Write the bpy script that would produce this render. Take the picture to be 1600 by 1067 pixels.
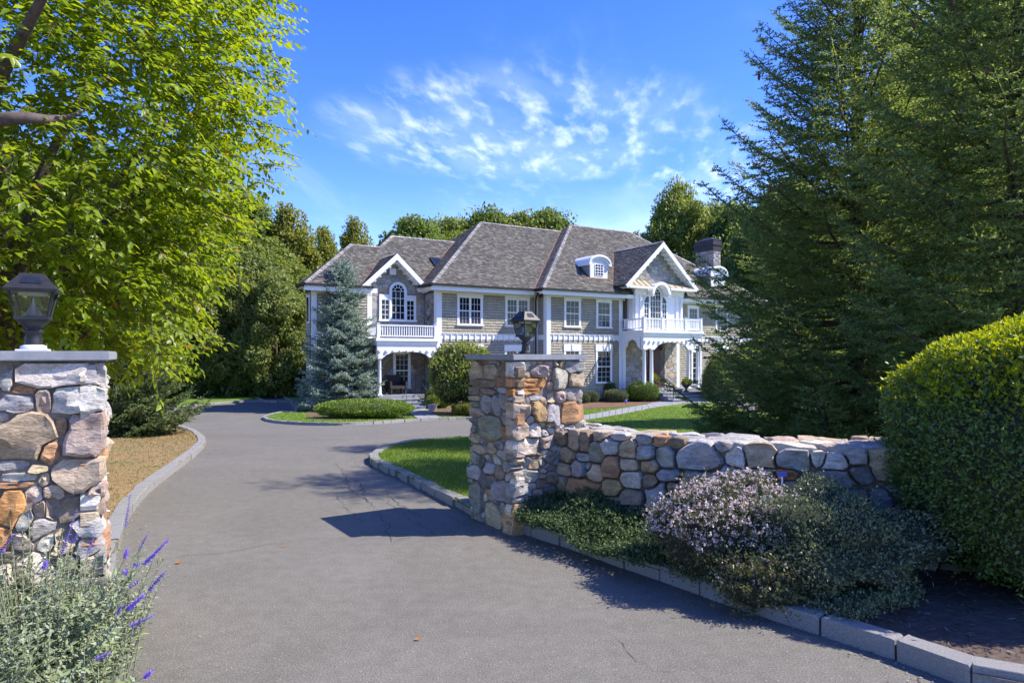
import bpy, bmesh, math, random
import numpy as np
from mathutils import Vector, Matrix
from mathutils.geometry import delaunay_2d_cdt

scene = bpy.context.scene
for o in list(bpy.data.objects):
    bpy.data.objects.remove(o)

# ------------------------------------------------------------------ camera, sky, sun, exposure
EYE = 1.75
FPX = 1067.0            # focal length in pixels of the 1600 wide photograph
HORIZON = 554.0
cam_data = bpy.data.cameras.new("camera")
cam = bpy.data.objects.new("camera", cam_data)
scene.collection.objects.link(cam)
cam.location = (0, 0, EYE)
cam.rotation_euler = (math.pi / 2, 0, 0)
cam_data.sensor_width = 36
cam_data.lens = 36 * FPX / 1600
cam_data.shift_y = 20.5 / 1600
cam_data.clip_end = 3000
scene.camera = cam

SUN = Vector((0.892, 0.015, 1.0)).normalized()
sun_data = bpy.data.lights.new("sun", 'SUN')
sun_data.energy = 3.8
sun_data.angle = math.radians(0.5)
sun_data.color = (1.0, 0.93, 0.82)
sun = bpy.data.objects.new("sun", sun_data)
sun.rotation_euler = SUN.to_track_quat('Z', 'Y').to_euler()
scene.collection.objects.link(sun)

world = bpy.data.worlds.new("World")
scene.world = world
world.use_nodes = True
wn = world.node_tree
wn.nodes.clear()

def wnode(t, **kw):
    n = wn.nodes.new(t)
    for k, v in kw.items():
        setattr(n, k, v)
    return n

def wmath(op, a, b=None, clamp=False):
    n = wnode('ShaderNodeMath', operation=op, use_clamp=clamp)
    for i, s in enumerate((a, b)):
        if s is None:
            continue
        if isinstance(s, (int, float)):
            n.inputs[i].default_value = s
        else:
            wn.links.new(s, n.inputs[i])
    return n.outputs[0]

def wramp(src, lo, hi):
    n = wnode('ShaderNodeMapRange', interpolation_type='SMOOTHSTEP')
    wn.links.new(src, n.inputs[0])
    n.inputs[1].default_value = lo
    n.inputs[2].default_value = hi
    return n.outputs[0]

sky = wnode('ShaderNodeTexSky', sky_type='NISHITA', sun_disc=False)
sky.sun_elevation = math.asin(SUN.z)
sky.sun_rotation = math.atan2(SUN.x, SUN.y)
sky.air_density = 1.0
sky.dust_density = 0.3
sky.ozone_density = 5.0
hsv = wnode('ShaderNodeHueSaturation')
hsv.inputs['Saturation'].default_value = 1.29
hsv.inputs['Hue'].default_value = 0.525
hsv.inputs['Value'].default_value = 1.0
wn.links.new(sky.outputs[0], hsv.inputs['Color'])
tc = wnode('ShaderNodeTexCoord')
sep = wnode('ShaderNodeSeparateXYZ')
wn.links.new(tc.outputs['Generated'], sep.inputs[0])
zc = wmath('MAXIMUM', sep.outputs[2], 0.03)
px_ = wmath('DIVIDE', sep.outputs[0], zc)
py_ = wmath('DIVIDE', sep.outputs[1], zc)
comb = wnode('ShaderNodeCombineXYZ')
# altocumulus rows: clumps longer along the line of sight than across it
wn.links.new(wmath('ADD', wmath('MULTIPLY', px_, 1.0), wmath('MULTIPLY', py_, -0.16)), comb.inputs[0])
wn.links.new(wmath('MULTIPLY', py_, 0.40), comb.inputs[1])
def wnoise(scale, detail, rough, w=0.0, dist=0.0):
    n = wnode('ShaderNodeTexNoise', noise_dimensions='4D')
    wn.links.new(comb.outputs[0], n.inputs['Vector'])
    n.inputs['W'].default_value = w
    n.inputs['Scale'].default_value = scale
    n.inputs['Detail'].default_value = detail
    n.inputs['Roughness'].default_value = rough
    n.inputs['Distortion'].default_value = dist
    return n.outputs[0]
def ellipse(cx, cy, rx, ry):
    dx = wmath('DIVIDE', wmath('SUBTRACT', px_, cx), rx); dy = wmath('DIVIDE', wmath('SUBTRACT', py_, cy), ry)
    return wmath('SUBTRACT', 1.0, wramp(wmath('ADD', wmath('MULTIPLY', dx, dx), wmath('MULTIPLY', dy, dy)), 0.35, 1.25))
clump = wramp(wnoise(9.5, 6, 0.55, 2.3, 0.15), 0.45, 0.78)
patches = wmath('MAXIMUM', wmath('MAXIMUM', ellipse(0.05, 3.15, 0.9, 0.85), ellipse(1.3, 3.7, 0.65, 0.9)), wmath('MULTIPLY', wramp(wnoise(0.35, 2, 0.5, 0.55), 0.56, 0.70), 0.6))
puffs = wmath('MULTIPLY', clump, patches)
soft = wmath('MULTIPLY', wramp(wnoise(1.3, 6, 0.6, 5.1, 0.4), 0.42, 0.75), wmath('MULTIPLY', patches, 0.16))
veil = wmath('MULTIPLY', wramp(wnoise(0.75, 5, 0.6, 7.7, 0.8), 0.55, 0.85), 0.16)
low_veil = wmath('MULTIPLY', wramp(wnoise(0.5, 6, 0.62, 3.1, 0.6), 0.38, 0.7), wmath('MULTIPLY', wramp(py_, 3.8, 7.5), 0.55))
cover = wmath('MINIMUM', wmath('ADD', wmath('ADD', wmath('ADD', wmath('MULTIPLY', puffs, 0.40), soft), veil), low_veil), 0.8)
mixc = wnode('ShaderNodeMix', data_type='RGBA')
wn.links.new(cover, mixc.inputs['Factor'])
wn.links.new(hsv.outputs[0], mixc.inputs[6])
mixc.inputs[7].default_value = (6.0, 6.4, 7.4, 1)
bg = wnode('ShaderNodeBackground')
bg.inputs['Strength'].default_value = 0.15
wn.links.new(mixc.outputs[2], bg.inputs['Color'])
wout = wnode('ShaderNodeOutputWorld')
wn.links.new(bg.outputs[0], wout.inputs['Surface'])

scene.view_settings.view_transform = 'Standard'
scene.view_settings.look = 'None'
scene.view_settings.gamma = 1
scene.view_settings.use_curve_mapping = False
scene.view_settings.exposure = 1.20

# ------------------------------------------------------------------ helpers
rng = np.random.default_rng(11)
RND = random.Random(5)
COL = scene.collection

def hgt(y):
    """ground height: the drive falls gently from the gate to the house"""
    t = np.clip((np.asarray(y, float) - 9.0) / 22.0, 0, 1)
    return -0.85 * t * t * (3 - 2 * t)

def gp(px, py, lift=0.0):
    """the point of the ground that shows at a pixel of the photograph"""
    Y = 8.0
    for _ in range(60):
        Y = (EYE - float(hgt(Y)) - lift) * FPX / max(py - HORIZON, 1)
    return ((px - 800) / FPX * Y, Y)

def at(px, py, Y):
    return Vector(((px - 800) / FPX * Y, Y, EYE + (HORIZON - py) / FPX * Y))

def link(o, parent=None):
    COL.objects.link(o)
    if parent is not None:
        o.parent = parent
    return o

def props(o, label=None, cat=None, group=None, kind=None):
    if label: o['label'] = label
    if cat: o['category'] = cat
    if group: o['group'] = group
    if kind: o['kind'] = kind
    return o

def thing(name, label, cat, loc=(0, 0, 0), rz=0.0, group=None):
    o = bpy.data.objects.new(name, None)
    o.empty_display_size = 0.2
    link(o)
    o.location = loc
    o.rotation_euler = (0, 0, rz)
    return props(o, label, cat, group)

def fast_mesh(name, V, F, mats, smooth=False, midx=None):
    """mesh from numpy arrays; F is (m,k)"""
    V = np.asarray(V, np.float32); F = np.asarray(F, np.int32)
    me = bpy.data.meshes.new(name)
    k = F.shape[1]
    me.vertices.add(len(V)); me.vertices.foreach_set('co', V.ravel())
    me.loops.add(F.size); me.loops.foreach_set('vertex_index', F.ravel())
    me.polygons.add(len(F))
    me.polygons.foreach_set('loop_start', np.arange(0, F.size, k, dtype=np.int32))
    me.polygons.foreach_set('loop_total', np.full(len(F), k, np.int32))
    for m in (mats if isinstance(mats, (list, tuple)) else [mats]):
        me.materials.append(m)
    if midx is not None:
        me.polygons.foreach_set('material_index', np.asarray(midx, np.int32))
    if smooth:
        me.polygons.foreach_set('use_smooth', np.ones(len(F), bool))
    me.update(calc_edges=True)
    return me

def obj(name, me, parent=None, loc=None):
    o = bpy.data.objects.new(name, me)
    link(o, parent)
    if loc is not None: o.location = loc
    return o

class MB:
    """collects boxes, prisms and tubes into one mesh"""
    def __init__(s):
        s.v = []; s.f = []; s.sm = []
    def add(s, vs, fs, smooth=False):
        n = len(s.v)
        s.v += [tuple(p) for p in vs]
        s.f += [tuple(i + n for i in f) for f in fs]
        s.sm += [smooth] * len(fs)
    def box(s, x0, x1, y0, y1, z0, z1):
        s.add([(x0,y0,z0),(x1,y0,z0),(x1,y1,z0),(x0,y1,z0),(x0,y0,z1),(x1,y0,z1),(x1,y1,z1),(x0,y1,z1)],
              [(0,3,2,1),(4,5,6,7),(0,1,5,4),(1,2,6,5),(2,3,7,6),(3,0,4,7)])
    def prism(s, pts, y0, y1):
        """polygon in (x,z), anticlockwise seen from -y, extruded from y0 (front) to y1"""
        n = len(pts)
        vs = [(p[0], y0, p[1]) for p in pts] + [(p[0], y1, p[1]) for p in pts]
        fs = [tuple(range(n)), tuple(range(2*n-1, n-1, -1))]
        fs += [(i, i+n, (i+1) % n + n, (i+1) % n) for i in range(n)]
        s.add(vs, fs)
    def strip(s, a, b, y0, y1):
        """band between two equally long (x,z) lines, extruded in y"""
        for i in range(len(a)-1):
            s.prism([a[i], a[i+1], b[i+1], b[i]], y0, y1)
    def tube(s, pts, rad, n=8, cap=True, smooth=True):
        pts = [Vector(p) for p in pts]
        rad = rad if isinstance(rad, (list, tuple)) else [rad]*len(pts)
        vs = []; up = None
        for i, p in enumerate(pts):
            t = (pts[min(i+1, len(pts)-1)] - pts[max(i-1, 0)]).normalized()
            if up is None:
                a = t.orthogonal().normalized()
            else:
                a = (up - t * up.dot(t)); a = a.normalized() if a.length > 1e-6 else t.orthogonal().normalized()
            up = a; b = t.cross(a)
            for j in range(n):
                w = 2*math.pi*j/n
                vs.append(p + (a*math.cos(w) + b*math.sin(w))*rad[i])
        fs = [(i*n+j, i*n+(j+1) % n, (i+1)*n+(j+1) % n, (i+1)*n+j) for i in range(len(pts)-1) for j in range(n)]
        s.add(vs, fs, smooth)
        if cap:
            s.add(vs[:n], [tuple(range(n-1, -1, -1))]); s.add(vs[-n:], [tuple(range(n))])
    def lathe(s, prof, n=20, c=(0,0,0), smooth=True, square=False):
        vs = []
        for r, z in prof:
            for j in range(n):
                w = 2*math.pi*(j+(0.5 if square else 0))/n
                vs.append((c[0]+r*math.cos(w), c[1]+r*math.sin(w), c[2]+z))
        m = len(prof)
        fs = [(i*n+j, i*n+(j+1) % n, (i+1)*n+(j+1) % n, (i+1)*n+j) for i in range(m-1) for j in range(n)]
        s.add(vs, fs, smooth)
        s.add(vs[:n], [tuple(range(n-1, -1, -1))]); s.add(vs[-n:], [tuple(range(n))])
    def mesh(s, name, m):
        me = bpy.data.meshes.new(name)
        me.from_pydata(s.v, [], s.f)
        me.polygons.foreach_set('use_smooth', s.sm)
        me.materials.append(m)
        me.update()
        return me
    def build(s, name, m, parent=None):
        return obj(name, s.mesh(name, m), parent)

# ------------------------------------------------------------------ materials
def new_mat(name):
    m = bpy.data.materials.new(name); m.use_nodes = True
    nt = m.node_tree
    b = nt.nodes['Principled BSDF']
    return m, nt, b

def nd(nt, t, **kw):
    n = nt.nodes.new(t)
    for k, v in kw.items(): setattr(n, k, v)
    return n

def L(nt, a, b): nt.links.new(a, b)

def rgba(c): return (c[0], c[1], c[2], 1.0)

def noise(nt, scale, detail=4, rough=0.55, vec=None, dist=0.0):
    n = nd(nt, 'ShaderNodeTexNoise')
    n.inputs['Scale'].default_value = scale
    n.inputs['Detail'].default_value = detail
    n.inputs['Roughness'].default_value = rough
    n.inputs['Distortion'].default_value = dist
    if vec is not None: L(nt, vec, n.inputs['Vector'])
    return n.outputs[0]

def ramp(nt, src, stops):
    r = nd(nt, 'ShaderNodeValToRGB')
    e = r.color_ramp.elements
    while len(e) < len(stops): e.new(0.5)
    for el, (p, c) in zip(e, stops):
        el.position = p; el.color = rgba(c) if len(c) == 3 else c
    L(nt, src, r.inputs[0])
    return r.outputs[0]

def mixcol(nt, fac, a, b, mode='MIX'):
    n = nd(nt, 'ShaderNodeMix', data_type='RGBA', blend_type=mode)
    for s, i in ((fac, 0), (a, 6), (b, 7)):
        if isinstance(s, (int, float)): n.inputs[i].default_value = s
        elif isinstance(s, tuple): n.inputs[i].default_value = rgba(s)
        else: L(nt, s, n.inputs[i])
    return n.outputs[2]

def obco(nt, which='Object'):
    return nd(nt, 'ShaderNodeTexCoord').outputs[which]

def worldco(nt):
    return nd(nt, 'ShaderNodeNewGeometry').outputs['Position']

def bump(nt, b, h, strength, dist=0.02):
    n = nd(nt, 'ShaderNodeBump')
    n.inputs['Strength'].default_value = strength
    n.inputs['Distance'].default_value = dist
    L(nt, h, n.inputs['Height']); L(nt, n.outputs[0], b.inputs['Normal'])

def island(nt):
    return nd(nt, 'ShaderNodeNewGeometry').outputs['Random Per Island']

def m_plain(name, c, rough=0.5, metal=0.0, var=0.12, scale=6, bmp=0.0, spec=0.5):
    m, nt, b = new_mat(name)
    n = noise(nt, scale, 5, 0.6, obco(nt))
    lo = tuple(x*(1-var) for x in c); hi = tuple(min(x*(1+var), 1) for x in c)
    L(nt, ramp(nt, n, [(0.3, lo), (0.7, hi)]), b.inputs['Base Color'])
    b.inputs['Roughness'].default_value = rough
    b.inputs['Metallic'].default_value = metal
    b.inputs['Specular IOR Level'].default_value = spec
    if bmp: bump(nt, b, noise(nt, scale*6, 5, 0.6, obco(nt)), bmp, 0.01)
    return m

def m_leaf(name, stops, trans=0.35, rough=0.45, spec=0.4, tint=(1.25, 1.2, 0.6)):
    """foliage: each leaf its own shade, some light passing through"""
    m, nt, b = new_mat(name)
    nt.nodes.remove(b)
    c = ramp(nt, island(nt), stops)
    d = nd(nt, 'ShaderNodeBsdfPrincipled')
    L(nt, c, d.inputs['Base Color']); d.inputs['Roughness'].default_value = rough
    d.inputs['Specular IOR Level'].default_value = spec
    t = nd(nt, 'ShaderNodeBsdfTranslucent')
    L(nt, mixcol(nt, 1.0, c, tint, 'MULTIPLY'), t.inputs['Color'])
    mx = nd(nt, 'ShaderNodeMixShader'); mx.inputs[0].default_value = trans
    L(nt, d.outputs[0], mx.inputs[1]); L(nt, t.outputs[0], mx.inputs[2])
    L(nt, mx.outputs[0], nt.nodes['Material Output'].inputs['Surface'])
    return m

def m_islands(name, stops, rough=0.8, grain=30, gamt=0.25, bmp=0.3, stretch=(1, 1, 1)):
    """many small pieces in one mesh (shingles), each with its own tone"""
    m, nt, b = new_mat(name)
    c = ramp(nt, island(nt), stops)
    mp = nd(nt, 'ShaderNodeMapping'); mp.inputs['Scale'].default_value = stretch
    L(nt, obco(nt), mp.inputs[0])
    n = noise(nt, grain, 4, 0.65, mp.outputs[0])
    big = noise(nt, 0.7, 3, 0.6, obco(nt))
    g = ramp(nt, n, [(0.25, (1-gamt,)*3), (0.75, (1+gamt*0.3,)*3)])
    c = mixcol(nt, 1.0, c, g, 'MULTIPLY')
    c = mixcol(nt, 1.0, c, ramp(nt, big, [(0.3, (0.8, 0.8, 0.82)), (0.7, (1.08, 1.05, 1.0))]), 'MULTIPLY')
    L(nt, c, b.inputs['Base Color'])
    b.inputs['Roughness'].default_value = rough
    b.inputs['Specular IOR Level'].default_value = 0.2
    bump(nt, b, n, bmp, 0.01)
    return m

def m_stone(name, rust=0.5, bmp=0.85, scale=1.0):
    """field stone: the colour of each stone is the object's own colour, plus rust, pale lichen and grain"""
    m, nt, b = new_mat(name)
    oi = nd(nt, 'ShaderNodeObjectInfo')
    p = worldco(nt)
    off = nd(nt, 'ShaderNodeVectorMath', operation='SCALE'); off.inputs[0].default_value = (37, 19, 53); L(nt, oi.outputs['Random'], off.inputs['Scale'])
    pv = nd(nt, 'ShaderNodeVectorMath', operation='ADD'); L(nt, p, pv.inputs[0]); L(nt, off.outputs[0], pv.inputs[1])
    mp = nd(nt, 'ShaderNodeMapping'); mp.inputs['Scale'].default_value = (1, 1, 2.6); mp.inputs['Rotation'].default_value = (0.5, 0.4, 0.2)
    L(nt, pv.outputs[0], mp.inputs[0])
    v = mp.outputs[0]
    n1 = noise(nt, 7*scale, 6, 0.62, v, 0.4); n2 = noise(nt, 45*scale, 5, 0.7, v); n3 = noise(nt, 3.2*scale, 4, 0.6, pv.outputs[0], 0.6)
    c = mixcol(nt, 1.0, oi.outputs['Color'], ramp(nt, n1, [(0.28, (0.56, 0.55, 0.54)), (0.5, (0.95, 0.94, 0.92)), (0.72, (1.3, 1.28, 1.22))]), 'MULTIPLY')
    c = mixcol(nt, 1.0, c, ramp(nt, n2, [(0.3, (0.58, 0.57, 0.56)), (0.62, (1.16, 1.15, 1.13))]), 'MULTIPLY')
    rf = ramp(nt, n3, [(0.56, (0, 0, 0)), (0.72, (rust,)*3)])
    c = mixcol(nt, rf, c, ramp(nt, n1, [(0.3, (0.24, 0.115, 0.045)), (0.7, (0.46, 0.26, 0.12))]))
    lich = ramp(nt, noise(nt, 22*scale, 6, 0.7, v, 0.8), [(0.62, (0, 0, 0)), (0.72, (0.45,)*3)])
    c = mixcol(nt, lich, c, (0.52, 0.51, 0.48))
    L(nt, c, b.inputs['Base Color'])
    b.inputs['Roughness'].default_value = 0.85
    b.inputs['Specular IOR Level'].default_value = 0.25
    hsum = nd(nt, 'ShaderNodeMath', operation='MULTIPLY_ADD')
    L(nt, n2, hsum.inputs[0]); hsum.inputs[1].default_value = 0.35; L(nt, n1, hsum.inputs[2])
    bump(nt, b, hsum.outputs[0], bmp, 0.02)
    return m

# asphalt
def make_asphalt():
    m, nt, b = new_mat('asphalt')
    p = worldco(nt)
    big = noise(nt, 0.55, 5, 0.65, p, 0.8); fine = noise(nt, 95, 4, 0.75, p); mid = noise(nt, 9, 5, 0.65, p)
    c = ramp(nt, big, [(0.3, (0.136, 0.128, 0.108)), (0.7, (0.172, 0.161, 0.137))])
    c = mixcol(nt, 1.0, c, ramp(nt, fine, [(0.32, (0.42,)*3), (0.5, (0.98,)*3), (0.68, (1.6,)*3)]), 'MULTIPLY')
    c = mixcol(nt, 1.0, c, ramp(nt, mid, [(0.3, (0.86,)*3), (0.7, (1.09,)*3)]), 'MULTIPLY')
    vo = nd(nt, 'ShaderNodeTexVoronoi'); vo.inputs['Scale'].default_value = 60; L(nt, p, vo.inputs['Vector'])
    sepc = nd(nt, 'ShaderNodeSeparateColor'); L(nt, vo.outputs['Color'], sepc.inputs[0])
    gt = nd(nt, 'ShaderNodeMath', operation='GREATER_THAN'); L(nt, sepc.outputs[0], gt.inputs[0]); gt.inputs[1].default_value = 0.955
    lt = nd(nt, 'ShaderNodeMath', operation='LESS_THAN'); L(nt, vo.outputs['Distance'], lt.inputs[0]); lt.inputs[1].default_value = 0.24
    mu = nd(nt, 'ShaderNodeMath', operation='MULTIPLY'); L(nt, gt.outputs[0], mu.inputs[0]); L(nt, lt.outputs[0], mu.inputs[1])
    c = mixcol(nt, mu.outputs[0], c, (0.32, 0.30, 0.28))
    L(nt, c, b.inputs['Base Color'])
    b.inputs['Roughness'].default_value = 0.86
    b.inputs['Specular IOR Level'].default_value = 0.25
    bump(nt, b, fine, 0.5, 0.006)
    return m

def make_lawn(name, a, bcol, dry, dryamt):
    m, nt, b = new_mat(name)
    p = worldco(nt)
    n1 = noise(nt, 0.5, 5, 0.6, p); n2 = noise(nt, 14, 4, 0.7, p); n3 = noise(nt, 1.3, 6, 0.65, p, 0.5)
    c = mixcol(nt, ramp(nt, n1, [(0.3, (0,)*3), (0.7, (1,)*3)]), a, bcol)
    c = mixcol(nt, ramp(nt, n3, [(0.62-dryamt*0.45, (0,)*3), (0.80-dryamt*0.3, (0.85,)*3)]), c, dry)
    c = mixcol(nt, 1.0, c, ramp(nt, n2, [(0.25, (0.62,)*3), (0.75, (1.25,)*3)]), 'MULTIPLY')
    L(nt, c, b.inputs['Base Color'])
    b.inputs['Roughness'].default_value = 0.95
    b.inputs['Specular IOR Level'].default_value = 0.1
    bump(nt, b, n2, 0.6, 0.03)
    return m

ASPHALT = make_asphalt()
LAWN = make_lawn('lawn', (0.105, 0.185, 0.028), (0.135, 0.215, 0.035), (0.24, 0.22, 0.08), 0.10)
DRYLAWN = make_lawn('dry_lawn', (0.19, 0.175, 0.065), (0.12, 0.16, 0.04), (0.29, 0.19, 0.10), 0.85)
FOREST = make_lawn('forest_floor', (0.045, 0.06, 0.02), (0.06, 0.055, 0.025), (0.07, 0.05, 0.03), 0.4)
MULCH = make_lawn('mulch', (0.10, 0.072, 0.058), (0.125, 0.095, 0.075), (0.16, 0.125, 0.10), 0.4)
STONE = m_stone('field_stone')
VENEER = m_stone('veneer_stone', 0.35, 0.35, 0.6)
GRANITE = m_plain('kerb_granite', (0.255, 0.248, 0.238), 0.8, 0, 0.35, 30, 0.5, 0.3)
MORTAR = m_plain('mortar', (0.21, 0.18, 0.15), 0.95, 0, 0.35, 25, 0.6, 0.1)
BLUESTONE = m_plain('bluestone', (0.26, 0.27, 0.29), 0.75, 0, 0.16, 9, 0.15, 0.3)
WALKSTONE = m_plain('walk_stone', (0.27, 0.27, 0.285), 0.85, 0, 0.14, 3, 0.15, 0.2)
WHITE = m_plain('white_paint', (0.80, 0.81, 0.83), 0.45, 0, 0.03, 3)
BLACKMETAL = m_plain('black_metal', (0.028, 0.028, 0.032), 0.42, 0.4, 0.3, 12)
LAMPMETAL = m_plain('lamp_metal', (0.022, 0.022, 0.025), 0.5, 0.2, 0.3, 20, 0.1)
COPPER = m_plain('copper', (0.52, 0.24, 0.12), 0.42, 0.45, 0.25, 3)
COPPERDARK = m_plain('dark_copper', (0.055, 0.042, 0.040), 0.5, 0.4, 0.35, 4)
PENT = m_plain('pent_metal', (0.40, 0.34, 0.25), 0.5, 0.4, 0.12, 3)
GUTTER = m_plain('gutter_metal', (0.035, 0.032, 0.030), 0.45, 0.4, 0.3, 6)
DOORWOOD = m_plain('door_wood', (0.075, 0.022, 0.016), 0.4, 0, 0.3, 5)
SIDING = m_islands('cedar_siding', [(0.0, (0.38, 0.35, 0.275)), (0.5, (0.425, 0.39, 0.31)), (1.0, (0.465, 0.425, 0.34))], 0.85, 40, 0.10, 0.1, (1, 1, 0.25))
ROOFING = m_islands('cedar_roofing', [(0.0, (0.085, 0.080, 0.068)), (0.35, (0.128, 0.121, 0.104)), (0.75, (0.162, 0.153, 0.133)), (1.0, (0.235, 0.224, 0.198))], 0.9, 12, 0.25, 0.4, (1, 1, 0.3))
HIPCAP = m_islands('hip_cap', [(0.0, (0.22, 0.205, 0.195)), (1.0, (0.42, 0.40, 0.385))], 0.9, 12, 0.3, 0.3)
def make_glass(name, c, rough=0.04):
    m, nt, b = new_mat(name)
    n = noise(nt, 1.6, 2, 0.5, obco(nt))
    L(nt, ramp(nt, n, [(0.3, tuple(x*0.55 for x in c)), (0.7, c)]), b.inputs['Base Color'])
    b.inputs['Roughness'].default_value = rough
    b.inputs['Specular IOR Level'].default_value = 0.35
    return m
PANE = make_glass('window_pane', (0.016, 0.021, 0.032))
PANEBLIND = make_glass('blind_pane', (0.085, 0.083, 0.105), 0.15)
def make_lampglass():
    m, nt, b = new_mat('lamp_glass')
    nt.nodes.remove(b)
    g = nd(nt, 'ShaderNodeBsdfGlossy'); g.inputs['Roughness'].default_value = 0.08
    t = nd(nt, 'ShaderNodeBsdfTransparent'); t.inputs['Color'].default_value = (0.86, 0.90, 0.88, 1)
    fr = nd(nt, 'ShaderNodeFresnel'); fr.inputs[0].default_value = 1.55
    ad = nd(nt, 'ShaderNodeMath', operation='MULTIPLY_ADD'); L(nt, fr.outputs[0], ad.inputs[0]); ad.inputs[1].default_value = 0.9; ad.inputs[2].default_value = 0.05
    mx = nd(nt, 'ShaderNodeMixShader'); L(nt, ad.outputs[0], mx.inputs[0]); L(nt, t.outputs[0], mx.inputs[1]); L(nt, g.outputs[0], mx.inputs[2])
    L(nt, mx.outputs[0], nt.nodes['Material Output'].inputs['Surface'])
    return m
LAMPGLASS = make_lampglass()
BARK = m_plain('bark', (0.11, 0.085, 0.065), 0.95, 0, 0.4, 14, 0.8, 0.1)
CHERRYBARK = m_plain('cherry_bark', (0.10, 0.075, 0.068), 0.7, 0, 0.35, 20, 0.5, 0.3)
# ------------------------------------------------------------------ ground, drive, lawns
def smooth_line(pts, n=8, closed=False):
    """Catmull-Rom through 2D points"""
    P = [np.array(p, float) for p in pts]
    out = []
    N = len(P)
    rngi = range(N) if closed else range(N-1)
    for i in rngi:
        p0 = P[(i-1) % N] if closed or i > 0 else 2*P[0]-P[1]
        p1 = P[i % N]; p2 = P[(i+1) % N]
        p3 = P[(i+2) % N] if closed or i+2 < N else 2*P[-1]-P[-2]
        for k in range(n):
            t = k/n
            out.append(0.5*((2*p1)+(-p0+p2)*t+(2*p0-5*p1+4*p2-p3)*t*t+(-p0+3*p1-3*p2+p3)*t**3))
    if not closed: out.append(P[-1])
    return [(float(a[0]), float(a[1])) for a in out]

def patch(name, outline, lift, m, step=0.8, kind='structure'):
    """a sheet over a ground outline that follows the fall of the land"""
    xs = [p[0] for p in outline]; ys = [p[1] for p in outline]
    pts = [Vector((p[0], p[1])) for p in outline]
    nb = len(pts)
    edges = [(i, (i+1) % nb) for i in range(nb)]
    gy = np.arange(min(ys)+step/2, min(max(ys), 60), step)
    for y in gy:
        st = step if y < 20 else step*1.7
        for x in np.arange(max(min(xs), -42)+st/2, min(max(xs), 42), st*2):
            pts.append(Vector((float(x), float(y))))
    r = delaunay_2d_cdt(pts, edges, [list(range(nb))], 1, 1e-4)
    V = [(p.x, p.y, float(hgt(p.y)) + lift) for p in r[0]]
    me = bpy.data.meshes.new(name)
    me.from_pydata(V, [], [tuple(f) for f in r[2]])
    me.materials.append(m)
    me.update()
    if len(me.polygons) and me.polygons[0].normal.z < 0:
        me.flip_normals()
    o = obj(name, me)
    o['kind'] = kind
    return o

# the land itself, to the horizon
ax = np.concatenate([[-1500, -500, -200, -100], np.arange(-60, 61, 4), [100, 200, 500, 1500]])
ay = np.concatenate([[-1500, -300, -80, -30], np.arange(-12, 64, 2), [80, 120, 250, 600, 1500]])
GX, GY = np.meshgrid(ax, ay)
GV = np.stack([GX.ravel(), GY.ravel(), hgt(GY.ravel()) - 0.03], 1)
nx, ny = len(ax), len(ay)
GF = np.array([[j*nx+i, j*nx+i+1, (j+1)*nx+i+1, (j+1)*nx+i] for j in range(ny-1) for i in range(nx-1)])
props(obj('ground', fast_mesh('ground', GV, GF, FOREST, True)), kind='structure')

patch('driveway', [(-40, -8), (14, -8), (14, 60), (-40, 60)], 0.0, ASPHALT, 1.2)

LEFT_KERB = smooth_line([gp(*p) for p in [(168, 1040), (172, 960), (178, 890), (193, 830), (215, 790), (250, 755), (290, 725), (317, 702), (321, 692), (313, 682), (296, 673), (262, 663), (205, 654), (110, 646), (0, 640)]], 8)
ISLAND_KERB = smooth_line([gp(*p) for p in [(752, 815), (735, 806), (700, 786), (660, 766), (620, 746), (591, 733), (577, 724), (583, 714), (606, 703), (645, 694), (690, 690), (735, 687)]] + [(0.1, 15.6), (0.75, 13.2), (1.4, 10.8), (3.6, 9.2), (9, 8.8)], 8)
FRONT_KERB = smooth_line([gp(*p) for p in [(790, 826), (842, 842), (900, 861), (975, 889), (1060, 918), (1150, 950), (1260, 985), (1350, 1015), (1450, 1047), (1560, 1085)]] + [(3.6, 3.05), (5.2, 2.2)], 8)
HOUSE_KERB = smooth_line([(-15, 44), (-11.2, 35), (-9.6, 30.0)] + [gp(*p) for p in [(448, 645), (424, 649), (411, 654.5), (425, 660), (470, 664), (530, 665), (590, 662.5), (640, 659), (700, 656.5), (735, 655.5), (800, 656), (850, 659.5)]] + [(1.7, 21.3), (2.0, 17.0), (2.5, 13.4), (4.6, 11.6), (9.5, 11.0)], 8)
FAR_KERB = smooth_line([(-60, 30.5), (-40, 31.5)] + [gp(*p) for p in [(200, 640), (296, 635), (360, 629.5), (420, 627.5), (475, 626.5)]] + [(-13.5, 37.5), (-18, 47)], 8)
WALL_LINE = smooth_line([(0.32, 7.72), (0.62, 7.28), (1.0, 6.85), (1.5, 6.48), (2.0, 6.2), (2.55, 5.92), (3.1, 5.72), (3.8, 5.55), (5.0, 5.4), (7.0, 5.35)], 10)

patch('left_lawn', LEFT_KERB + [(-45, LEFT_KERB[-1][1]+1.2), (-45, -2), (-1.7, -2), (-1.9, 2.2)], 0.08, DRYLAWN, 0.7)
patch('island_lawn', ISLAND_KERB + [(9, 5.4)] + WALL_LINE[::-1] + [(-0.2, 6.95)], 0.08, LAWN, 0.6)
patch('garden_bed', FRONT_KERB + [(9, 2.0), (9, 5.4)] + WALL_LINE[::-1] + [(-0.2, 6.95)], 0.084, MULCH, 0.5)
patch('house_lawn', HOUSE_KERB + [(41, 11), (41, 58), (-12, 58)], 0.08, LAWN, 1.0)
patch('far_lawn', FAR_KERB + [(-20, 58), (-60, 58)], 0.08, LAWN, 1.2)

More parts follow.
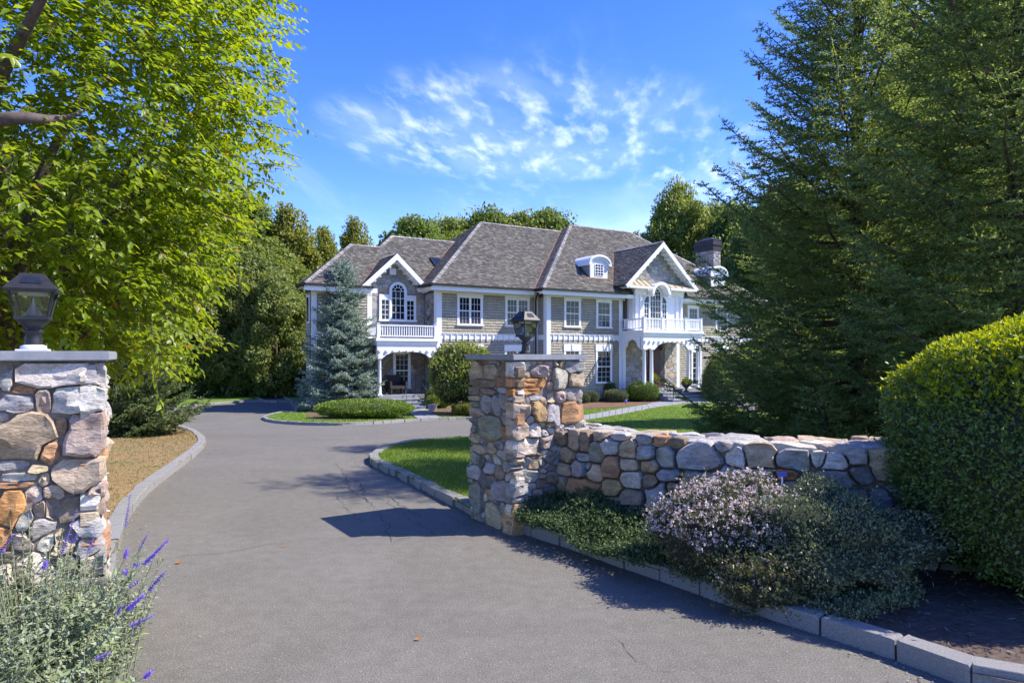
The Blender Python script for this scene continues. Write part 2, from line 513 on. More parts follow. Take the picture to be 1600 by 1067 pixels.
# ------------------------------------------------------------------ kerbs, stone by stone
def chamfer_block(l, w, h, c, seed):
    bm = bmesh.new()
    bmesh.ops.create_cube(bm, size=1)
    r = random.Random(seed)
    for v in bm.verts:
        v.co = Vector((v.co.x*l, v.co.y*w, v.co.z*h))
    bmesh.ops.bevel(bm, geom=bm.edges[:], offset=c, segments=2, affect='EDGES', profile=0.6)
    for v in bm.verts:
        v.co += Vector((r.uniform(-1, 1), r.uniform(-1, 1), r.uniform(-1, 1)))*c*0.3
    me = bpy.data.meshes.new('kerb_stone')
    bm.to_mesh(me); bm.free()
    me.materials.append(GRANITE)
    return me
BLOCKS = [chamfer_block(1, 1, 1, 0.05, s) for s in range(6)]
def kerb(name, line, length, width, height, inset=0.5, limit=999, jit=0.02):
    root = obj(name, None); root['kind'] = 'structure'
    P = np.array(line); seg = np.hypot(*np.diff(P, axis=0).T); S = np.concatenate([[0], np.cumsum(seg)])
    s = 0.0; n = 0
    while s < S[-1] - length*0.5 and n < limit:
        l = length*RND.uniform(0.88, 1.12)
        a = np.array([np.interp(s, S, P[:, 0]), np.interp(s, S, P[:, 1])])
        e = min(s+l, S[-1])
        b = np.array([np.interp(e, S, P[:, 0]), np.interp(e, S, P[:, 1])])
        c = (a+b)/2; d = b-a; ln = math.hypot(*d)
        nrm = np.array([-d[1], d[0]])/ln
        o = bpy.data.objects.new('kerb_stone', RND.choice(BLOCKS))
        z0, z1 = float(hgt(a[1])), float(hgt(b[1]))
        q = c + nrm*(width*inset + RND.uniform(-jit, jit))
        o.location = (q[0], q[1], (z0+z1)/2 + height*0.5 - 0.06 + RND.uniform(-1, 1)*jit*0.35)
        o.rotation_euler = (RND.uniform(-.03, .03), -math.atan2(z1-z0, ln), math.atan2(d[1], d[0]) + RND.uniform(-1, 1)*jit)
        o.scale = (ln-0.012, width*RND.uniform(0.93, 1.05), height+0.12)
        link(o, root)
        s += l; n += 1
    return root
kerb('left_kerb', LEFT_KERB[:92], 0.52, 0.15, 0.10, inset=0.5, jit=0.008)
kerb('island_kerb', ISLAND_KERB, 0.27, 0.14, 0.105, inset=-0.5)
kerb('front_kerb', FRONT_KERB, 0.42, 0.14, 0.12, inset=0.5, jit=0.012)
kerb('house_kerb', HOUSE_KERB, 0.42, 0.14, 0.10, inset=0.4)
kerb('far_kerb', FAR_KERB[8:60], 0.50, 0.15, 0.10, inset=0.4)

# cracks in the asphalt: thin tarry lines lying on it
CRACK = m_plain('crack_tar', (0.035, 0.033, 0.032), 0.9, 0, 0.3, 30)
def crack(pxs, w, seed):
    r = random.Random(seed); mb = MB()
    base = [gp(*p) for p in pxs]; pts = []
    for (a, b) in zip(base[:-1], base[1:]):
        n = max(3, int(math.hypot(b[0]-a[0], b[1]-a[1])/0.10))
        for i in range(n):
            t = i/n
            pts.append((a[0]+(b[0]-a[0])*t + r.uniform(-.035, .035), a[1]+(b[1]-a[1])*t + r.uniform(-.035, .035)))
    pts.append(base[-1]); vs = []; fs = []
    for i, p in enumerate(pts):
        q = pts[min(i+1, len(pts)-1)]; o_ = pts[max(i-1, 0)]
        dx, dy = q[0]-o_[0], q[1]-o_[1]; l = math.hypot(dx, dy)+1e-6
        ww = .6*w*r.uniform(0.3, 1.0)*min(1, i/3+.2, (len(pts)-1-i)/3+.2)
        z = float(hgt(p[1]))+0.004
        vs += [(p[0]-dy/l*ww, p[1]+dx/l*ww, z), (p[0]+dy/l*ww, p[1]-dx/l*ww, z)]
    fs = [(2*i, 2*i+1, 2*i+3, 2*i+2) for i in range(len(pts)-1)]
    mb.add(vs, fs)
    me = mb.mesh('crack', CRACK)
    if me.polygons[0].normal.z < 0: me.flip_normals()
    o = obj('crack', me, bpy.data.objects['driveway'])
    return o
for i, (pl, w) in enumerate([
    ([(522, 722), (540, 745), (548, 765), (575, 785)], .008), ([(538, 745), (560, 752), (572, 775), (583, 795)], .009),
    ([(583, 795), (606, 822), (612, 848)], .008), ([(560, 760), (600, 770), (640, 800), (668, 812)], .008),
    ([(600, 770), (612, 792), (650, 818), (690, 842)], .007), ([(240, 878), (300, 868), (360, 862), (440, 848), (530, 838)], .005),
    ([(330, 715), (420, 718), (540, 714)], .006), ([(948, 985), (985, 1015), (1010, 1038), (1060, 1062)], .004),
    ([(640, 800), (700, 806), (740, 822)], .007), ([(615, 850), (640, 838), (700, 836)], .006), ([(520, 770), (545, 800), (575, 822)], .006)]):
    crack(pl, w, i)

# ------------------------------------------------------------------ field stone masonry
def star_cells(seeds, bounds, nang=20, gap=0.012, cap=1.28, jitter=0.035, inside=None, seed=0, angular=False):
    """outline of each stone in a packed face: seeds are (x, z, half width, half height);
    each stone grows from its centre until it would meet its neighbour"""
    r = np.random.default_rng(seed)
    S = np.array([s[:4] for s in seeds], float)
    cells = []
    for i in range(len(S)):
        if angular:
            k_ = r.integers(15, 20)
            ang = (np.arange(k_)+r.uniform(-.34, .34, k_))/k_*2*np.pi+r.uniform(0, 6.28)
            ang = np.arctan2(np.sin(ang)*S[i, 3], np.cos(ang)*S[i, 2])
            ang = np.sort(np.mod(ang, 2*np.pi)); nang_ = k_
        else:
            ang = np.linspace(0, 2*np.pi, nang, endpoint=False); nang_ = nang
        x, z, w, h = S[i]
        near = [j for j in range(len(S)) if j != i and abs(S[j, 0]-x) < 2*(w+S[j, 2]) and abs(S[j, 1]-z) < 2*(h+S[j, 3])]
        N = S[near] if near else np.zeros((0, 4))
        steps = np.linspace(0.06, cap, 46)
        # superellipse radius: boxier than an ellipse
        ca, sa = np.cos(ang), np.sin(ang)
        rad = 1.0/((np.abs(ca)/w)**2.6 + (np.abs(sa)/h)**2.6)**(1/2.6)
        out = []
        for k in range(nang_):
            X = x + ca[k]*rad[k]*steps; Z = z + sa[k]*rad[k]*steps
            own = steps
            if len(N):
                dx = np.abs(X[:, None]-N[None, :, 0])/N[None, :, 2]; dz = np.abs(Z[:, None]-N[None, :, 1])/N[None, :, 3]
                dn = ((dx**2.6+dz**2.6)**(1/2.6)).min(1)
                ok = own < dn
            else:
                ok = np.ones(len(steps), bool)
            ok &= (X > bounds[0]) & (X < bounds[1]) & (Z > bounds[2]) & (Z < bounds[3])
            if inside is not None:
                ok &= np.array([inside(a, b) for a, b in zip(X, Z)])
            bad = np.nonzero(~ok)[0]
            rr = steps[bad[0]-1] if len(bad) and bad[0] > 0 else (steps[0]*0.5 if len(bad) else cap)
            out.append(rr*rad[k])
        out = np.array(out)
        out = np.maximum(out*(1+r.uniform(-jitter, jitter, nang_)) - gap, 0.008)
        sm = out if angular else (np.roll(out, 1)+5*out+np.roll(out, -1))/7
        cells.append(np.stack([x+ca*sm, z+sa*sm], 1))
    return cells

from mathutils import noise as mnoise
def stone_mesh(cell, centre, place, bulge, seed, back=0.06, rings=((1.0, -1), (1.0, 0.28), (0.978, 0.74), (0.915, 0.94), (0.72, 1.0), (0.36, 1.02)), rough=0.012):
    """a rounded stone on a face; place(x, z, d) puts a face point, d proud of the face, into space"""
    n = len(cell); vs = []; fs = []
    so = Vector((seed*7.31 % 91, seed*3.17 % 77, seed*1.73 % 53))
    tx, tz = (math.sin(seed*1.3)*0.5, math.cos(seed*2.1)*0.45)
    ext = max(np.ptp(cell[:, 0]), np.ptp(cell[:, 1]))+1e-6
    for (s, d) in rings:
        for p in cell:
            x = centre[0]+(p[0]-centre[0])*s; z = centre[1]+(p[1]-centre[1])*s
            nv = mnoise.noise(Vector((x*6, z*6, d*1.5))+so)*rough*1.6 + mnoise.noise(Vector((x*17, z*17, d*3))+so)*rough*0.7
            if d < 0: dd = -back
            else: dd = d*bulge*(1+ (tx*(x-centre[0])+tz*(z-centre[1]))/ext*1.6) + nv*(0.3+d)
            vs.append(place(x, z, dd))
    vs.append(place(centre[0], centre[1], bulge*1.0))
    m = len(rings)
    for k in range(m-1):
        for j in range(n):
            a, b = k*n+j, k*n+(j+1) % n
            fs.append((a, b, b+n, a+n))
    fs += [((m-1)*n+j, (m-1)*n+(j+1) % n, m*n) for j in range(n)]
    me = bpy.data.meshes.new('stone')
    me.from_pydata([tuple(v) for v in vs], [], fs)
    me.polygons.foreach_set('use_smooth', [True]*len(fs))
    me.set_sharp_from_angle(angle=math.radians(24))
    me.update()
    return me

TONES = {  # colours of the stones themselves
 'g': (0.30, 0.295, 0.29), 'l': (0.41, 0.395, 0.375), 'd': (0.16, 0.155, 0.15), 't': (0.40, 0.32, 0.23), 'b': (0.24, 0.185, 0.135),
 'r': (0.36, 0.205, 0.115), 'o': (0.47, 0.235, 0.095), 'p': (0.40, 0.315, 0.275), 'w': (0.55, 0.51, 0.45), 's': (0.335, 0.335, 0.335), 'v': (0.25, 0.245, 0.20), 'y': (0.40, 0.275, 0.135)}
TONE_GAIN = 1.0
def tone(k, r):
    c = TONES[k]; f = r.uniform(0.85, 1.15)*TONE_GAIN
    return (c[0]*f, c[1]*f*r.uniform(.97, 1.03), c[2]*f*r.uniform(.93, 1.07), 1)

def fill_seeds(seeds, bounds, smin, smax, r, tries=4000, palette='ggltbpdvw', inside=None):
    """put further stones wherever the listed ones leave room"""
    out = list(seeds)
    x0, x1, z0, z1 = bounds
    for k in range(tries):
        f = 1 - k/tries
        x = r.uniform(x0, x1); z = r.uniform(z0, z1)
        w = r.uniform(smin, smin+(smax-smin)*f)*1.15; h = w*r.uniform(0.55, 0.95)
        if inside is not None and not inside(x, z): continue
        if all((abs(x-s[0])/(w+s[2]))**2.6 + (abs(z-s[1])/(h+s[3]))**2.6 > 0.80 for s in out):
            out.append((x, z, w, h, r.choice(palette)))
    return out

ROUND = ((1.0, -1), (1.0, 0.20), (0.975, 0.66), (0.91, 0.92), (0.74, 1.0), (0.36, 1.02))
CRISP = ((1.0, -1), (1.0, 0.46), (0.955, 0.90), (0.80, 1.0), (0.42, 1.03))
def build_stones(seeds, bounds, place, parent, name, bulge, gap, seed, mat=STONE, inside=None, cap=1.75, nang=24, rough=0.019, minsize=0.012, back=0.06, angular=True, rings=None):
    r = random.Random(seed)
    cells = star_cells(seeds, bounds, nang, gap, cap, 0.035, inside, seed, angular)
    for i, (s, c) in enumerate(zip(seeds, cells)):
        if min(np.ptp(c[:, 0]), np.ptp(c[:, 1])) < minsize: continue
        cen = c.mean(0)
        b = bulge*r.uniform(0.75, 1.2)*min(1.0, 0.35+min(s[2], s[3])*6)
        me = stone_mesh(c, cen, place, b, seed*13+i*1.0, back=back, rough=rough, rings=rings or CRISP)
        me.materials.append(mat)
        o = bpy.data.objects.new(name, me)
        o.color = tone(s[4], r)
        link(o, parent)

PHI_R = math.radians(33.5)      # both gate pillars stand square to the house
PHI_L = math.radians(27.5)
def frame(phi):
    return Vector((math.cos(phi), math.sin(phi), 0)), Vector((-math.sin(phi), math.cos(phi), 0))

def face_from_px(px, py, O, e):
    """distance along a vertical face (through O along e) and height of a pixel"""
    k = (px-800)/FPX
    t = (k*O.y - O.x)/(e.x - k*e.y)
    Y = O.y + t*e.y
    return t, EYE + (HORIZON-py)*Y/FPX, Y

def seeds_from_px(lst, ox, oy, sc, O, e):
    out = []
    for (cx, cy, hw, hh, col) in lst:
        px, py = ox+cx/sc, oy+cy/sc
        t, z, Y = face_from_px(px, py, O, e)
        t2, _, _ = face_from_px(px+hw/sc, py, O, e)
        t1, _, _ = face_from_px(px-hw/sc, py, O, e)
        out.append((t, z, abs(t2-t1)/2, hh/sc*Y/FPX, col))
    return out

TONE_GAIN = 1.12
# ---- right pillar
RF = Vector((0.02, 6.62, 0)); SR = 0.86
eR, vR = frame(PHI_R)            # along the lit face, and back along the shaded face
pil = thing('gate_pillar', 'fieldstone gate pillar between the drive and the low stone wall, lamp on its bluestone cap', 'stone pillar', tuple(RF + (eR+vR)*SR/2), PHI_R, 'stone gate pillars')
cen_r = RF + (eR+vR)*SR/2
LFACE = [(165,270,65,90,'t'),(325,290,75,88,'t'),(505,285,92,100,'b'),(245,185,40,22,'r'),(340,180,50,18,'g'),(490,175,80,18,'t'),(240,420,150,42,'b'),(415,400,40,55,'r'),(510,430,80,48,'b'),
 (140,510,50,42,'b'),(300,510,88,36,'b'),(480,500,85,36,'l'),(150,585,52,30,'t'),(140,650,48,32,'v'),(150,735,62,58,'p'),(280,650,85,105,'g'),(402,668,46,122,'g'),(505,640,58,100,'g'),(440,555,32,24,'g'),
 (500,815,62,82,'s'),(555,710,30,68,'y'),(592,822,26,44,'r'),(345,910,130,140,'v'),(160,840,44,38,'d'),(130,920,45,40,'v'),(192,930,22,52,'r'),(485,960,42,80,'r'),(150,1030,60,50,'t'),(235,1050,40,40,'g')]
LFACE2 = [(190,150,80,50,'t'),(135,230,45,64,'g'),(215,265,34,78,'d'),(265,235,25,44,'l'),(315,135,50,58,'t'),(385,105,65,42,'g'),(430,200,58,50,'s'),(360,255,78,48,'l'),(515,140,58,72,'p'),(520,60,40,38,'g'),(440,60,40,40,'r'),
 (290,345,64,70,'s'),(140,385,58,78,'s'),(280,475,90,82,'d'),(400,390,50,74,'b'),(475,330,48,54,'g'),(482,435,28,44,'w'),(435,585,88,110,'g'),(315,620,60,64,'t'),(240,645,30,48,'w'),(155,645,62,160,'v'),(335,830,78,138,'t'),
 (180,870,58,44,'t'),(430,755,40,62,'g'),(380,700,24,24,'g'),(500,850,68,160,'y'),(240,750,26,60,'g')]
RFACE = [(655,270,62,90,'w'),(785,205,76,62,'l'),(895,182,34,28,'t'),(975,205,54,52,'p'),(870,285,80,80,'p'),(742,330,44,45,'t'),(775,415,178,55,'o'),(780,510,176,40,'o'),(705,600,78,48,'l'),(825,572,62,38,'w'),(682,740,84,95,'t'),
 (860,730,94,115,'y'),(935,610,44,68,'t'),(770,825,45,62,'l'),(652,940,88,105,'t'),(806,940,68,90,'w')]
RFACE2 = [(515,290,15,24,'t'),(490,280,10,14,'l'),(565,295,36,32,'g'),(458,335,16,27,'t'),(577,355,36,34,'t'),(507,350,36,55,'l'),(463,383,15,22,'t'),(460,435,28,28,'t'),(507,432,28,30,'p'),(565,420,44,29,'g'),(478,510,36,52,'g'),(555,505,53,54,'r'),(425,556,14,10,'t'),(465,556,18,12,'y')]
RFACE3 = [(690,120,122,100,'w'),(785,240,55,30,'d'),(760,315,55,44,'b'),(660,285,70,66,'s'),(690,430,110,74,'s'),(610,430,40,70,'t'),(655,560,90,74,'s'),(740,540,44,40,'l'),(640,660,70,40,'g')]
# the shaded left face: distance is measured from the near corner back along vR
sl = seeds_from_px(LFACE, 720, 540, 7.11, RF, vR) + seeds_from_px(LFACE2, 720, 680, 6.67, RF, vR)
CORE = 0.045
ZT = 1.695
rr_ = random.Random(3)
bl = (-0.035, SR+0.03, -0.05, ZT-0.005)
sl = [s for s in sl if s[0] > -0.02]
sl = fill_seeds(sl, (0.02, SR, 0, ZT-0.03), 0.026, 0.07, rr_, 5000)
to_local = Matrix.Translation(cen_r).to_4x4() @ Matrix.Rotation(PHI_R, 4, 'Z')
inv = to_local.inverted()
build_stones(sl, bl, lambda x, z, d: inv @ (RF + vR*x - eR*(d-CORE) + Vector((0, 0, z))), pil, 'stone', 0.070, 0.004, 1)
sr_ = seeds_from_px(RFACE, 720, 540, 7.11, RF, eR) + seeds_from_px(RFACE2, 700, 470, 2.884, RF, eR) + seeds_from_px(RFACE3, 720, 680, 6.67, RF, eR)
sr_ = fill_seeds(sr_, (0.02, SR, 0, ZT-0.03), 0.026, 0.08, rr_, 5000)
build_stones(sr_, bl, lambda x, z, d: inv @ (RF + eR*x - vR*(d-CORE) + Vector((0, 0, z))), pil, 'stone', 0.070, 0.004, 2)
sb = fill_seeds([], (0.03, SR-.03, 0, ZT-0.03), 0.06, 0.16, rr_, 2500)
build_stones(sb, (0.03, SR-0.03, -0.05, ZT-.005), lambda x, z, d: inv @ (RF + vR*SR + eR*(SR-x) + vR*(d-CORE) + Vector((0, 0, z))), pil, 'stone', 0.07, 0.007, 4)
sb = fill_seeds([], (0.03, SR-.03, 0, ZT-0.03), 0.06, 0.16, rr_, 2500)
build_stones(sb, (0.03, SR-0.03, -0.05, ZT-.005), lambda x, z, d: inv @ (RF + eR*SR + vR*x + eR*(d-CORE) + Vector((0, 0, z))), pil, 'stone', 0.07, 0.007, 5)
mb = MB(); h = SR/2-CORE+0.020
mb.box(-h, h, -h, h, -0.1, ZT); mb.build('mortar_core', MORTAR, pil)
def cap_slab(half, z0, z1):
    bm = bmesh.new(); bmesh.ops.create_cube(bm, size=1)
    for v in bm.verts: v.co = Vector((v.co.x*2*half, v.co.y*2*half, (z0+z1)/2+v.co.z*(z1-z0)))
    bmesh.ops.bevel(bm, geom=bm.edges[:], offset=0.006, segments=2, affect='EDGES')
    me = bpy.data.meshes.new('cap'); bm.to_mesh(me); bm.free(); me.materials.append(BLUESTONE); return me
obj('cap', cap_slab(SR/2+0.035, ZT, ZT+0.058), pil)
CAPTOP_R = ZT+0.058

# ---- left pillar: sunlight on its front is put into paler stone tones
TONE_GAIN = 1.18
LC = Vector((-2.283, 3.86, 0)); SL = 0.80   # near right corner of its cap
eL, vL = frame(PHI_L)
LF = LC - eL*0.03 + vL*0.03                  # near right corner of the stonework
cen_l = LF + (-eL+vL)*SL/2
pl = thing('gate_pillar', 'fieldstone gate pillar at the left, purple salvia at its foot, lamp on its bluestone cap', 'stone pillar', tuple(cen_l), PHI_L, 'stone gate pillars')
FACE = [(35,240,65,95,'l'),(390,225,290,88,'w'),(750,225,78,65,'l'),(180,335,85,38,'r'),(575,410,200,112,'l'),(330,420,62,88,'p'),(100,440,150,72,'s'),(10,560,60,66,'g'),(200,715,248,188,'t'),(465,615,60,70,'b'),(632,685,165,178,'p'),
 (365,810,90,110,'r'),(300,930,78,48,'t'),(580,960,200,118,'t'),(150,1003,160,32,'l'),(330,1010,50,60,'t'),(90,1058,150,28,'r'),(100,900,140,40,'g')]
FACE2 = [(60,185,74,108,'o'),(170,115,44,48,'w'),(205,190,40,50,'t'),(255,185,35,58,'t'),(400,182,105,52,'b'),(440,270,60,68,'l'),(120,245,60,58,'g'),(200,275,70,58,'l'),(20,325,50,60,'o'),(340,352,70,58,'t'),(240,350,40,40,'w'),(100,350,50,50,'p'),(430,380,60,50,'g')]
sf = seeds_from_px(FACE, 0, 540, 4.845, LF, -eL) + seeds_from_px(FACE2, 0, 740, 3.264, LF, -eL)
ZTL = 1.715
sf = fill_seeds(sf, (0.0, SL, 0, ZTL-0.03), 0.04, 0.12, rr_, 3000)
bl = (-0.02, SL+0.03, -0.05, ZTL-0.008)
inv = (Matrix.Translation(cen_l).to_4x4() @ Matrix.Rotation(PHI_L, 4, 'Z')).inverted()
build_stones(sf, bl, lambda x, z, d: inv @ (LF - eL*x - vL*(d-CORE) + Vector((0, 0, z))), pl, 'stone', 0.070, 0.003, 7)
FR = [(822,165,22,30,'w'),(835,260,20,50,'l'),(812,290,18,40,'w'),(812,380,20,40,'l'),(838,480,24,66,'l'),(822,620,22,60,'l'),(800,740,18,50,'t'),(790,850,20,70,'r'),(785,1000,22,60,'w')]
ss = seeds_from_px(FR, 0, 540, 4.845, LF, vL)
ss = [(min(max(a, .09), SL-.12), z, max(min(w, .16), .09), min(hh, .14), c) for a, z, w, hh, c in ss]
ss = fill_seeds(ss, (0.02, SL, 0, ZTL-0.03), 0.05, 0.15, rr_, 3000, 'wlltrp')
build_stones(ss, (-0.02, SL-.03, -0.05, ZTL-.008), lambda x, z, d: inv @ (LF + vL*x + eL*(d-CORE) + Vector((0, 0, z))), pl, 'stone', 0.045, 0.007, 8)
for k, (a0, da, out) in enumerate(((LF+vL*SL, -eL, vL), (LF-eL*SL, vL, -eL))):
    sb = fill_seeds([], (0.03, SL-.03, 0, ZTL-0.03), 0.06, 0.16, rr_, 2500)
    build_stones(sb, (0.04, SL-.04, -0.05, ZTL-.008), lambda x, z, d: inv @ (a0 + da*x + out*(d-CORE) + Vector((0, 0, z))), pl, 'stone', 0.07, 0.007, 9+k)
mb = MB(); h = SL/2-CORE+0.020
mb.box(-h, h, -h, h, -0.1, ZTL); mb.build('mortar_core', MORTAR, pl)
obj('cap', cap_slab(SL/2+0.035, ZTL, ZTL+0.055), pl)
CAPTOP_L = ZTL+0.055

TONE_GAIN = 1.08
# ---- low wall that curves from the right pillar towards the big shrub
WP = np.array(WALL_LINE); wseg = np.hypot(*np.diff(WP, axis=0).T); WS = np.concatenate([[0], np.cumsum(wseg)])
WT = 0.34                                   # half thickness
def wall_at(s):
    s = min(max(s, 0), WS[-1]-1e-3)
    x = np.interp(s, WS, WP[:, 0]); y = np.interp(s, WS, WP[:, 1])
    x2 = np.interp(s+0.15, WS, WP[:, 0]); y2 = np.interp(s+0.15, WS, WP[:, 1])
    x1 = np.interp(max(s-0.15, 0), WS, WP[:, 0]); y1 = np.interp(max(s-0.15, 0), WS, WP[:, 1])
    d = Vector((x2-x1, y2-y1, 0)).normalized()
    return Vector((x, y, 0)), d, Vector((d.y, -d.x, 0))   # point, direction, outward (to the road)
def wall_top(s):
    return 1.03 - 0.025*math.sin(s*1.1) - 0.02*min(s/3, 1)
wl = thing('stone_wall', 'low dry fieldstone wall curving from the gate pillar to the big clipped shrub', 'stone wall', (0, 0, 0))
ss_ = np.linspace(0.0, WS[-1], 240)
fr = [wall_at(s) for s in ss_]
fpx = np.array([800+FPX*((p+n*WT).x)/((p+n*WT).y) for p, d, n in fr]); fY = np.array([(p+n*WT).y for p, d, n in fr])
def wall_seeds(lst, ox, oy, sc):
    out = []
    for (cx, cy, hw, hh, col) in lst:
        px, py = ox+cx/sc, oy+cy/sc
        s = np.interp(px, fpx, ss_); Y = np.interp(px, fpx, fY)
        w = (np.interp(px+hw/sc, fpx, ss_)-np.interp(px-hw/sc, fpx, ss_))/2
        out.append((s, EYE+(HORIZON-py)*Y/FPX, w, hh/sc*Y/FPX, col))
    return out
WA = [(150,190,40,24,'t'),(185,262,64,58,'g'),(280,230,34,45,'b'),(135,285,20,40,'t'),(365,245,64,64,'t'),(455,262,38,78,'b'),(545,320,58,84,'v'),(160,340,40,25,'t'),(225,350,32,44,'g'),(315,340,62,62,'t'),(445,360,64,40,'g'),(650,285,60,58,'l'),
 (770,310,64,64,'t'),(910,325,64,64,'g'),(1065,360,74,88,'s'),(1290,370,158,94,'l'),(155,425,50,52,'b'),(275,450,70,52,'t'),(400,450,64,74,'s'),(475,430,38,38,'g'),(530,490,62,86,'t'),(655,440,66,88,'r'),(780,415,74,44,'t'),(945,430,74,54,'t'),
 (1090,495,104,46,'g'),(660,590,68,74,'y'),(810,535,88,60,'w'),(945,545,60,60,'b'),(1000,685,94,122,'s'),(1120,610,44,68,'b'),(1310,555,150,92,'v'),(460,612,148,108,'r'),(260,575,55,84,'t'),(170,530,70,58,'d'),(810,675,104,64,'b'),(665,695,60,38,'t'),
 (580,755,45,50,'s'),(830,770,90,60,'s'),(1150,720,70,70,'g'),(1000,860,110,66,'s'),(60,420,24,40,'d'),(700,210,50,30,'l')]
WB = [(490,300,54,54,'w'),(640,285,84,58,'t'),(830,300,108,44,'s'),(990,300,50,36,'w'),(1080,312,86,38,'w'),(1220,295,60,44,'g'),(470,375,60,40,'g'),(1240,375,60,50,'d')]
sw = wall_seeds(WA, 820, 640, 4.853)+wall_seeds(WB, 1020, 640, 3.81)
sw = [s for s in sw if s[2] > 0.005]
sw = fill_seeds(sw, (0.02, WS[-1], 0.0, 0.98), 0.05, 0.17, rr_, 3500, 'gglttbdvsr')
def wall_place(x, z, d):
    p, dr, n = wall_at(x)
    return p + n*(WT-0.05+d) + Vector((0, 0, z))
build_stones(sw, (0.0, WS[-1], -0.02, 1.02), wall_place, wl, 'stone', 0.085, 0.006, 21, nang=22, cap=1.6, rings=ROUND)
sbk = fill_seeds([], (0.02, WS[-1], 0.0, 0.88), 0.08, 0.2, rr_, 1600)
build_stones(sbk, (0.0, WS[-1], -0.02, 0.95), lambda x, z, d: (lambda q: q[0]-q[2]*(WT-0.05+d)+Vector((0, 0, z)))(wall_at(x)), wl, 'stone', 0.07, 0.012, 22, nang=14)
# flat stones on top
stp = fill_seeds([], (0.02, WS[-1], -WT+.04, WT-.12), 0.09, 0.27, random.Random(8), 4200, 'ltgltwtlp')
build_stones(stp, (0.0, WS[-1], -WT-.02, WT-.035), lambda x, t, d: (lambda q: q[0]+q[2]*t+Vector((0, 0, wall_top(x)-0.045+d)))(wall_at(x)), wl, 'top_stone', 0.04, 0.006, 23, nang=20, back=0.04, rough=0.012)
mb = MB()
n = len(fr)
vs = []
for s, (p, d, nn) in zip(ss_, fr):
    w = WT-0.075; zt = wall_top(s)-0.05
    for q, z in ((p+nn*w, -0.1), (p+nn*w, zt), (p-nn*w, zt), (p-nn*w, -0.1)):
        vs.append((q.x, q.y, z))
mb.add(vs, [(4*i+k, 4*i+4+k, 4*i+4+(k+1) % 4, 4*i+(k+1) % 4) for i in range(n-1) for k in range(4)]+[(0, 1, 2, 3), (4*n-1, 4*n-2, 4*n-3, 4*n-4)])
mb.build('mortar_core', MORTAR, wl)

# ------------------------------------------------------------------ gate lamps
def gate_lamp(label, loc, rz, base_mat):
    t = thing('gate_lamp', label, 'lamp', loc, rz, 'lamps on the gate pillars')
    mb = MB(); mb.box(-.092, .092, -.092, .092, 0, .012); mb.lathe([(.078, .012), (.078, .03), (.058, .036)], 20)
    mb.build('base_plate', base_mat, t)
    mb = MB(); mb.lathe([(.054, .034), (.052, .07), (.046, .10), (.060, .108), (.062, .116), (.046, .124), (.048, .136), (.075, .152), (.098, .172), (.100, .186)], 24)
    mb.build('stem', LAMPMETAL, t)
    # tapered glass body: 0.19 wide below, 0.27 wide above
    z0, z1, b0, b1 = .186, .338, .088, .126
    mb = MB()
    mb.box(-b0-.012, b0+.012, -b0-.012, b0+.012, z0-.008, z0+.012)
    for sx in (-1, 1):
        for sy in (-1, 1):
            mb.tube([(sx*b0, sy*b0, z0), (sx*b1, sy*b1, z1)], .0085, 6)
    mb.build('frame', LAMPMETAL, t)
    for k in range(4):
        me = MB()
        a, bq = b0-.003, b1-.003
        me.add([(-a, -a, z0+.012), (a, -a, z0+.012), (bq, -bq, z1), (-bq, -bq, z1)], [(0, 1, 2, 3)])
        o = me.build('pane', LAMPGLASS, t); o.rotation_euler = (0, 0, k*math.pi/2)
    q = 2**.5
    mb = MB()
    mb.lathe([((b1+.024)*q, z1-.006), ((b1+.028)*q, z1+.010), ((b1+.012)*q, z1+.026), (.078*q, .424), (.070*q, .436), (.05*q, .440)], 4, smooth=False, square=True)
    mb.build('roof', LAMPMETAL, t)
    for k in range(4):                       # dark solar panels let into the roof slopes
        me = MB()
        lo = Vector((0, -(b1+.012)-.0, z1+.026)); hi = Vector((0, -.078, .424))
        u = (hi-lo); nn = Vector((0, -u.z, u.y)).normalized()
        if nn.z < 0: nn = -nn
        a = lo+u*.2+nn*.004; c = lo+u*.85+nn*.004
        me.add([(-.062, a.y, a.z), (.062, a.y, a.z), (.048, c.y, c.z), (-.048, c.y, c.z)], [(0, 1, 2, 3)])
        o = me.build('solar_panel', SOLAR, t); o.rotation_euler = (0, 0, k*math.pi/2)
    mb = MB(); prof = []
    for i in range(12):
        f = i/11; prof.append((.062*(1-f)**1.7+.002, z0+.014+f*.105))
    mb.lathe(prof, 16); mb.build('reflector', REFLECT, t)
    mb = MB(); mb.lathe([(.085, z1-.022), (.09, z1-.010), (.09, z1-.006)], 20); mb.build('light_ring', RINGM, t)
    return t
SOLAR = m_plain('solar_panel', (0.02, 0.022, 0.03), 0.15, 0, 0.2, 20)
REFLECT = m_plain('reflector', (0.70, 0.72, 0.80), 0.18, 0.6, 0.05, 8)
RINGM = m_plain('light_ring', (0.62, 0.60, 0.48), 0.35, 0, 0.05, 8)
PALEBASE = m_plain('pale_base', (0.62, 0.62, 0.68), 0.4, 0, 0.05, 8)
gate_lamp('black lantern with a white cone inside, on the left gate pillar under the leafy branches', tuple(cen_l+Vector((0.03, 0.0, CAPTOP_L))), PHI_L, PALEBASE).scale = (.85, .85, 1.04)
gate_lamp('black lantern on the gate pillar in front of the house', tuple(cen_r+Vector((0, 0, CAPTOP_R))), PHI_R+math.radians(6), LAMPMETAL).scale = (.74, .74, 1.03)
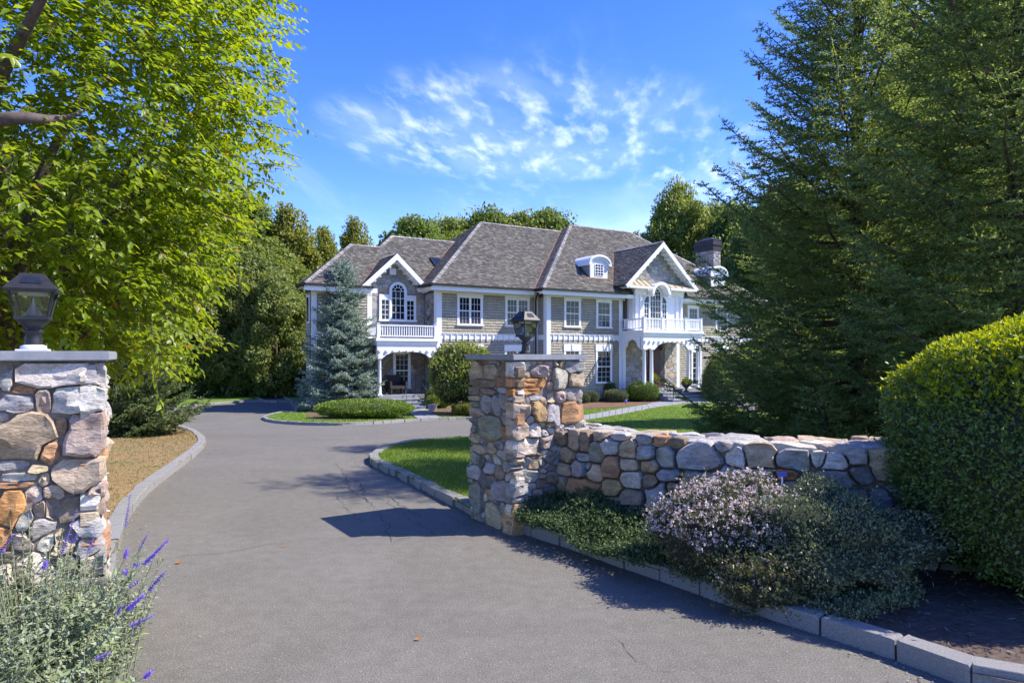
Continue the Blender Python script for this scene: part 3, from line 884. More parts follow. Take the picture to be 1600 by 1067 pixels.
# ------------------------------------------------------------------ the house
PHI_H = math.radians(31)
HO = Vector(((682-800)/FPX*33, 33.0, 0))
house = thing('house', 'large two storey shingled house with white trim and grey cedar roof', 'house', tuple(HO), PHI_H)
GZ = -0.95                                  # foundation
UH, VH = frame(PHI_H)
def hw(u, v, z=0): return HO + UH*u + VH*v + Vector((0, 0, z))

def inpoly(poly):
    P = poly
    def f(x, y):
        c = False; j = len(P)-1
        for i in range(len(P)):
            if (P[i][1] > y) != (P[j][1] > y) and x < (P[j][0]-P[i][0])*(y-P[i][1])/(P[j][1]-P[i][1])+P[i][0]: c = not c
            j = i
        return c
    return f

def shingle_field(o, ea, eb, en, poly, row, wmin, wmax, butt, seed, holes=(), stagger=0.0, reveal=0.0):
    """courses of separate shingles on a plane; returns vertices and faces"""
    r = random.Random(seed)
    o, ea, eb, en = Vector(o), Vector(ea).normalized(), Vector(eb).normalized(), Vector(en).normalized()
    b0 = min(p[1] for p in poly); b1 = max(p[1] for p in poly)
    vs = []; fs = []
    k = 0; b = b0
    def spans(bm):
        xs = []
        n = len(poly)
        for i in range(n):
            p, q = poly[i], poly[(i+1) % n]
            if (p[1] > bm) != (q[1] > bm):
                xs.append(p[0]+(bm-p[1])*(q[0]-p[0])/(q[1]-p[1]))
        xs.sort()
        sp = [(xs[i], xs[i+1]) for i in range(0, len(xs)-1, 2)]
        for (h0, h1, g0, g1) in holes:
            if g0 < bm < g1:
                ns = []
                for (s, e) in sp:
                    if h1 <= s or h0 >= e: ns.append((s, e)); continue
                    if s < h0: ns.append((s, h0))
                    if e > h1: ns.append((h1, e))
                sp = ns
        return sp
    while b < b1-0.02:
        t = min(b+row, b1)
        for (s, e) in spans((b+t)/2):
            a = s
            while a < e-0.005:
                w = r.uniform(wmin, wmax)
                a2 = min(a+w, e)
                if e-a2 < 0.04: a2 = e
                bb = b + reveal - r.uniform(0, stagger); th = butt*r.uniform(0.8, 1.25); gap = 0.004
                p = [o+ea*(a+gap)+eb*bb+en*th, o+ea*(a2-gap)+eb*bb+en*th, o+ea*(a2-gap)+eb*(t+(.01 if not reveal else 0))+en*butt*.22, o+ea*(a+gap)+eb*(t+(.01 if not reveal else 0))+en*butt*.22]
                q = [o+ea*(a+gap)+eb*bb, o+ea*(a2-gap)+eb*bb]
                n = len(vs); vs += [tuple(x) for x in p+q]
                fs += [(n, n+1, n+2, n+3), (n+4, n+5, n+1, n)]
                a = a2
        b += row; k += 1
    return vs, fs

siding = MB()
def side_wall(u0, u1, v, z0, z1, holes=(), seed=0, poly=None):
    """shingle siding on a front wall at depth v"""
    vs, fs = shingle_field((0, v, 0), (1, 0, 0), (0, 0, 1), (0, -1, 0), poly or [(u0, z0), (u1, z0), (u1, z1), (u0, z1)], 0.135, 0.10, 0.22, 0.030, seed, holes, 0.004, 0.020)
    siding.add(vs, fs)
def side_wall_v(v0, v1, u, z0, z1, seed=0):
    """shingle siding on a left-facing wall at u; v0 is the back"""
    vs, fs = shingle_field((u, v0, 0), (0, -1, 0), (0, 0, 1), (-1, 0, 0), [(0, z0), (v0-v1, z0), (v0-v1, z1), (0, z1)], 0.135, 0.10, 0.22, 0.030, seed, (), 0.004, 0.020)
    siding.add(vs, fs)

R = -0.77          # right block front
W = 1.37           # wing front
WALLM = m_plain('wall_sheathing', (0.10, 0.085, 0.065), 0.9, 0, 0.1, 5)
mb = MB()
mb.box(-0.0, 5.9, 0.0, 9.4, GZ, 5.0)
mb.box(5.87, 21.6, R, 10.0, GZ, 5.0)
mb.box(-5.65, 0.05, W, 2.2, GZ, 4.85); mb.box(-2.9, 0.04, 2.21, 8.6, GZ, 4.84)
mb.build('wall', WALLM, house)


# ---- windows
def window(u0, u1, z0, z1, v, units=1, head=0.2, cas=0.11, rows=2, cols=3, sill=True, lower=PANEBLIND, keystone=False, upper=PANE):
    """casing as the window, with panes, sashes and muntins as pieces of it"""
    mb = MB()
    f = v-0.045
    mb.box(u0, u0+cas, f, v+.01, z0, z1-head)
    mb.box(u1-cas, u1, f, v+.01, z0, z1-head)
    mb.box(u0-.02, u1+.02, f-.015, v+.01, z1-head, z1)
    win = mb.build('window', WHITE, house)
    if sill:
        mb = MB(); mb.box(u0-.04, u1+.04, f-.05, v+.01, z0-.075, z0); mb.build('sill', WHITE, win)
    a0, a1, b0, b1 = u0+cas, u1-cas, z0, z1-head
    mul = 0.07
    w = (a1-a0-mul*(units-1))/units
    mt = MB()
    for i in range(units):
        l = a0+i*(w+mul); r_ = l+w; mid = (b0+b1)/2
        if i: mt.box(l-mul, l, f-.004, v, b0, b1)
        for (c0, c1, m) in ((mid, b1, upper), (b0, mid, lower)):
            p = MB(); yy = v-0.018 if c0 == b0 else v-0.026
            p.add([(l, yy, c0), (r_, yy, c0), (r_, yy, c1), (l, yy, c1)], [(0, 1, 2, 3)])
            p.build('pane', m, win)
            s = .026
            mt.box(l, r_, yy-.014, yy+.004, c0, c0+s); mt.box(l, r_, yy-.0145, yy+.0045, c1-s, c1)
            mt.box(l, l+s, yy-.0135, yy+.003, c0+s, c1-s); mt.box(r_-s, r_, yy-.0135, yy+.003, c0+s, c1-s)
            for k in range(1, cols):
                x = l+s+(r_-l-2*s)*k/cols; mt.box(x-.007, x+.007, yy-.009, yy+.002, c0+s, c1-s)
            for k in range(1, rows):
                z = c0+s+(c1-c0-2*s)*k/rows; mt.box(l+s, r_-s, yy-.0085, yy+.0025, z-.007, z+.007)
    mt.build('muntin', WHITE, win)
    if keystone:
        kb = MB(); um = (u0+u1)/2
        kb.prism([(um-.05, z1-head+.03), (um+.05, z1-head+.03), (um+.075, z1-.02), (um-.075, z1-.02)], f-.045, f-.01)
        kb.build('keystone', WHITE, win)
    return win

def disc(mb, cu, cz, r, v, n=20, a0=0, a1=math.pi):
    pts = [(cu+r*math.cos(a0+(a1-a0)*i/n), v, cz+r*math.sin(a0+(a1-a0)*i/n)) for i in range(n+1)]
    mb.add(pts, [tuple(range(n, -1, -1))] if False else [tuple(range(n+1))])
def arc(cu, cz, r, n=20, a0=0, a1=math.pi):
    return [(cu+r*math.cos(a0+(a1-a0)*i/n), cz+r*math.sin(a0+(a1-a0)*i/n)) for i in range(n+1)]

# second storey main block
window(1.10, 2.53, 3.25, 4.78, 0, units=2)
window(3.84, 5.31, 3.25, 4.78, 0, units=2, lower=PANE)
window(3.80, 5.31, 0.25, 2.25, 0, units=2, head=.3, lower=PANE)
window(1.20, 2.55, 0.25, 2.25, 0, units=2, head=.3, lower=PANE)
side_wall(0.27, 5.6, 0, 2.78, 4.75, [(1.10, 2.53, 3.18, 5), (3.84, 5.31, 3.18, 5)], 1)
side_wall(0.27, 5.6, 0, GZ+.35, 2.50, [(3.80, 5.31, .18, 2.26), (1.2, 2.55, .18, 2.26)], 2)
# right block
window(6.98, 8.06, 3.25, 4.80, R, rows=2, cols=3)
window(9.10, 10.16, 3.25, 4.80, R, rows=2, cols=3)
window(6.96, 8.06, 0.25, 2.32, R, head=.38, rows=3, lower=PANE, keystone=True)
window(9.07, 10.20, 0.25, 2.32, R, head=.38, rows=3, lower=PANE, keystone=True)
side_wall(6.13, 10.7, R, 2.80, 4.75, [(6.98, 8.06, 3.18, 5), (9.10, 10.16, 3.18, 5)], 3)
side_wall(6.13, 10.7, R, GZ+.3, 2.53, [(6.96, 8.06, .18, 2.33), (9.07, 10.20, .18, 2.33)], 4)
side_wall_v(0.0, R+.03, 5.87, 2.80, 4.75, 5)
side_wall_v(0.0, R+.03, 5.87, GZ+.3, 2.53, 6)
# right of the portico
window(15.95, 16.85, 3.25, 4.70, R, rows=2, cols=3, lower=PANE)
window(15.62+.62, 16.24+.85, 0.0, 2.2, R, rows=3, cols=2, lower=PANE, head=.3)
window(18.3, 19.4, 3.25, 4.80, R); window(18.3, 19.4, .25, 2.3, R, head=.35, rows=3, keystone=True)
side_wall(15.0, 21.4, R, 2.80, 4.75, [(15.95, 16.85, 3.18, 5), (18.3, 19.4, 3.18, 5)], 7)
side_wall(15.3, 21.4, R, GZ+.3, 2.53, [(16.24, 17.09, -.1, 2.21), (18.3, 19.4, .18, 2.31)], 8)
# wing
window(-4.6, -3.7, 3.25, 4.65, W, lower=PANE)
window(-4.6, -3.7, .1, 1.9, W, lower=PANE)
side_wall(-5.4, -3.0, W, 2.72, 4.6, [(-4.6, -3.7, 3.18, 5)], 9)
side_wall(-5.4, -3.0, W, GZ+.3, 2.46, [(-4.6, -3.7, 0.03, 1.91)], 10)
side_wall_v(2.2, W+.03, -5.65, GZ+.3, 4.6, 11)
# left-facing windows of the wing (seen edge-on past the spruce)
mb = MB()
for v0 in (1.62,): mb.box(-5.70, -5.64, v0-.05, v0+.4, 3.2, 4.5)
wlw = mb.build('window', WHITE, house)
for v0 in (1.62,):
    p = MB(); p.add([(-5.705, v0+.36, 3.28), (-5.705, v0, 3.28), (-5.705, v0, 4.4), (-5.705, v0+.36, 4.4)], [(0, 1, 2, 3)]); p.build('pane', PANE, wlw)
siding_o = siding.build('siding_shingles', SIDING, house); siding_o['kind'] = 'stuff'

# ---- white trim on the walls: corner boards, friezes, belt courses with their small brackets
def bpart(name, m, *boxes, parent=None):
    mb = MB()
    for bx in boxes: mb.box(*bx)
    return mb.build(name, m, parent or house)
for (u0, u1, v) in ((0.0, 0.27, 0.0), (5.87, 6.13, R), (10.7, 10.96, R), (15.05, 15.28, R), (21.34, 21.6, R), (-5.65, -5.4, W), (-3.0, -2.76, W)):
    z1 = 4.98 if v != W else 4.82
    bs = [(u0, u1, v-.035, v+.01, GZ, z1)]
    if u0 == 0.0: bs.append((-.035, 0.0, 0.0, .22, GZ, 4.98))
    if u0 == 5.87: bs.append((5.835, 5.87, R, R+.22, GZ, 4.98))
    bpart('corner_board', WHITE, *bs)
bpart('corner_board', WHITE, (5.62, 5.86, -.028, .01, GZ, 4.98))
for (u0, u1, v, z0, z1) in ((0.0, 5.86, 0, 4.75, 4.98), (5.87, 11.1, R, 4.75, 4.98), (14.9, 21.6, R, 4.75, 4.98), (-5.65, -2.76, W, 4.6, 4.82)):
    bpart('frieze_board', WHITE, (u0, u1, v-.052, v+.01, z0, z1), (u0, u1, v-.10, v+.01, z1-.06, z1-.002))
belts = ((0.27, 5.62, 0.0, 2.50), (6.13, 10.7, R, 2.53), (15.28, 21.34, R, 2.53), (-5.4, -3.0, W, 2.46))
for (u0, u1, v, z0) in belts:
    bb = bpart('belt_board', WHITE, (u0, u1, v-.03, v+.01, z0, z0+.26), (u0, u1, v-.07, v+.01, z0+.262, z0+.29))
    br = MB()
    u = u0+.15
    while u < u1-.05:
        br.box(u-.02, u+.02, v-.075, v-.03, z0-.06, z0+.258); u += .335
    o = br.build('belt_brackets', WHITE, bb); o['kind'] = 'stuff'
bpart('belt_board', WHITE, (5.835, 5.87, R+.22, 0, 2.53, 2.79))

# ---- roof planes with separate shingles
PIT = 0.775
shing = MB(); deck = MB()
def roof_plane(pts, seed, eave=None):
    """planar polygon; pts[0]->pts[1] is the eave"""
    P = [Vector(p) for p in pts]
    ea = (P[1]-P[0]).normalized()
    nrm = None
    for k in range(2, len(P)):
        c = ea.cross(P[k]-P[0])
        if c.length > .2: nrm = c.normalized(); break
    if nrm.z < 0: nrm = -nrm
    eb = nrm.cross(ea).normalized()
    if eb.z < 0: eb = -eb
    poly = [((p-P[0]).dot(ea), (p-P[0]).dot(eb)) for p in P]
    vs, fs = shingle_field(P[0]+nrm*.012, ea, eb, nrm, poly, 0.135, 0.09, 0.24, 0.026, seed, (), 0.022)
    shing.add(vs, fs)
    deck.add([tuple(p) for p in P], [tuple(range(len(P)))])
    deck.add([tuple(p-nrm*.08) for p in P], [tuple(range(len(P)))])
    return nrm
EZ = 5.12; EV = -0.60                          # main eave
MR_V = 5.0; MR_Z = EZ+PIT*(MR_V-EV)            # main ridge
ME_U = -0.5
RE_V = R-0.60; RE_U = 5.25                     # right block eave and left end
RR_V = 4.75; RR_Z = EZ+PIT*(RR_V-RE_V)
RR_U0 = RE_U+(RR_V-RE_V); RR_U1 = 16.2; RE_U1 = RR_U1+(RR_V-RE_V)
WE_Z = 4.95; WE_V = W-.60; WE_U = -6.1
def zmain(v): return EZ+PIT*(v-EV)
# where the main front slope meets the right block's left hip slope: v-EV = u-RE_U
vt = MR_V-EV
VAL1 = [(RE_U, EV, EZ), (RE_U+vt, MR_V, MR_Z)]
roof_plane([(ME_U, EV, EZ), (RE_U, EV, EZ), (RE_U+vt, MR_V, MR_Z), (ME_U+vt, MR_V, MR_Z)], 1)
roof_plane([(ME_U, MR_V+vt, EZ), (ME_U, EV, EZ), (ME_U+vt, MR_V, MR_Z)], 2)                 # left hip of the main block
rt = RR_V-RE_V
roof_plane([(RE_U, RE_V+2*rt, EZ), (RE_U, RE_V, EZ), (RR_U0, RR_V, RR_Z)], 3)                # left hip of the right block
roof_plane([(RE_U, RE_V, EZ), (RE_U1, RE_V, EZ), (RR_U1, RR_V, RR_Z), (RR_U0, RR_V, RR_Z)], 4)
roof_plane([(RE_U1, RE_V, EZ), (RE_U1, RE_V+2*rt, EZ), (RR_U1, RR_V, RR_Z)], 5)
roof_plane([(RE_U1, RE_V+2*rt, EZ), (RE_U, RE_V+2*rt, EZ), (RR_U0, RR_V, RR_Z), (RR_U1, RR_V, RR_Z)], 6)
roof_plane([(8, MR_V+vt, EZ), (ME_U, MR_V+vt, EZ), (ME_U+vt, MR_V, MR_Z), (RE_U+vt, MR_V, MR_Z)], 7)
# wing
w1 = 3.07; w2 = 4.13
z1_, z2_ = WE_Z+PIT*w1, WE_Z+PIT*w2
us = WE_U+w2+1.55                                  # start of the higher ridge
G_U, G_HW, G_PZ, G_EZ, G_V = -1.72, 1.74, 6.60, 4.98, WE_V-.02
gb = WE_V+(G_PZ-WE_Z)/PIT+.05
roof_plane([(WE_U, WE_V, WE_Z), (G_U-G_HW, WE_V, WE_Z), (G_U, gb, WE_Z+PIT*(gb-WE_V)), (G_U+G_HW-.1, WE_V, WE_Z), (2.8, WE_V, WE_Z), (4.6, WE_V+w2, z2_), (us, WE_V+w2, z2_), (us-1.06, WE_V+w1, z1_), (WE_U+w1, WE_V+w1, z1_)], 8)
roof_plane([(WE_U, WE_V+1.3, WE_Z), (WE_U, WE_V, WE_Z), (WE_U+w1, WE_V+w1, z1_)], 9)
roof_plane([(us-1.06, WE_V+2*w2-w1, z1_), (us-1.06, WE_V+w1, z1_), (us, WE_V+w2, z2_)], 10)
roof_plane([(us-1.06, WE_V+1.3+1.6, WE_Z), (WE_U, WE_V+1.3, WE_Z), (WE_U+w1, WE_V+w1, z1_), (us-1.06, WE_V+w1, z1_)], 11)
roof_plane([(6, WE_V+2*w2, WE_Z), (us-1.5, WE_V+2*w2, WE_Z), (us, WE_V+w2, z2_), (4.6, WE_V+w2, z2_)], 12)
# gable over the arched window
roof_plane([(G_U-G_HW, gb-1.9, G_EZ), (G_U-G_HW, G_V, G_EZ), (G_U, G_V, G_PZ), (G_U, gb, G_PZ)], 13)
roof_plane([(G_U+G_HW, G_V, G_EZ), (G_U+G_HW, gb-1.9, G_EZ), (G_U, gb, G_PZ), (G_U, G_V, G_PZ)], 14)
# pediment gable over the portico
P_U, P_HW, P_PZ, P_EZ, P_V = 12.92, 2.72, 8.02, 5.50, -1.95
pb = RE_V+(P_PZ-EZ)/PIT+.05; pbe = RE_V+(P_EZ-EZ)/PIT
roof_plane([(P_U-P_HW, pbe, P_EZ), (P_U-P_HW, P_V, P_EZ), (P_U, P_V, P_PZ), (P_U, pb, P_PZ)], 15)
roof_plane([(P_U+P_HW, P_V, P_EZ), (P_U+P_HW, pbe, P_EZ), (P_U, pb, P_PZ), (P_U, P_V, P_PZ)], 16)
roof = deck.build('roof', ROOFING, house)
o = shing.build('roof_shingles', ROOFING, roof); o['kind'] = 'stuff'

# hip and ridge caps, copper valleys
caps = MB()
def cap_run(a, b, w=0.15, m=caps, step=0.16, lift=0.045, roll=0.35):
    a, b = Vector(a), Vector(b); d = b-a; n = max(1, int(d.length/step)); t = d.normalized()
    side = t.cross(Vector((0, 0, 1))).normalized(); up = side.cross(t).normalized()
    for i in range(n):
        p = a+d*(i/n); q = a+d*((i+1.12)/n); th = lift+RND.uniform(0, .012)
        for s in (-1, 1):
            e = side*s*w-up*w*roll
            v = [p+up*(th+.012), q+up*(th-.012), q+up*(th-.012)+e, p+up*(th+.012)+e, p, p+e]
            m.add(v, [(0, 1, 2, 3), (0, 3, 5, 4)])
cap_run((ME_U, EV, EZ), (ME_U+vt, MR_V, MR_Z), roll=.55); cap_run((RE_U, RE_V, EZ), (RR_U0, RR_V, RR_Z), roll=.55)
cap_run((RE_U1, RE_V, EZ), (RR_U1, RR_V, RR_Z), roll=.55); cap_run((ME_U+vt, MR_V, MR_Z), (RE_U+vt, MR_V, MR_Z), roll=.7); cap_run((RR_U0, RR_V, RR_Z), (RR_U1, RR_V, RR_Z), roll=.7)
cap_run((WE_U, WE_V, WE_Z), (WE_U+w1, WE_V+w1, z1_), roll=.55); cap_run((WE_U+w1, WE_V+w1, z1_), (us-1.06, WE_V+w1, z1_), roll=.7)
cap_run((us-1.06, WE_V+w1, z1_), (us, WE_V+w2, z2_), roll=.55); cap_run((us, WE_V+w2, z2_), (4.6, WE_V+w2, z2_), roll=.7)
cap_run((P_U, P_V+.02, P_PZ), (P_U, pb, P_PZ), roll=.8); cap_run((G_U, G_V+.02, G_PZ), (G_U, gb, G_PZ), roll=.8)
o = caps.build('hip_cap_shingles', HIPCAP, roof); o['kind'] = 'stuff'
cop = MB()
def valley(a, b, w=0.085, lift=.05):
    a, b = Vector(a), Vector(b); t = (b-a).normalized(); s = t.cross(Vector((0, 0, 1))).normalized()*w; up = Vector((0, 0, lift))
    cop.add([a-s+up, a+s+up, b+s+up, b-s+up], [(0, 1, 2, 3)])
valley(*VAL1)
vv = w2*1.0                                         # main left hip meets the wing's front slope
def leftval(z):
    u = ME_U+(z-EZ)/PIT; v = WE_V+(z-WE_Z)/PIT; return (u, v, z)
valley(leftval(EZ+.05), leftval(z2_-.05))
def gval(cu, hw_, pz, ez, pe_v, pe_z, s, f0, f1):
    out = []
    for f in (f0, f1):
        z = ez+(pz-ez)*f; out.append((cu+s*hw_*(1-f), pe_v+(z-pe_z)/PIT, z))
    return out
valley(*gval(P_U, P_HW, P_PZ, P_EZ, RE_V, EZ, -1, 0, 1), w=.07); valley(*gval(G_U, G_HW, G_PZ, G_EZ, WE_V, WE_Z, -1, 0.02, 1), w=.06)
cop.build('copper_valley', COPPER, roof)

# gutters, soffits
for (a, b) in (((ME_U, EV), (RE_U-.06, EV)), ((RE_U, RE_V), (P_U-P_HW+.6, RE_V)), ((P_U+P_HW-.6, RE_V), (RE_U1, RE_V)), ((WE_U, WE_V), (G_U-G_HW+.55, WE_V))):
    z = EZ if a[1] != WE_V else WE_Z
    bpart('gutter', GUTTER, (a[0]-.06, b[0], a[1]-.10, a[1]+.0, z-.10, z+.012))
bpart('gutter', GUTTER, (ME_U-.10, ME_U, EV-.1, WE_V+.2, EZ-.10, EZ+.012))
bpart('gutter', GUTTER, (RE_U-.10, RE_U, RE_V-.1, EV-.1, EZ-.10, EZ+.012))
bpart('gutter', GUTTER, (WE_U-.10, WE_U, WE_V-.1, WE_V+1.3, WE_Z-.10, WE_Z+.012))
for pts_, r_ in (([(5.55, EV+.05, EZ-.1), (5.62, -.2, 4.75), (5.66, -.085, 4.55), (5.66, -.085, GZ+.1)], .045), ([(10.98, RE_V+.1, EZ-.1), (10.99, R-.2, 4.7), (11.0, R-.12, 4.5), (11.0, R-.12, 3.0)], .04)):
    dn = MB(); dn.tube(pts_, r_, 10); dn.build('downspout', GUTTER, house)
sof = MB()
zs = EZ-.14
sof.box(ME_U+.02, RE_U+.2, EV+.02, .01, zs-.02, zs); sof.box(ME_U+.02, -.0, .011, W, zs-.021, zs-.001)
sof.box(RE_U+.02, RE_U1-.02, RE_V+.02, R+.01, zs-.02, zs); sof.box(RE_U+.02, 5.87, R+.011, EV+.019, zs-.021, zs-.001)
sof.box(WE_U+.02, -2.9, WE_V+.02, W+.01, WE_Z-.16, WE_Z-.14); sof.box(WE_U+.02, -5.65, W+.011, WE_V+1.3, WE_Z-.161, WE_Z-.141)
for (u0, u1, v0, v1, z) in ((ME_U-.0, RE_U, EV-.012, EV+.02, EZ), (RE_U, RE_U1, RE_V-.012, RE_V+.02, EZ), (WE_U, -2.7, WE_V-.012, WE_V+.02, WE_Z)):
    sof.box(u0, u1, v0, v1, z-.30, z-.085)
sof.build('soffit', WHITE, house)
dent = MB()
for (u0, u1, va, vb, z) in ((ME_U+.1, RE_U, EV+.06, -.11, EZ-.16), (RE_U+.1, RE_U1-.1, RE_V+.06, R-.11, EZ-.16), (WE_U+.1, -3.0, WE_V+.06, W-.11, WE_Z-.16)):
    u = u0
    while u < u1:
        dent.box(u, u+.07, va, vb, z-.10, z-.001); u += .34
v = EV+.1
while v < W: dent.box(ME_U+.06, -.11, v, v+.07, EZ-.27, EZ-.162); v += .34
o = dent.build('cornice_brackets', WHITE, house); o['kind'] = 'stuff'
def on_wing(u, v, d): return Vector((u, v, WE_Z+PIT*(v-WE_V)))+Vector((0, -PIT, 1)).normalized()*d
skb = MB(); a, b, c, d = 1.05, 1.62, 2.55, 3.20
vs = [on_wing(x, y, 0.0) for x, y in ((a, c), (b, c), (b, d), (a, d))]+[on_wing(x, y, .12) for x, y in ((a, c), (b, c), (b, d), (a, d))]
skb.add(vs, [(4, 5, 6, 7), (0, 1, 5, 4), (1, 2, 6, 5), (2, 3, 7, 6), (3, 0, 4, 7)])
sko = skb.build('skylight', GUTTER, roof)
skp = MB(); skp.add([on_wing(x, y, .128) for x, y in ((a+.07, c+.07), (b-.07, c+.07), (b-.07, d-.07), (a+.07, d-.07))], [(0, 1, 2, 3)]); skp.build('pane', PANE, sko)

# ---- stone veneer, stone by stone
def veneer(o, ea, en, poly, size, seed, part, holes=(), pal='ggtlpvsbl'):
    """a backing sheet carrying stones of its own"""
    o, ea, en = Vector(o), Vector(ea), Vector(en)
    ip = inpoly(poly)
    def inside(x, z):
        return ip(x, z) and not any(h(x, z) for h in holes)
    xs = [p[0] for p in poly]; zs_ = [p[1] for p in poly]
    bnd = (min(xs), max(xs), min(zs_), max(zs_))
    sd = fill_seeds([], bnd, size*.5, size*1.0, random.Random(seed), 2600, pal, inside)
    b = MB(); b.add([tuple(o+ea*p[0]+Vector((0, 0, p[1]))+en*.01) for p in poly], [tuple(range(len(poly)))])
    back = b.build(part, MORTAR2, house)
    build_stones(sd, bnd, lambda x, z, d: o+ea*x+en*(.012+d)+Vector((0, 0, z)), back, 'stone', .016, .004, seed, VENEER, inside, 1.7, 14, .003, .03, .005)
    return back
MORTAR2 = m_plain('pale_mortar', (0.27, 0.265, 0.25), 0.95, 0, 0.2, 12)
rect = lambda a, b, c, d: (lambda x, z: a < x < b and c < z < d)
# gabled bay of the wing: front
AW = dict(u0=-2.41, u1=-.50, zs=4.84, zb=3.40)
archhole = lambda x, z: (-2.44 < x < -.47 and 3.3 < z < 4.72) or ((x+1.455)**2+(z-4.84)**2 < .5**2)
gslope = (G_PZ-G_EZ)/G_HW
veneer((0, W, 0), (1, 0, 0), (0, -1, 0), [(-2.76, 2.5), (-.03, 2.5), (-.03, 5.0), (G_U+.05, 6.42), (G_U-.05, 6.42), (-2.76, 5.4)], .20, 31, 'gable_stonework', [archhole], 'gltlvsl')
mb = MB(); mb.prism([(-2.76, 4.8), (-.0, 4.8), (-.0, 5.0), (G_U, 6.50), (-2.95, 5.3), (-2.95, 4.8)], W, W+.3); mb.build('gable_wall', MORTAR2, house)
# left side of the main block
veneer((0, W, 0), (0, -1, 0), (-1, 0, 0), [(0.02, 2.5), (W-.24, 2.5), (W-.24, 4.75), (0.02, 4.75)], .17, 32, 'side_stonework', (), 'gdvgsbg')
veneer((0, W, 0), (0, -1, 0), (-1, 0, 0), [(0.02, GZ), (W-.24, GZ), (W-.24, 2.2), (0.02, 2.2)], .17, 33, 'side_stonework', (), 'gdvgsbg')
# back of the left porch
veneer((0, W, 0), (1, 0, 0), (0, -1, 0), [(-2.95, -.15), (-.03, -.15), (-.03, 2.2), (-2.95, 2.2)], .19, 34, 'porch_stonework', [rect(-1.72, -.78, .1, 2.0)], 'gvbdgt')
window(-1.70, -.80, .15, 1.95, W-.03, rows=3, cols=3, head=.16, lower=PANE)

# ---- arched (Palladian) window of the wing bay
def palladian(v, cu, hw_c, z0, zspr, lites, cas, label_cols, side_top, side_cols, side_rows, head, rows, arch_sides=False):
    f = v-.05
    mb = MB()
    ro = hw_c+cas
    mb.strip(arc(cu, zspr, ro), arc(cu, zspr, hw_c), f-.02, v+.01)
    mb.box(cu-ro, cu-hw_c, f-.02, v+.01, z0, zspr); mb.box(cu+hw_c, cu+ro, f-.02, v+.01, z0, zspr)
    for (a, b) in lites:
        if not arch_sides:
            mb.box(a-cas if a < cu else a, b if a < cu else b+cas, f, v+.009, side_top, side_top+head)
            mb.box(a-cas, a, f, v+.008, z0, side_top) if a < cu else mb.box(b, b+cas, f, v+.008, z0, side_top)
    win = mb.build('window', WHITE, house)
    l0 = min(a for a, b in lites); l1 = max(b for a, b in lites)
    mb = MB(); mb.box(l0-cas-.03, l1+cas+.03, f-.06, v+.01, z0-.09, z0); mb.build('sill', WHITE, win)
    yy = v-.03
    p = MB(); p.add([(cu-hw_c, yy, z0), (cu+hw_c, yy, z0)]+[(x, yy, z) for x, z in arc(cu, zspr, hw_c)], [tuple(range(23))]); p.build('pane', PANE, win)
    mt = MB()
    s = .03
    mt.box(cu-hw_c, cu-hw_c+s, yy-.015, yy, z0, zspr); mt.box(cu+hw_c-s, cu+hw_c, yy-.015, yy, z0, zspr); mt.box(cu-hw_c, cu+hw_c, yy-.016, yy, z0, z0+s)
    mt.strip(arc(cu, zspr, hw_c), arc(cu, zspr, hw_c-s), yy-.015, yy)
    g = .012
    for k in range(1, label_cols):
        x = cu-hw_c+2*hw_c*k/label_cols; mt.box(x-g, x+g, yy-.011, yy, z0, zspr)
    for k in range(1, rows+1):
        z = z0+(zspr-z0)*k/rows; mt.box(cu-hw_c, cu+hw_c, yy-.0115, yy, z-g, z+g)
    r1 = hw_c*.5
    mt.strip(arc(cu, zspr, r1+g), arc(cu, zspr, r1-g), yy-.011, yy)
    for a in (36, 72, 108, 144):
        c, sn = math.cos(math.radians(a)), math.sin(math.radians(a))
        px, pz = -sn*g, c*g
        q = [(cu+c*r1+px, zspr+sn*r1+pz), (cu+c*r1-px, zspr+sn*r1-pz), (cu+c*hw_c-px, zspr+sn*hw_c-pz), (cu+c*hw_c+px, zspr+sn*hw_c+pz)]
        mt.prism(q, yy-.0105, yy)
    for (a, b) in lites:
        p = MB()
        if arch_sides:
            # quarter-round tops that rise towards the middle light
            n = 8; w = b-a; top = []
            for i in range(n+1):
                t = i/n*math.pi/2
                top.append((b-w*math.cos(t), side_top+w*1.15*math.sin(t)) if a < cu else (a+w*math.cos(t), side_top+w*1.15*math.sin(t)))
            pts = ([(a, z0), (b, z0)]+top[::-1]) if a < cu else ([(a, z0), (b, z0)]+top)
            p.add([(x, yy, z) for x, z in pts], [tuple(range(len(pts)))])
            tt = top; outer = [(x+(-cas if a < cu else cas)*math.cos(i/n*math.pi/2), z+cas*math.sin(i/n*math.pi/2)) for i, (x, z) in enumerate(top)]
            mt.strip(outer, tt, f, v) if a < cu else mt.strip(tt, outer, f, v)
            if a < cu: mt.box(a-cas, a, f, v, z0, side_top)
            else: mt.box(b, b+cas, f, v, z0, side_top)
            mt.box(a, b, yy-.014, yy, side_top-.02, side_top+.02)
        else:
            p.add([(a, yy, z0), (b, yy, z0), (b, yy, side_top), (a, yy, side_top)], [(0, 1, 2, 3)])
        p.build('pane', PANE, win)
        mt.box(a, a+.02, yy-.0125, yy, z0, side_top); mt.box(b-.02, b, yy-.0125, yy, z0, side_top)
        for k in range(1, side_cols):
            x = a+(b-a)*k/side_cols; mt.box(x-g, x+g, yy-.011, yy, z0, side_top)
        for k in range(0, side_rows+1):
            z = z0+(side_top-z0)*k/side_rows; mt.box(a, b, yy-.0115, yy, z-g, z+g)
    mt.build('muntin', WHITE, win)
    return win
palladian(W-.04, -1.455, .345, 3.45, 4.84, [(-2.31, -1.92), (-1.01, -.62)], .11, 3, 4.40, 2, 4, .26, 4)
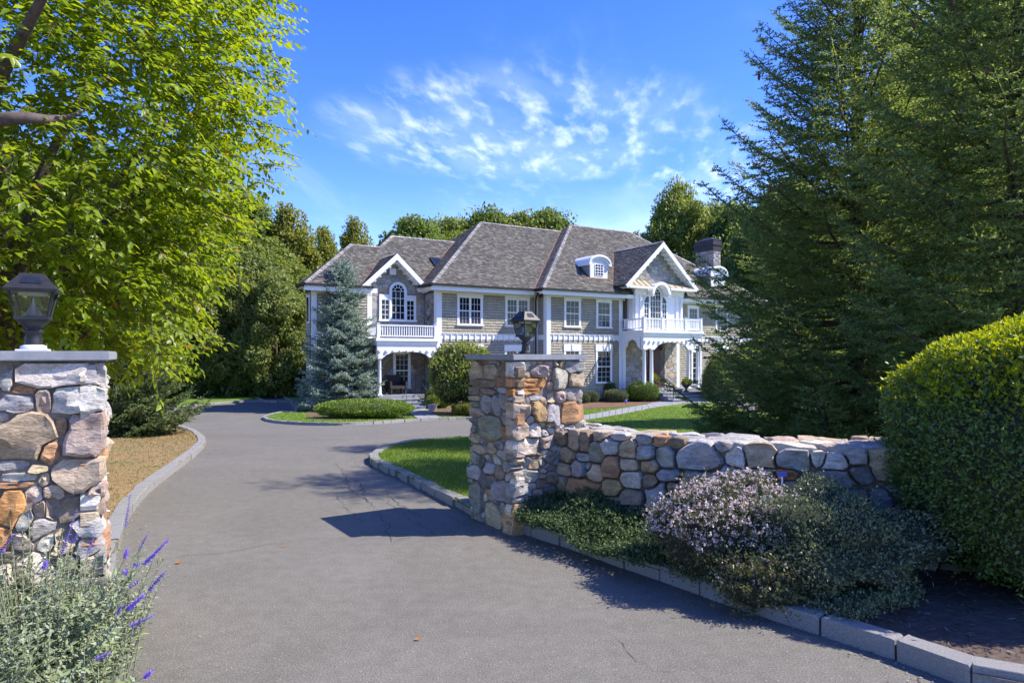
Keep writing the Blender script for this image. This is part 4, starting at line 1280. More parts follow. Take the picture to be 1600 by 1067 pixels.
kb = MB(); kb.box(G_U-.16, G_U+.16, W-.07, W-.02, 5.63, 5.93); kb.build('gable_plaque', WHITE, house)

# ---- rakes of the two gables: white fascia, sloped soffit with brackets
def rake(cu, hw_, pz, ez, vf, vb, part):
    mb = MB()
    for s in (-1, 1):
        a = Vector((cu+s*hw_, 0, ez)); b = Vector((cu, 0, pz)); t = (b-a).normalized(); nrm = Vector((-t.z*s, 0, t.x*s)).normalized()
        if nrm.z > 0: nrm = -nrm
        q = [a, b, b+Vector((0, 0, -.30)), a+nrm*.22]
        P = [(p.x, p.z-.005) for p in q]
        mb.prism(P if s < 0 else P[::-1], vf-.02, vf+.06)
        q = [a+nrm*.20, b+Vector((0, 0, -.26)), b+Vector((0, 0, -.30)), a+nrm*.235]
        P = [(p.x, p.z) for p in q]
        mb.prism(P if s < 0 else P[::-1], vf+.06, vb)
        n = int((b-a).length/.34)
        for k in range(n):
            c = a+t*(.3+k*.34)+nrm*.235
            q = [c, c+t*.09, c+t*.09+nrm*.08, c+nrm*.08]
            if (c+nrm*.08).x*s < cu*s+.06: continue
            P = [(p.x, p.z) for p in q]
            mb.prism(P if s < 0 else P[::-1], vf+.10, vb-.02)
    return mb.build(part, WHITE, house)
rake(G_U, G_HW, G_PZ, G_EZ, G_V, W-.03, 'gable_rake')
# end return of the wing eave beside the gable
# ---- left porch and balcony
pm = MB(); pm.box(-2.97, 0.0, -.05, W-.02, -.33, -.15); pm.box(-2.97, 0, -.02, W-.03, GZ, -.33); pm.build('porch_floor', BLUESTONE, house)
for k in range(4):
    mb = MB(); mb.box(-2.35, -1.0, -.05-.30*(k+1)-.02, -.04-.30*k, GZ, -.15-.16*(k+1)-.04); mb.box(-2.37, -.98, -.05-.30*(k+1)-.045, -.04-.30*k, -.15-.16*(k+1)-.04, -.15-.16*(k+1)); mb.build('step', BLUESTONE, house)
def balcony(u0, u1, vf, vb, zdeck, spr, crown, posts, left_return, arch=None, hrail=0.62, part='balcony', cols=()):
    """deck with cornice, arched frieze and bracket blocks below, railing above"""
    mb = MB()
    mb.box(u0-.10, u1+.10, vf-.12, vb, zdeck-.14, zdeck)
    mb.box(u0-.05, u1+.05, vf-.07, vb, zdeck-.26, zdeck-.14)
    mb.box(u0-.02, u1+.02, vf-.03, vb, zdeck-.34, zdeck-.26)
    b = mb.build(part, WHITE, house)
    # frieze with a flat arch between the columns
    a0, a1 = arch
    cu = (a0+a1)/2; n = 16
    zt = zdeck-.34
    lowl = []
    for i in range(n+1):
        t = -1+2*i/n; lowl.append((cu+t*(a1-a0)/2, spr+(crown-spr)*(1-t*t)**.55))
    mb = MB()
    mb.strip([(x, zt) for x, z in lowl][::-1], lowl[::-1], vf, vf+.20)
    mb.box(u0, a0, vf, vf+.20, spr, zt); mb.box(a1, u1, vf, vf+.20, spr, zt)
    mb.build('arched_frieze', WHITE, b)
    br = MB(); nb = int((u1-u0)/.34)
    for i in range(nb+1):
        x = u0+.1+(u1-u0-.2)*i/nb
        br.box(x-.055, x+.055, vf-.075, vf, zt-.30, zt-.21); br.box(x-.035, x+.035, vf-.045, vf, zt-.335, zt-.30)
    o = br.build('frieze_block', WHITE, b); o['kind'] = 'stuff'
    # railing
    zr = zdeck+hrail
    mb = MB()
    mb.box(u0, u1, vf-.045, vf+.045, zr-.06, zr); mb.box(u0, u1, vf-.03, vf+.03, zdeck+.07, zdeck+.12)
    if left_return: mb.box(u0-.045, u0+.045, vf+.046, vb, zr-.061, zr-.001); mb.box(u0-.03, u0+.03, vf+.046, vb, zdeck+.07, zdeck+.12)
    mb.box(u1-.045, u1+.045, vf+.046, vb, zr-.061, zr-.001); mb.box(u1-.03, u1+.03, vf+.046, vb, zdeck+.07, zdeck+.12)
    mb.build('rail', WHITE, b)
    for x in posts:
        p = MB(); p.box(x-.065, x+.065, vf-.064, vf+.064, zdeck, zr+.05); p.box(x-.08, x+.08, vf-.08, vf+.08, zr+.05, zr+.075); p.build('post', WHITE, b)
    bal = MB(); bal.box(-.02, .02, -.02, .02, zdeck+.12, zr-.06); bme = bal.mesh('baluster', WHITE)
    x = u0+.14
    while x < u1-.1:
        if all(abs(x-q) > .09 for q in posts): obj('baluster', bme, b, (x, vf, 0))
        x += .118
    for uu in ((u0,) if left_return else ())+(u1,):
        y = vf+.14
        while y < vb-.05:
            obj('baluster', bme, b, (uu, y, 0)); y += .118
    return b
def column(b, x, v, z0, z1, r=.085):
    mb = MB(); mb.box(x-r*1.35, x+r*1.35, v-r*1.35, v+r*1.35, z0, z0+.06)
    mb.lathe([(r*1.2, .06), (r*1.2, .10), (r, .13), (r*.98, (z1-z0)*.4), (r*.85, z1-z0-.14), (r*.98, z1-z0-.12), (r*.98, z1-z0-.09), (r*1.15, z1-z0-.06)], 20, (x, v, z0))
    mb.box(x-r*1.3, x+r*1.3, v-r*1.3, v+r*1.3, z1-.06, z1)
    return mb.build('column', WHITE, b)
bl_ = balcony(-2.98, -.02, .0, W-.03, 2.52, 1.62, 1.90, [-2.95, -.07], True, (-2.68, -.38))
for x in (-2.84, -.22): column(bl_, x, .10, -.15, 1.62)

# ---- portico
QV = -2.49; PU0, PU1 = 10.96, 15.28
po = MB(); po.box(PU0-.05, PU1+.1, QV-.1, R-.02, -.32, -.14); po.box(PU0, PU1+.05, QV-.06, R-.03, GZ, -.32); po.build('portico_floor', BLUESTONE, house)
for k in range(3):
    mb = MB(); w0, w1_ = 11.9, 16.2
    mb.box(w0, w1_, QV-.1-.38*(k+1)-.02, QV-.09-.38*k, GZ, -.14-.16*(k+1)-.05); mb.box(w0-.03, w1_+.03, QV-.1-.38*(k+1)-.045, QV-.09-.38*k, -.14-.16*(k+1)-.05, -.14-.16*(k+1)); mb.build('step', BLUESTONE, house)
pt = balcony(PU0, PU1, QV, R-.04, 3.06, 2.08, 2.44, [PU0+.03, 12.3, 14.05, PU1-.03], True, (11.84, 14.22), hrail=.66)
for x in (11.10, 11.62, 14.36, 15.10): column(pt, x, QV+.10, -.14, 2.08, .10)
# scalloped bracket board on the left return
mb = MB()
n = 18; up = []; lo = []
for i in range(n+1):
    t = i/n; y = QV+.25+(R-.08-QV-.25)*t
    q = abs(2*t-1); z = 2.06 if q > .82 else (2.18 if q > .66 else 2.22+.34*math.sqrt(max(0, 1-(q/.66)**2)))
    lo.append((y, z)); up.append((y, 2.72))
vs = [(PU0, y, z) for y, z in lo]+[(PU0, y, z) for y, z in up]+[(PU0+.12, y, z) for y, z in lo]+[(PU0+.12, y, z) for y, z in up]
m = n+1
mb.add(vs, [(i, i+1, m+i+1, m+i) for i in range(n)]+[(2*m+i+1, 2*m+i, 3*m+i, 3*m+i+1) for i in range(n)]+[(i+1, i, 2*m+i, 2*m+i+1) for i in range(n)])
mb.build('side_arch', WHITE, pt)
mb = MB(); mb.box(PU0-.04, PU0+.16, R-.10, R-.02, -.14, 2.72); mb.build('pilaster', WHITE, pt)
# stonework and door inside the portico
u_d0, u_d1 = 12.42, 14.05
veneer((0, R-.02, 0), (1, 0, 0), (0, -1, 0), [(PU0+.18, -.14), (15.05, -.14), (15.05, 2.75), (PU0+.18, 2.75)], .21, 35, 'entry_stonework', [rect(u_d0-.02, u_d1+.02, -.2, 2.38)], 'lgltlgwl')
dr = MB(); dr.box(u_d0, u_d1, R-.07, R-.02, -.14, 2.36); door = dr.build('door_frame', DOORWOOD, house)
for (a, b) in ((u_d0+.06, u_d0+.34), (u_d1-.42, u_d1-.10)):
    for k in range(6):
        z = .32+k*.33
        p = MB(); p.add([(a, R-.074, z), (b, R-.074, z), (b, R-.074, z+.27), (a, R-.074, z+.27)], [(0, 1, 2, 3)]); p.build('pane', PANEBLIND if k < 5 else PANE, door)
dl = MB(); dl.box(u_d0+.42, u_d1-.50, R-.10, R-.07, -.12, 2.05)
for k in range(3): dl.box(u_d0+.52, u_d1-.60, R-.115, R-.10, .05+k*.66, .58+k*.66)
dl.build('door', DOORWOOD, house)
hd = MB(); hd.tube([(u_d0+.50, R-.10, .85), (u_d0+.50, R-.16, .88), (u_d0+.50, R-.16, 1.08), (u_d0+.50, R-.10, 1.12)], .014, 8); hd.build('door_handle', COPPER, house)

# ---- upper bay with the great arched window
BV = R-.62; BU0, BU1 = 11.30, 14.86
mb = MB(); mb.box(BU0, BU1, BV, R+.02, 3.06, 5.52); mb.prism([(P_U-P_HW+.3, 5.4), (P_U+P_HW-.3, 5.4), (P_U+P_HW-.3, 5.6), (P_U, 7.72), (P_U-P_HW+.3, 5.6)], BV+.02, R); mb.build('bay_wall', WHITE, house)
for x in (BU0+.01, BU0+.36, BU1-.36-.12, BU1-.13):
    bpart('pilaster', WHITE, (x, x+.14, BV-.07, BV, 3.06, 4.98), (x-.02, x+.16, BV-.09, BV, 4.98, 5.06), (x-.02, x+.16, BV-.09, BV, 3.06, 3.16))
for (a, b) in ((BU0-.06, 12.18), (13.42, BU1+.06)):   # entablatures either side
    bpart('entablature', WHITE, (a, b, BV-.12, BV+.0, 5.06, 5.30), (a-.04, b, BV-.20, BV, 5.30, 5.42))
for k in range(2): bpart('side_panel', WHITE, (BU0-.025, BU0, BV+.10+k*.3, BV+.30+k*.3, 3.2, 4.9))
palladian(BV, 12.80, .40, 3.12, 5.10, [(11.96, 12.30), (13.30, 13.64)], .10, 4, 4.62, 2, 5, .2, 6, True)
# barrel hood over the window
mb = MB(); cu, cz = 12.80, 5.10
o_, i_ = arc(cu, cz, .64), arc(cu, cz, .54)
mb.strip(o_, i_, P_V+.05, BV+.02)
mb.box(cu-.66, cu-.52, P_V+.05, BV, 4.98, 5.10); mb.box(cu+.52, cu+.66, P_V+.05, BV, 4.98, 5.10)
mb.strip(arc(cu, cz, .69), arc(cu, cz, .52), P_V-.0, P_V+.06)
mb.build('arched_hood', WHITE, house)
# sheet metal pent roofs
pm_ = MB()
for (a, b) in ((P_U-P_HW+.30, 12.14), (13.46, P_U+P_HW-.30)):
    pm_.add([(a, P_V-.0, 5.50), (b, P_V-.0, 5.50), (b, BV, 5.88), (a, BV, 5.88), (a, P_V, 5.46), (b, P_V, 5.46), (a, BV, 5.46), (b, BV, 5.46)], [(0, 1, 2, 3), (4, 5, 1, 0), (4, 0, 3, 6), (5, 7, 2, 1), (4, 6, 7, 5)])
    n = 4
    for k in range(n+1):
        x = a+.02+(b-a-.04)*k/n
        pm_.add([(x-.012, P_V, 5.505), (x+.012, P_V, 5.505), (x+.012, BV, 5.885), (x-.012, BV, 5.885), (x-.012, P_V, 5.54), (x+.012, P_V, 5.54), (x+.012, BV, 5.92), (x-.012, BV, 5.92)], [(4, 5, 6, 7), (0, 1, 5, 4), (1, 2, 6, 5), (3, 0, 4, 7)])
pm_.build('pent_roof', PENT, house)
for (a, b) in ((P_U-P_HW+.26, 12.14), (13.46, P_U+P_HW-.26)): bpart('pent_fascia', WHITE, (a, b, P_V-.03, P_V+.03, 5.36, 5.47), (a, b, P_V+.03, BV-.21, 5.36, 5.42))
tri = [(P_U-P_HW+.52, 5.78), (P_U+P_HW-.52, 5.78), (P_U, 7.62)]
veneer((0, BV-.02, 0), (1, 0, 0), (0, -1, 0), tri, .2, 36, 'pediment_stonework', [lambda x, z: (x-12.8)**2+(z-5.1)**2 < .7**2], 'slgsgl')  # grey palette puts the gable's blue shade into the stone colours
rake(P_U, P_HW, P_PZ, P_EZ, P_V, BV-.04, 'pediment_rake')

# ---- arch-topped dormers
def dormer(cu, vf):
    hw_, zb, zs, rise = .60, 5.88, 6.80, .34
    zf = EZ+PIT*(vf-RE_V)
    mb = MB(); mb.prism([(cu-hw_, zf-.3), (cu+hw_, zf-.3), (cu+hw_, zs)]+[(cu+hw_*math.cos(a), zs+rise*math.sin(a)) for a in np.linspace(0.2, math.pi-.2, 12)]+[(cu-hw_, zs)], vf, vf+2.2)
    d = mb.build('dormer', WHITE, house)
    mb = MB()
    ro = [(cu+(hw_+.16)*math.cos(a), zs-.03+(rise+.14)*math.sin(a)) for a in np.linspace(0, math.pi, 15)]
    ri = [(cu+(hw_+.10)*math.cos(a), zs-.07+(rise+.06)*math.sin(a)) for a in np.linspace(0, math.pi, 15)]
    mb.strip(ro, ri, vf-.16, vf+2.4); mb.box(cu-hw_-.17, cu-hw_-.0, vf-.16, vf+1.6, zs-.16, zs-.03); mb.box(cu+hw_+.0, cu+hw_+.17, vf-.16, vf+1.6, zs-.16, zs-.03)
    mb.strip(ri, [(cu+(hw_-.02)*math.cos(a), zs-.13+(rise-.04)*math.sin(a)) for a in np.linspace(0, math.pi, 15)], vf-.06, vf)
    mb.build('dormer_hood', WHITE, d)
    vs, fs = shingle_field((cu-hw_-.005, vf+2.0, 0), (0, -1, 0), (0, 0, 1), (-1, 0, 0), [(0, 5.9), (1.9, 5.9), (1.9, 6.76), (0, 6.76)], .11, .1, .2, .014, 77)
    sb_ = MB(); sb_.add(vs, fs); o = sb_.build('dormer_siding', SIDING, d); o['kind'] = 'stuff'
    a0, a1, b0, b1 = cu-.27, cu+.27, zf+.18, zs-.08
    for (c0, c1) in ((b0, (b0+b1)/2), ((b0+b1)/2, b1)):
        p = MB(); p.add([(a0, vf-.012, c0), (a1, vf-.012, c0), (a1, vf-.012, c1), (a0, vf-.012, c1)], [(0, 1, 2, 3)]); p.build('pane', PANE, d)
    mt = MB()
    for k in range(4): x = a0+(a1-a0)*k/3; mt.box(x-.016, x+.016, vf-.03, vf-.011, b0, b1)
    for k in range(5): z = b0+(b1-b0)*k/4; mt.box(a0, a1, vf-.031, vf-.0115, z-.016, z+.016)
    mt.build('muntin', WHITE, d)
    fl = MB(); fl.prism([(cu-hw_-.25, zf-.02), (cu+hw_+.25, zf-.02), (cu+hw_+.22, zf+.04), (cu-hw_-.22, zf+.04)], vf-.05, vf+.2); fl.build('flashing', COPPER, d)
dormer(9.66, -0.33); dormer(19.0, -0.33)

# ---- chimney
CU0, CU1, CV0, CV1 = 22.0, 22.7, 2.8, 4.4
mb = MB(); mb.box(CU0, CU1, CV0, CV1, GZ, 8.9); ch = mb.build('chimney', MORTAR2, roof)
for (o_, ea, en, w) in (((CU0, CV1, 0), (0, -1, 0), (-1, 0, 0), CV1-CV0), ((CU0, CV0, 0), (1, 0, 0), (0, -1, 0), CU1-CU0)):
    sd = fill_seeds([], (0, w, 6.2, 8.9), .10, .22, random.Random(40), 1500, 'pltlwgt')
    oo, e1, e2 = Vector(o_), Vector(ea), Vector(en)
    build_stones(sd, (0, w, 6.2, 8.9), lambda x, z, d: oo+e1*x+e2*(.004+d)+Vector((0, 0, z)), ch, 'stone', .025, .006, 41, VENEER, None, 1.3, 12, .004, .03, .005)
mb = MB(); mb.box(CU0-.07, CU1+.07, CV0-.07, CV1+.07, 8.9, 9.25); mb.box(CU0-.12, CU1+.12, CV0-.12, CV1+.12, 9.25, 9.32)
mb.box(CU0-.07, CU1+.07, CV0-.07, CV1+.07, 9.32, 9.62)
mb.add([(CU0-.10, CV0-.10, 9.62), (CU1+.10, CV0-.10, 9.62), (CU1+.10, CV1+.10, 9.62), (CU0-.10, CV1+.10, 9.62), (CU0+.3, CV0+.5, 9.86), (CU1-.3, CV0+.5, 9.86), (CU1-.3, CV1-.5, 9.86), (CU0+.3, CV1-.5, 9.86)], [(0, 1, 5, 4), (1, 2, 6, 5), (2, 3, 7, 6), (3, 0, 4, 7), (4, 5, 6, 7), (3, 2, 1, 0)])
mb.build('chimney_cap', COPPERDARK, roof)

# ---- handrails of both flights of steps
def handrail(label, a, b, h):
    a, b = Vector(a), Vector(b)
    t = thing('handrail', label, 'handrail', tuple(a))
    d = b-a
    mb = MB(); mb.tube([(0, 0, 0), (0, 0, h)], .02, 8); mb.tube([tuple(d), tuple(d+Vector((0, 0, h)))], .02, 8)
    mb.build('post', BLACKMETAL, t)
    mb = MB(); mb.tube([(-d.normalized()*.14+Vector((0, 0, h-.10))), (-d.normalized()*.16+Vector((0, 0, h-.02))), (0, 0, h+.015), tuple(d+Vector((0, 0, h+.01))), tuple(d+d.normalized()*.2+Vector((0, 0, h-.0)))], .022, 8)
    for k in range(1, 5):
        q = d*(k/5); mb.tube([tuple(q+Vector((0, 0, .12))), tuple(q+Vector((0, 0, h)))], .010, 6)
    mb.tube([(0, 0, .12), tuple(d+Vector((0, 0, .12)))], .012, 6)
    mb.build('rail', BLACKMETAL, t)
gh = float(hgt(33))
handrail('thin metal handrail beside the porch steps at the left of the house', hw(-1.12, -1.15, -.62), hw(-1.12, -.1, -.15), .85)
handrail('black metal handrail left of the front door steps', hw(11.95, -3.7, -.78), hw(11.95, -2.55, -.14), .90)
handrail('black metal handrail right of the front door steps behind the conical bush', hw(16.1, -3.7, -.78), hw(16.1, -2.55, -.14), .90)

# ---- walks of flat stone slabs
def walk(name, A, B, n):
    """slabs between two edge lines"""
    root = obj(name, None); root['kind'] = 'structure'
    A = smooth_line(A, 10); B = smooth_line(B, 10)
    def pick(P, t):
        k = t*(len(P)-1); i = min(int(k), len(P)-2); f = k-i
        return Vector((P[i][0]*(1-f)+P[i+1][0]*f, P[i][1]*(1-f)+P[i+1][1]*f, 0))
    ts = np.linspace(0, 1, n+1)
    for i in range(n):
        cuts = [0, RND.uniform(.35, .65), 1]
        for c0, c1 in zip(cuts[:-1], cuts[1:]):
            t0, t1 = ts[i]+.03/n, ts[i+1]-.03/n
            q = [pick(A, t0).lerp(pick(B, t0), c0+.012), pick(A, t0).lerp(pick(B, t0), c1-.012), pick(A, t1).lerp(pick(B, t1), c1-.012), pick(A, t1).lerp(pick(B, t1), c0+.012)]
            top = [(p.x, p.y, float(hgt(p.y))+.105+RND.uniform(0, .004)) for p in q]
            bot = [(p.x, p.y, float(hgt(p.y))+.04) for p in q]
            b = MB(); b.add(top+bot, [(0, 1, 2, 3), (0, 4, 5, 1), (1, 5, 6, 2), (2, 6, 7, 3), (3, 7, 4, 0)])
            b.build('slab', WALKSTONE, root)
walk('front_walk', [gp(*p) for p in [(872, 657.5), (915, 652), (960, 643.5), (1005, 636), (1040, 629.5), (1140, 626.5)]], [gp(*p) for p in [(872, 665), (915, 659.5), (960, 652), (1005, 643), (1060, 634), (1140, 630)]], 22)
walk('porch_walk', [gp(*p) for p in [(628, 640.5), (640, 648), (652, 658)]], [gp(*p) for p in [(664, 640.5), (674, 648), (690, 656.5)]], 8)
# ------------------------------------------------------------------ vegetation
def unit(a):
    return a/np.maximum(np.linalg.norm(a, axis=-1, keepdims=True), 1e-9)
def rand_dir(n):
    return unit(rng.normal(size=(n, 3)))

def leaf_arrays(P, D, N, Ln, Wd, droop=0.15, fold=0.12):
    """5-vertex leaves: base, left, right, mid rib, tip.  P base, D direction, N upper side"""
    D = unit(D); S = unit(np.cross(D, N)); N2 = unit(np.cross(S, D))
    Ln = np.asarray(Ln, float).reshape(-1, 1); Wd = np.asarray(Wd, float).reshape(-1, 1)
    m = P+D*Ln*.45-N2*Ln*fold*.5
    l = P+D*Ln*.42-S*Wd*.5+N2*Ln*fold*.25; r = P+D*Ln*.42+S*Wd*.5+N2*Ln*fold*.25
    t = P+D*Ln-N2*Ln*droop
    V = np.stack([P, l, r, m, t], 1).reshape(-1, 3)
    b = (np.arange(len(P))*5)[:, None]
    F = np.concatenate([b+np.array([[0, 3, 1]]), b+np.array([[0, 2, 3]]), b+np.array([[1, 3, 4]]), b+np.array([[3, 2, 4]])], 1).reshape(-1, 3)
    return V, F

def diamond_arrays(P, D, N, Ln, Wd):
    """two-triangle leaves"""
    D = unit(D); S = unit(np.cross(D, N))
    Ln = np.asarray(Ln, float).reshape(-1, 1); Wd = np.asarray(Wd, float).reshape(-1, 1)
    V = np.stack([P, P+D*Ln*.45+S*Wd*.5, P+D*Ln, P+D*Ln*.45-S*Wd*.5], 1).reshape(-1, 3)
    b = (np.arange(len(P))*4)[:, None]
    F = np.concatenate([b+np.array([[0, 1, 2]]), b+np.array([[0, 2, 3]])], 1).reshape(-1, 3)
    return V, F

GREEN_CHERRY = m_leaf('cherry_leaf', [(0.0, (0.150, 0.225, 0.013)), (0.5, (0.225, 0.315, 0.018)), (0.93, (0.295, 0.37, 0.024)), (0.985, (0.21, 0.21, 0.03)), (1.0, (0.40, 0.22, 0.03))], 0.55, 0.38, 0.5, (1.55, 1.45, 0.4))
GREEN_OAK = m_leaf('dark_leaf', [(0.0, (0.106, 0.166, 0.038)), (0.5, (0.168, 0.237, 0.056)), (1.0, (0.262, 0.321, 0.088))], 0.50, 0.5, 0.35)
GREEN_MID = m_leaf('mid_leaf', [(0.0, (0.142, 0.196, 0.036)), (0.5, (0.217, 0.273, 0.053)), (1.0, (0.325, 0.356, 0.091))], 0.50, 0.5, 0.35)
GREEN_PALE = m_leaf('pale_leaf', [(0.0, (0.159, 0.208, 0.049)), (0.5, (0.216, 0.266, 0.071)), (1.0, (0.287, 0.323, 0.115))], 0.50, 0.5, 0.35)
GREEN_YEL = m_leaf('yellowish_leaf', [(0.0, (0.151, 0.179, 0.029)), (0.5, (0.23, 0.252, 0.043)), (1.0, (0.316, 0.323, 0.069))], 0.50, 0.5, 0.35)
GREEN_BOX = m_leaf('boxwood_leaf', [(0.0, (0.075, 0.130, 0.025)), (0.6, (0.115, 0.180, 0.036)), (1.0, (0.17, 0.24, 0.055))], 0.2, 0.42, 0.4)
GREEN_SAGE = m_leaf('greyish_box_leaf', [(0.0, (0.085, 0.120, 0.040)), (0.6, (0.125, 0.165, 0.055)), (1.0, (0.17, 0.21, 0.08))], 0.2, 0.42, 0.4)
GREEN_LIME = m_leaf('lime_box_leaf', [(0.0, (0.110, 0.190, 0.014)), (0.6, (0.170, 0.270, 0.020)), (1.0, (0.24, 0.33, 0.035))], 0.25, 0.42, 0.4)
GREEN_HOLLY = m_leaf('holly_leaf', [(0.0, (0.068, 0.125, 0.028)), (0.55, (0.115, 0.195, 0.040)), (0.85, (0.155, 0.245, 0.048)), (1.0, (0.21, 0.29, 0.055))], 0.36, 0.4, 0.5)
LIME_SUNLIT = m_leaf('sunlit_holly_leaf', [(0.0, (0.26, 0.33, 0.010)), (1.0, (0.42, 0.46, 0.02))], 0.45, 0.3, 0.5, (1.4, 1.3, 0.4))
GREEN_GC = m_leaf('ground_cover_leaf', [(0.0, (0.042, 0.076, 0.028)), (0.6, (0.078, 0.125, 0.045)), (1.0, (0.12, 0.17, 0.06))], 0.12, 0.6, 0.2)
HEATHER = m_leaf('abelia_leaf', [(0.0, (0.085, 0.115, 0.052)), (0.6, (0.150, 0.185, 0.090)), (1.0, (0.23, 0.26, 0.145))], 0.15, 0.4, 0.4)
ABELIA = m_leaf('abelia_bush_leaf', [(0.0, (0.075, 0.105, 0.038)), (0.6, (0.125, 0.145, 0.060)), (1.0, (0.19, 0.135, 0.095))], 0.3, 0.4, 0.4)
BLOSSOM = m_leaf('pale_blossom', [(0.0, (0.55, 0.36, 0.38)), (0.5, (0.72, 0.60, 0.60)), (1.0, (0.80, 0.74, 0.72))], 0.3, 0.5, 0.3, (1, 1, 1))
SALVIA = m_leaf('salvia_leaf', [(0.0, (0.15, 0.195, 0.085)), (0.5, (0.25, 0.30, 0.15)), (1.0, (0.36, 0.40, 0.26))], 0.25, 0.6, 0.25, (1.1, 1.1, 0.7))
PURPLE = m_leaf('salvia_flower', [(0.0, (0.15, 0.085, 0.46)), (0.6, (0.24, 0.14, 0.60)), (1.0, (0.38, 0.27, 0.72))], 0.25, 0.6, 0.2, (1, 1, 1.1))
STEMM = m_plain('pale_stem', (0.27, 0.29, 0.20), 0.7, 0, 0.2, 20)
GRASSM = m_leaf('grass_blade', [(0.0, (0.12, 0.20, 0.022)), (0.6, (0.18, 0.265, 0.032)), (1.0, (0.27, 0.31, 0.06))], 0.3, 0.5, 0.3)
DRYG = m_leaf('dry_grass_blade', [(0.0, (0.15, 0.15, 0.045)), (0.45, (0.25, 0.185, 0.09)), (0.8, (0.34, 0.235, 0.125)), (1.0, (0.14, 0.19, 0.04))], 0.2, 0.7, 0.2)
CONE = m_plain('cone', (0.15, 0.075, 0.045), 0.8, 0, 0.4, 40, 0.5)
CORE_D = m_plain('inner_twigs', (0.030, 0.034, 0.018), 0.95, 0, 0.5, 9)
DRYLEAF = m_leaf('fallen_leaf', [(0.0, (0.28, 0.12, 0.045)), (0.5, (0.36, 0.17, 0.06)), (1.0, (0.45, 0.27, 0.10))], 0.2, 0.6, 0.3)
FLOWER_R = m_plain('rose_bloom', (0.62, 0.03, 0.07), 0.5, 0, 0.2, 12)

def tone_mat(name, stops, trans, rough=0.45, spec=0.35, tint=(1.25, 1.2, 0.6)):
    m = m_leaf(name, stops, trans, rough, spec, tint)
    nt = m.node_tree
    a = nd(nt, 'ShaderNodeAttribute'); a.attribute_name = 'tone'
    rp = [n for n in nt.nodes if n.type == 'VALTORGB'][0]
    for l in list(rp.inputs[0].links): nt.links.remove(l)
    L(nt, a.outputs['Fac'], rp.inputs[0])
    return m
NEEDLE = tone_mat('spruce_needle', [(0.0, (0.120, 0.165, 0.056)), (0.5, (0.205, 0.275, 0.100)), (0.85, (0.275, 0.34, 0.120)), (1.0, (0.38, 0.44, 0.18))], 0.62)
NEEDLE_D = tone_mat('dark_spruce_needle', [(0.0, (0.065, 0.098, 0.038)), (0.5, (0.110, 0.155, 0.055)), (1.0, (0.19, 0.225, 0.09))], 0.26)
NEEDLE_B = tone_mat('blue_spruce_needle', [(0.0, (0.17, 0.235, 0.180)), (0.5, (0.285, 0.36, 0.285)), (1.0, (0.43, 0.49, 0.41))], 0.35, tint=(1, 1.1, 1))
def ellipsoid_core(r, seed, n=18, bumps=0.06, k=2.0):
    """lumpy inner body of a clipped shrub, r = (rx, ry, rz), centred at rz above its foot"""
    vs = []; fs = []
    so = Vector((seed*3.7, seed*1.9, seed*.77))
    for i in range(n+1):
        a = math.pi*i/n
        for j in range(2*n):
            b = math.pi*j/n
            d = Vector((math.sin(a)*math.cos(b), math.sin(a)*math.sin(b), math.cos(a)))
            s = 1/(abs(d.x)**k+abs(d.y)**k+abs(d.z)**k)**(1/k)
            s *= 1+mnoise.noise(d*2.3+so)*bumps*2
            vs.append((d.x*r[0]*s, d.y*r[1]*s, max(d.z*r[2]*s, -r[2]*.98)+r[2]))
    m = 2*n
    for i in range(n):
        for j in range(m): fs.append((i*m+j, i*m+(j+1) % m, (i+1)*m+(j+1) % m, (i+1)*m+j))
    return np.array(vs), np.array(fs)

def clipped_shrub(name, label, loc, r, n, leaf, mat, cat='shrub', group=None, k=2.4, seed=1, bumps=.05, fuzz=.04, up=0.3, lower=-0.95, core=CORE_D, cone=0.0, narrow=.5):
    """shrub of rx, ry, half height rz with real leaves over a dark inside"""
    sh_r = np.array(r)
    d = rand_dir(int(n*1.4)); d = d[d[:, 2] > lower][:n]
    s = 1/(np.abs(d)**k).sum(1)**(1/k)
    so = Vector((seed*3.7, seed*1.9, seed*.77))
    lump = np.array([mnoise.noise(Vector(q)*2.3+so) for q in d])*bumps*2
    nv = unit(d/sh_r)
    P = d*s[:, None]*(1+lump)[:, None]*sh_r*(1-np.abs(rng.normal(0, fuzz, len(d))))[:, None]+np.array([0, 0, r[2]])
    P[:, 2] = np.maximum(P[:, 2], .015)
    if cone: P[:, :2] *= (1+cone*.35-cone*P[:, 2]/(2*r[2]))[:, None]
    D = unit(nv*.9+rand_dir(len(d))*.9+np.array([0, 0, up])); N = unit(nv+rand_dir(len(d))*.6)
    Ln = leaf*rng.uniform(.7, 1.3, len(d))
    V, F = diamond_arrays(P, D, N, Ln, Ln*narrow)
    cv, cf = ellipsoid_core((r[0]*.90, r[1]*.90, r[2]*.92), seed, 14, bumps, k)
    if cone: cv[:, :2] *= (1+cone*.35-cone*cv[:, 2]/(2*r[2]))[:, None]
    o = obj(name, fast_mesh(name, V, F, mat), None, loc)
    props(o, label, cat, group)
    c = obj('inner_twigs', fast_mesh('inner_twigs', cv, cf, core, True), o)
    return o, P, nv

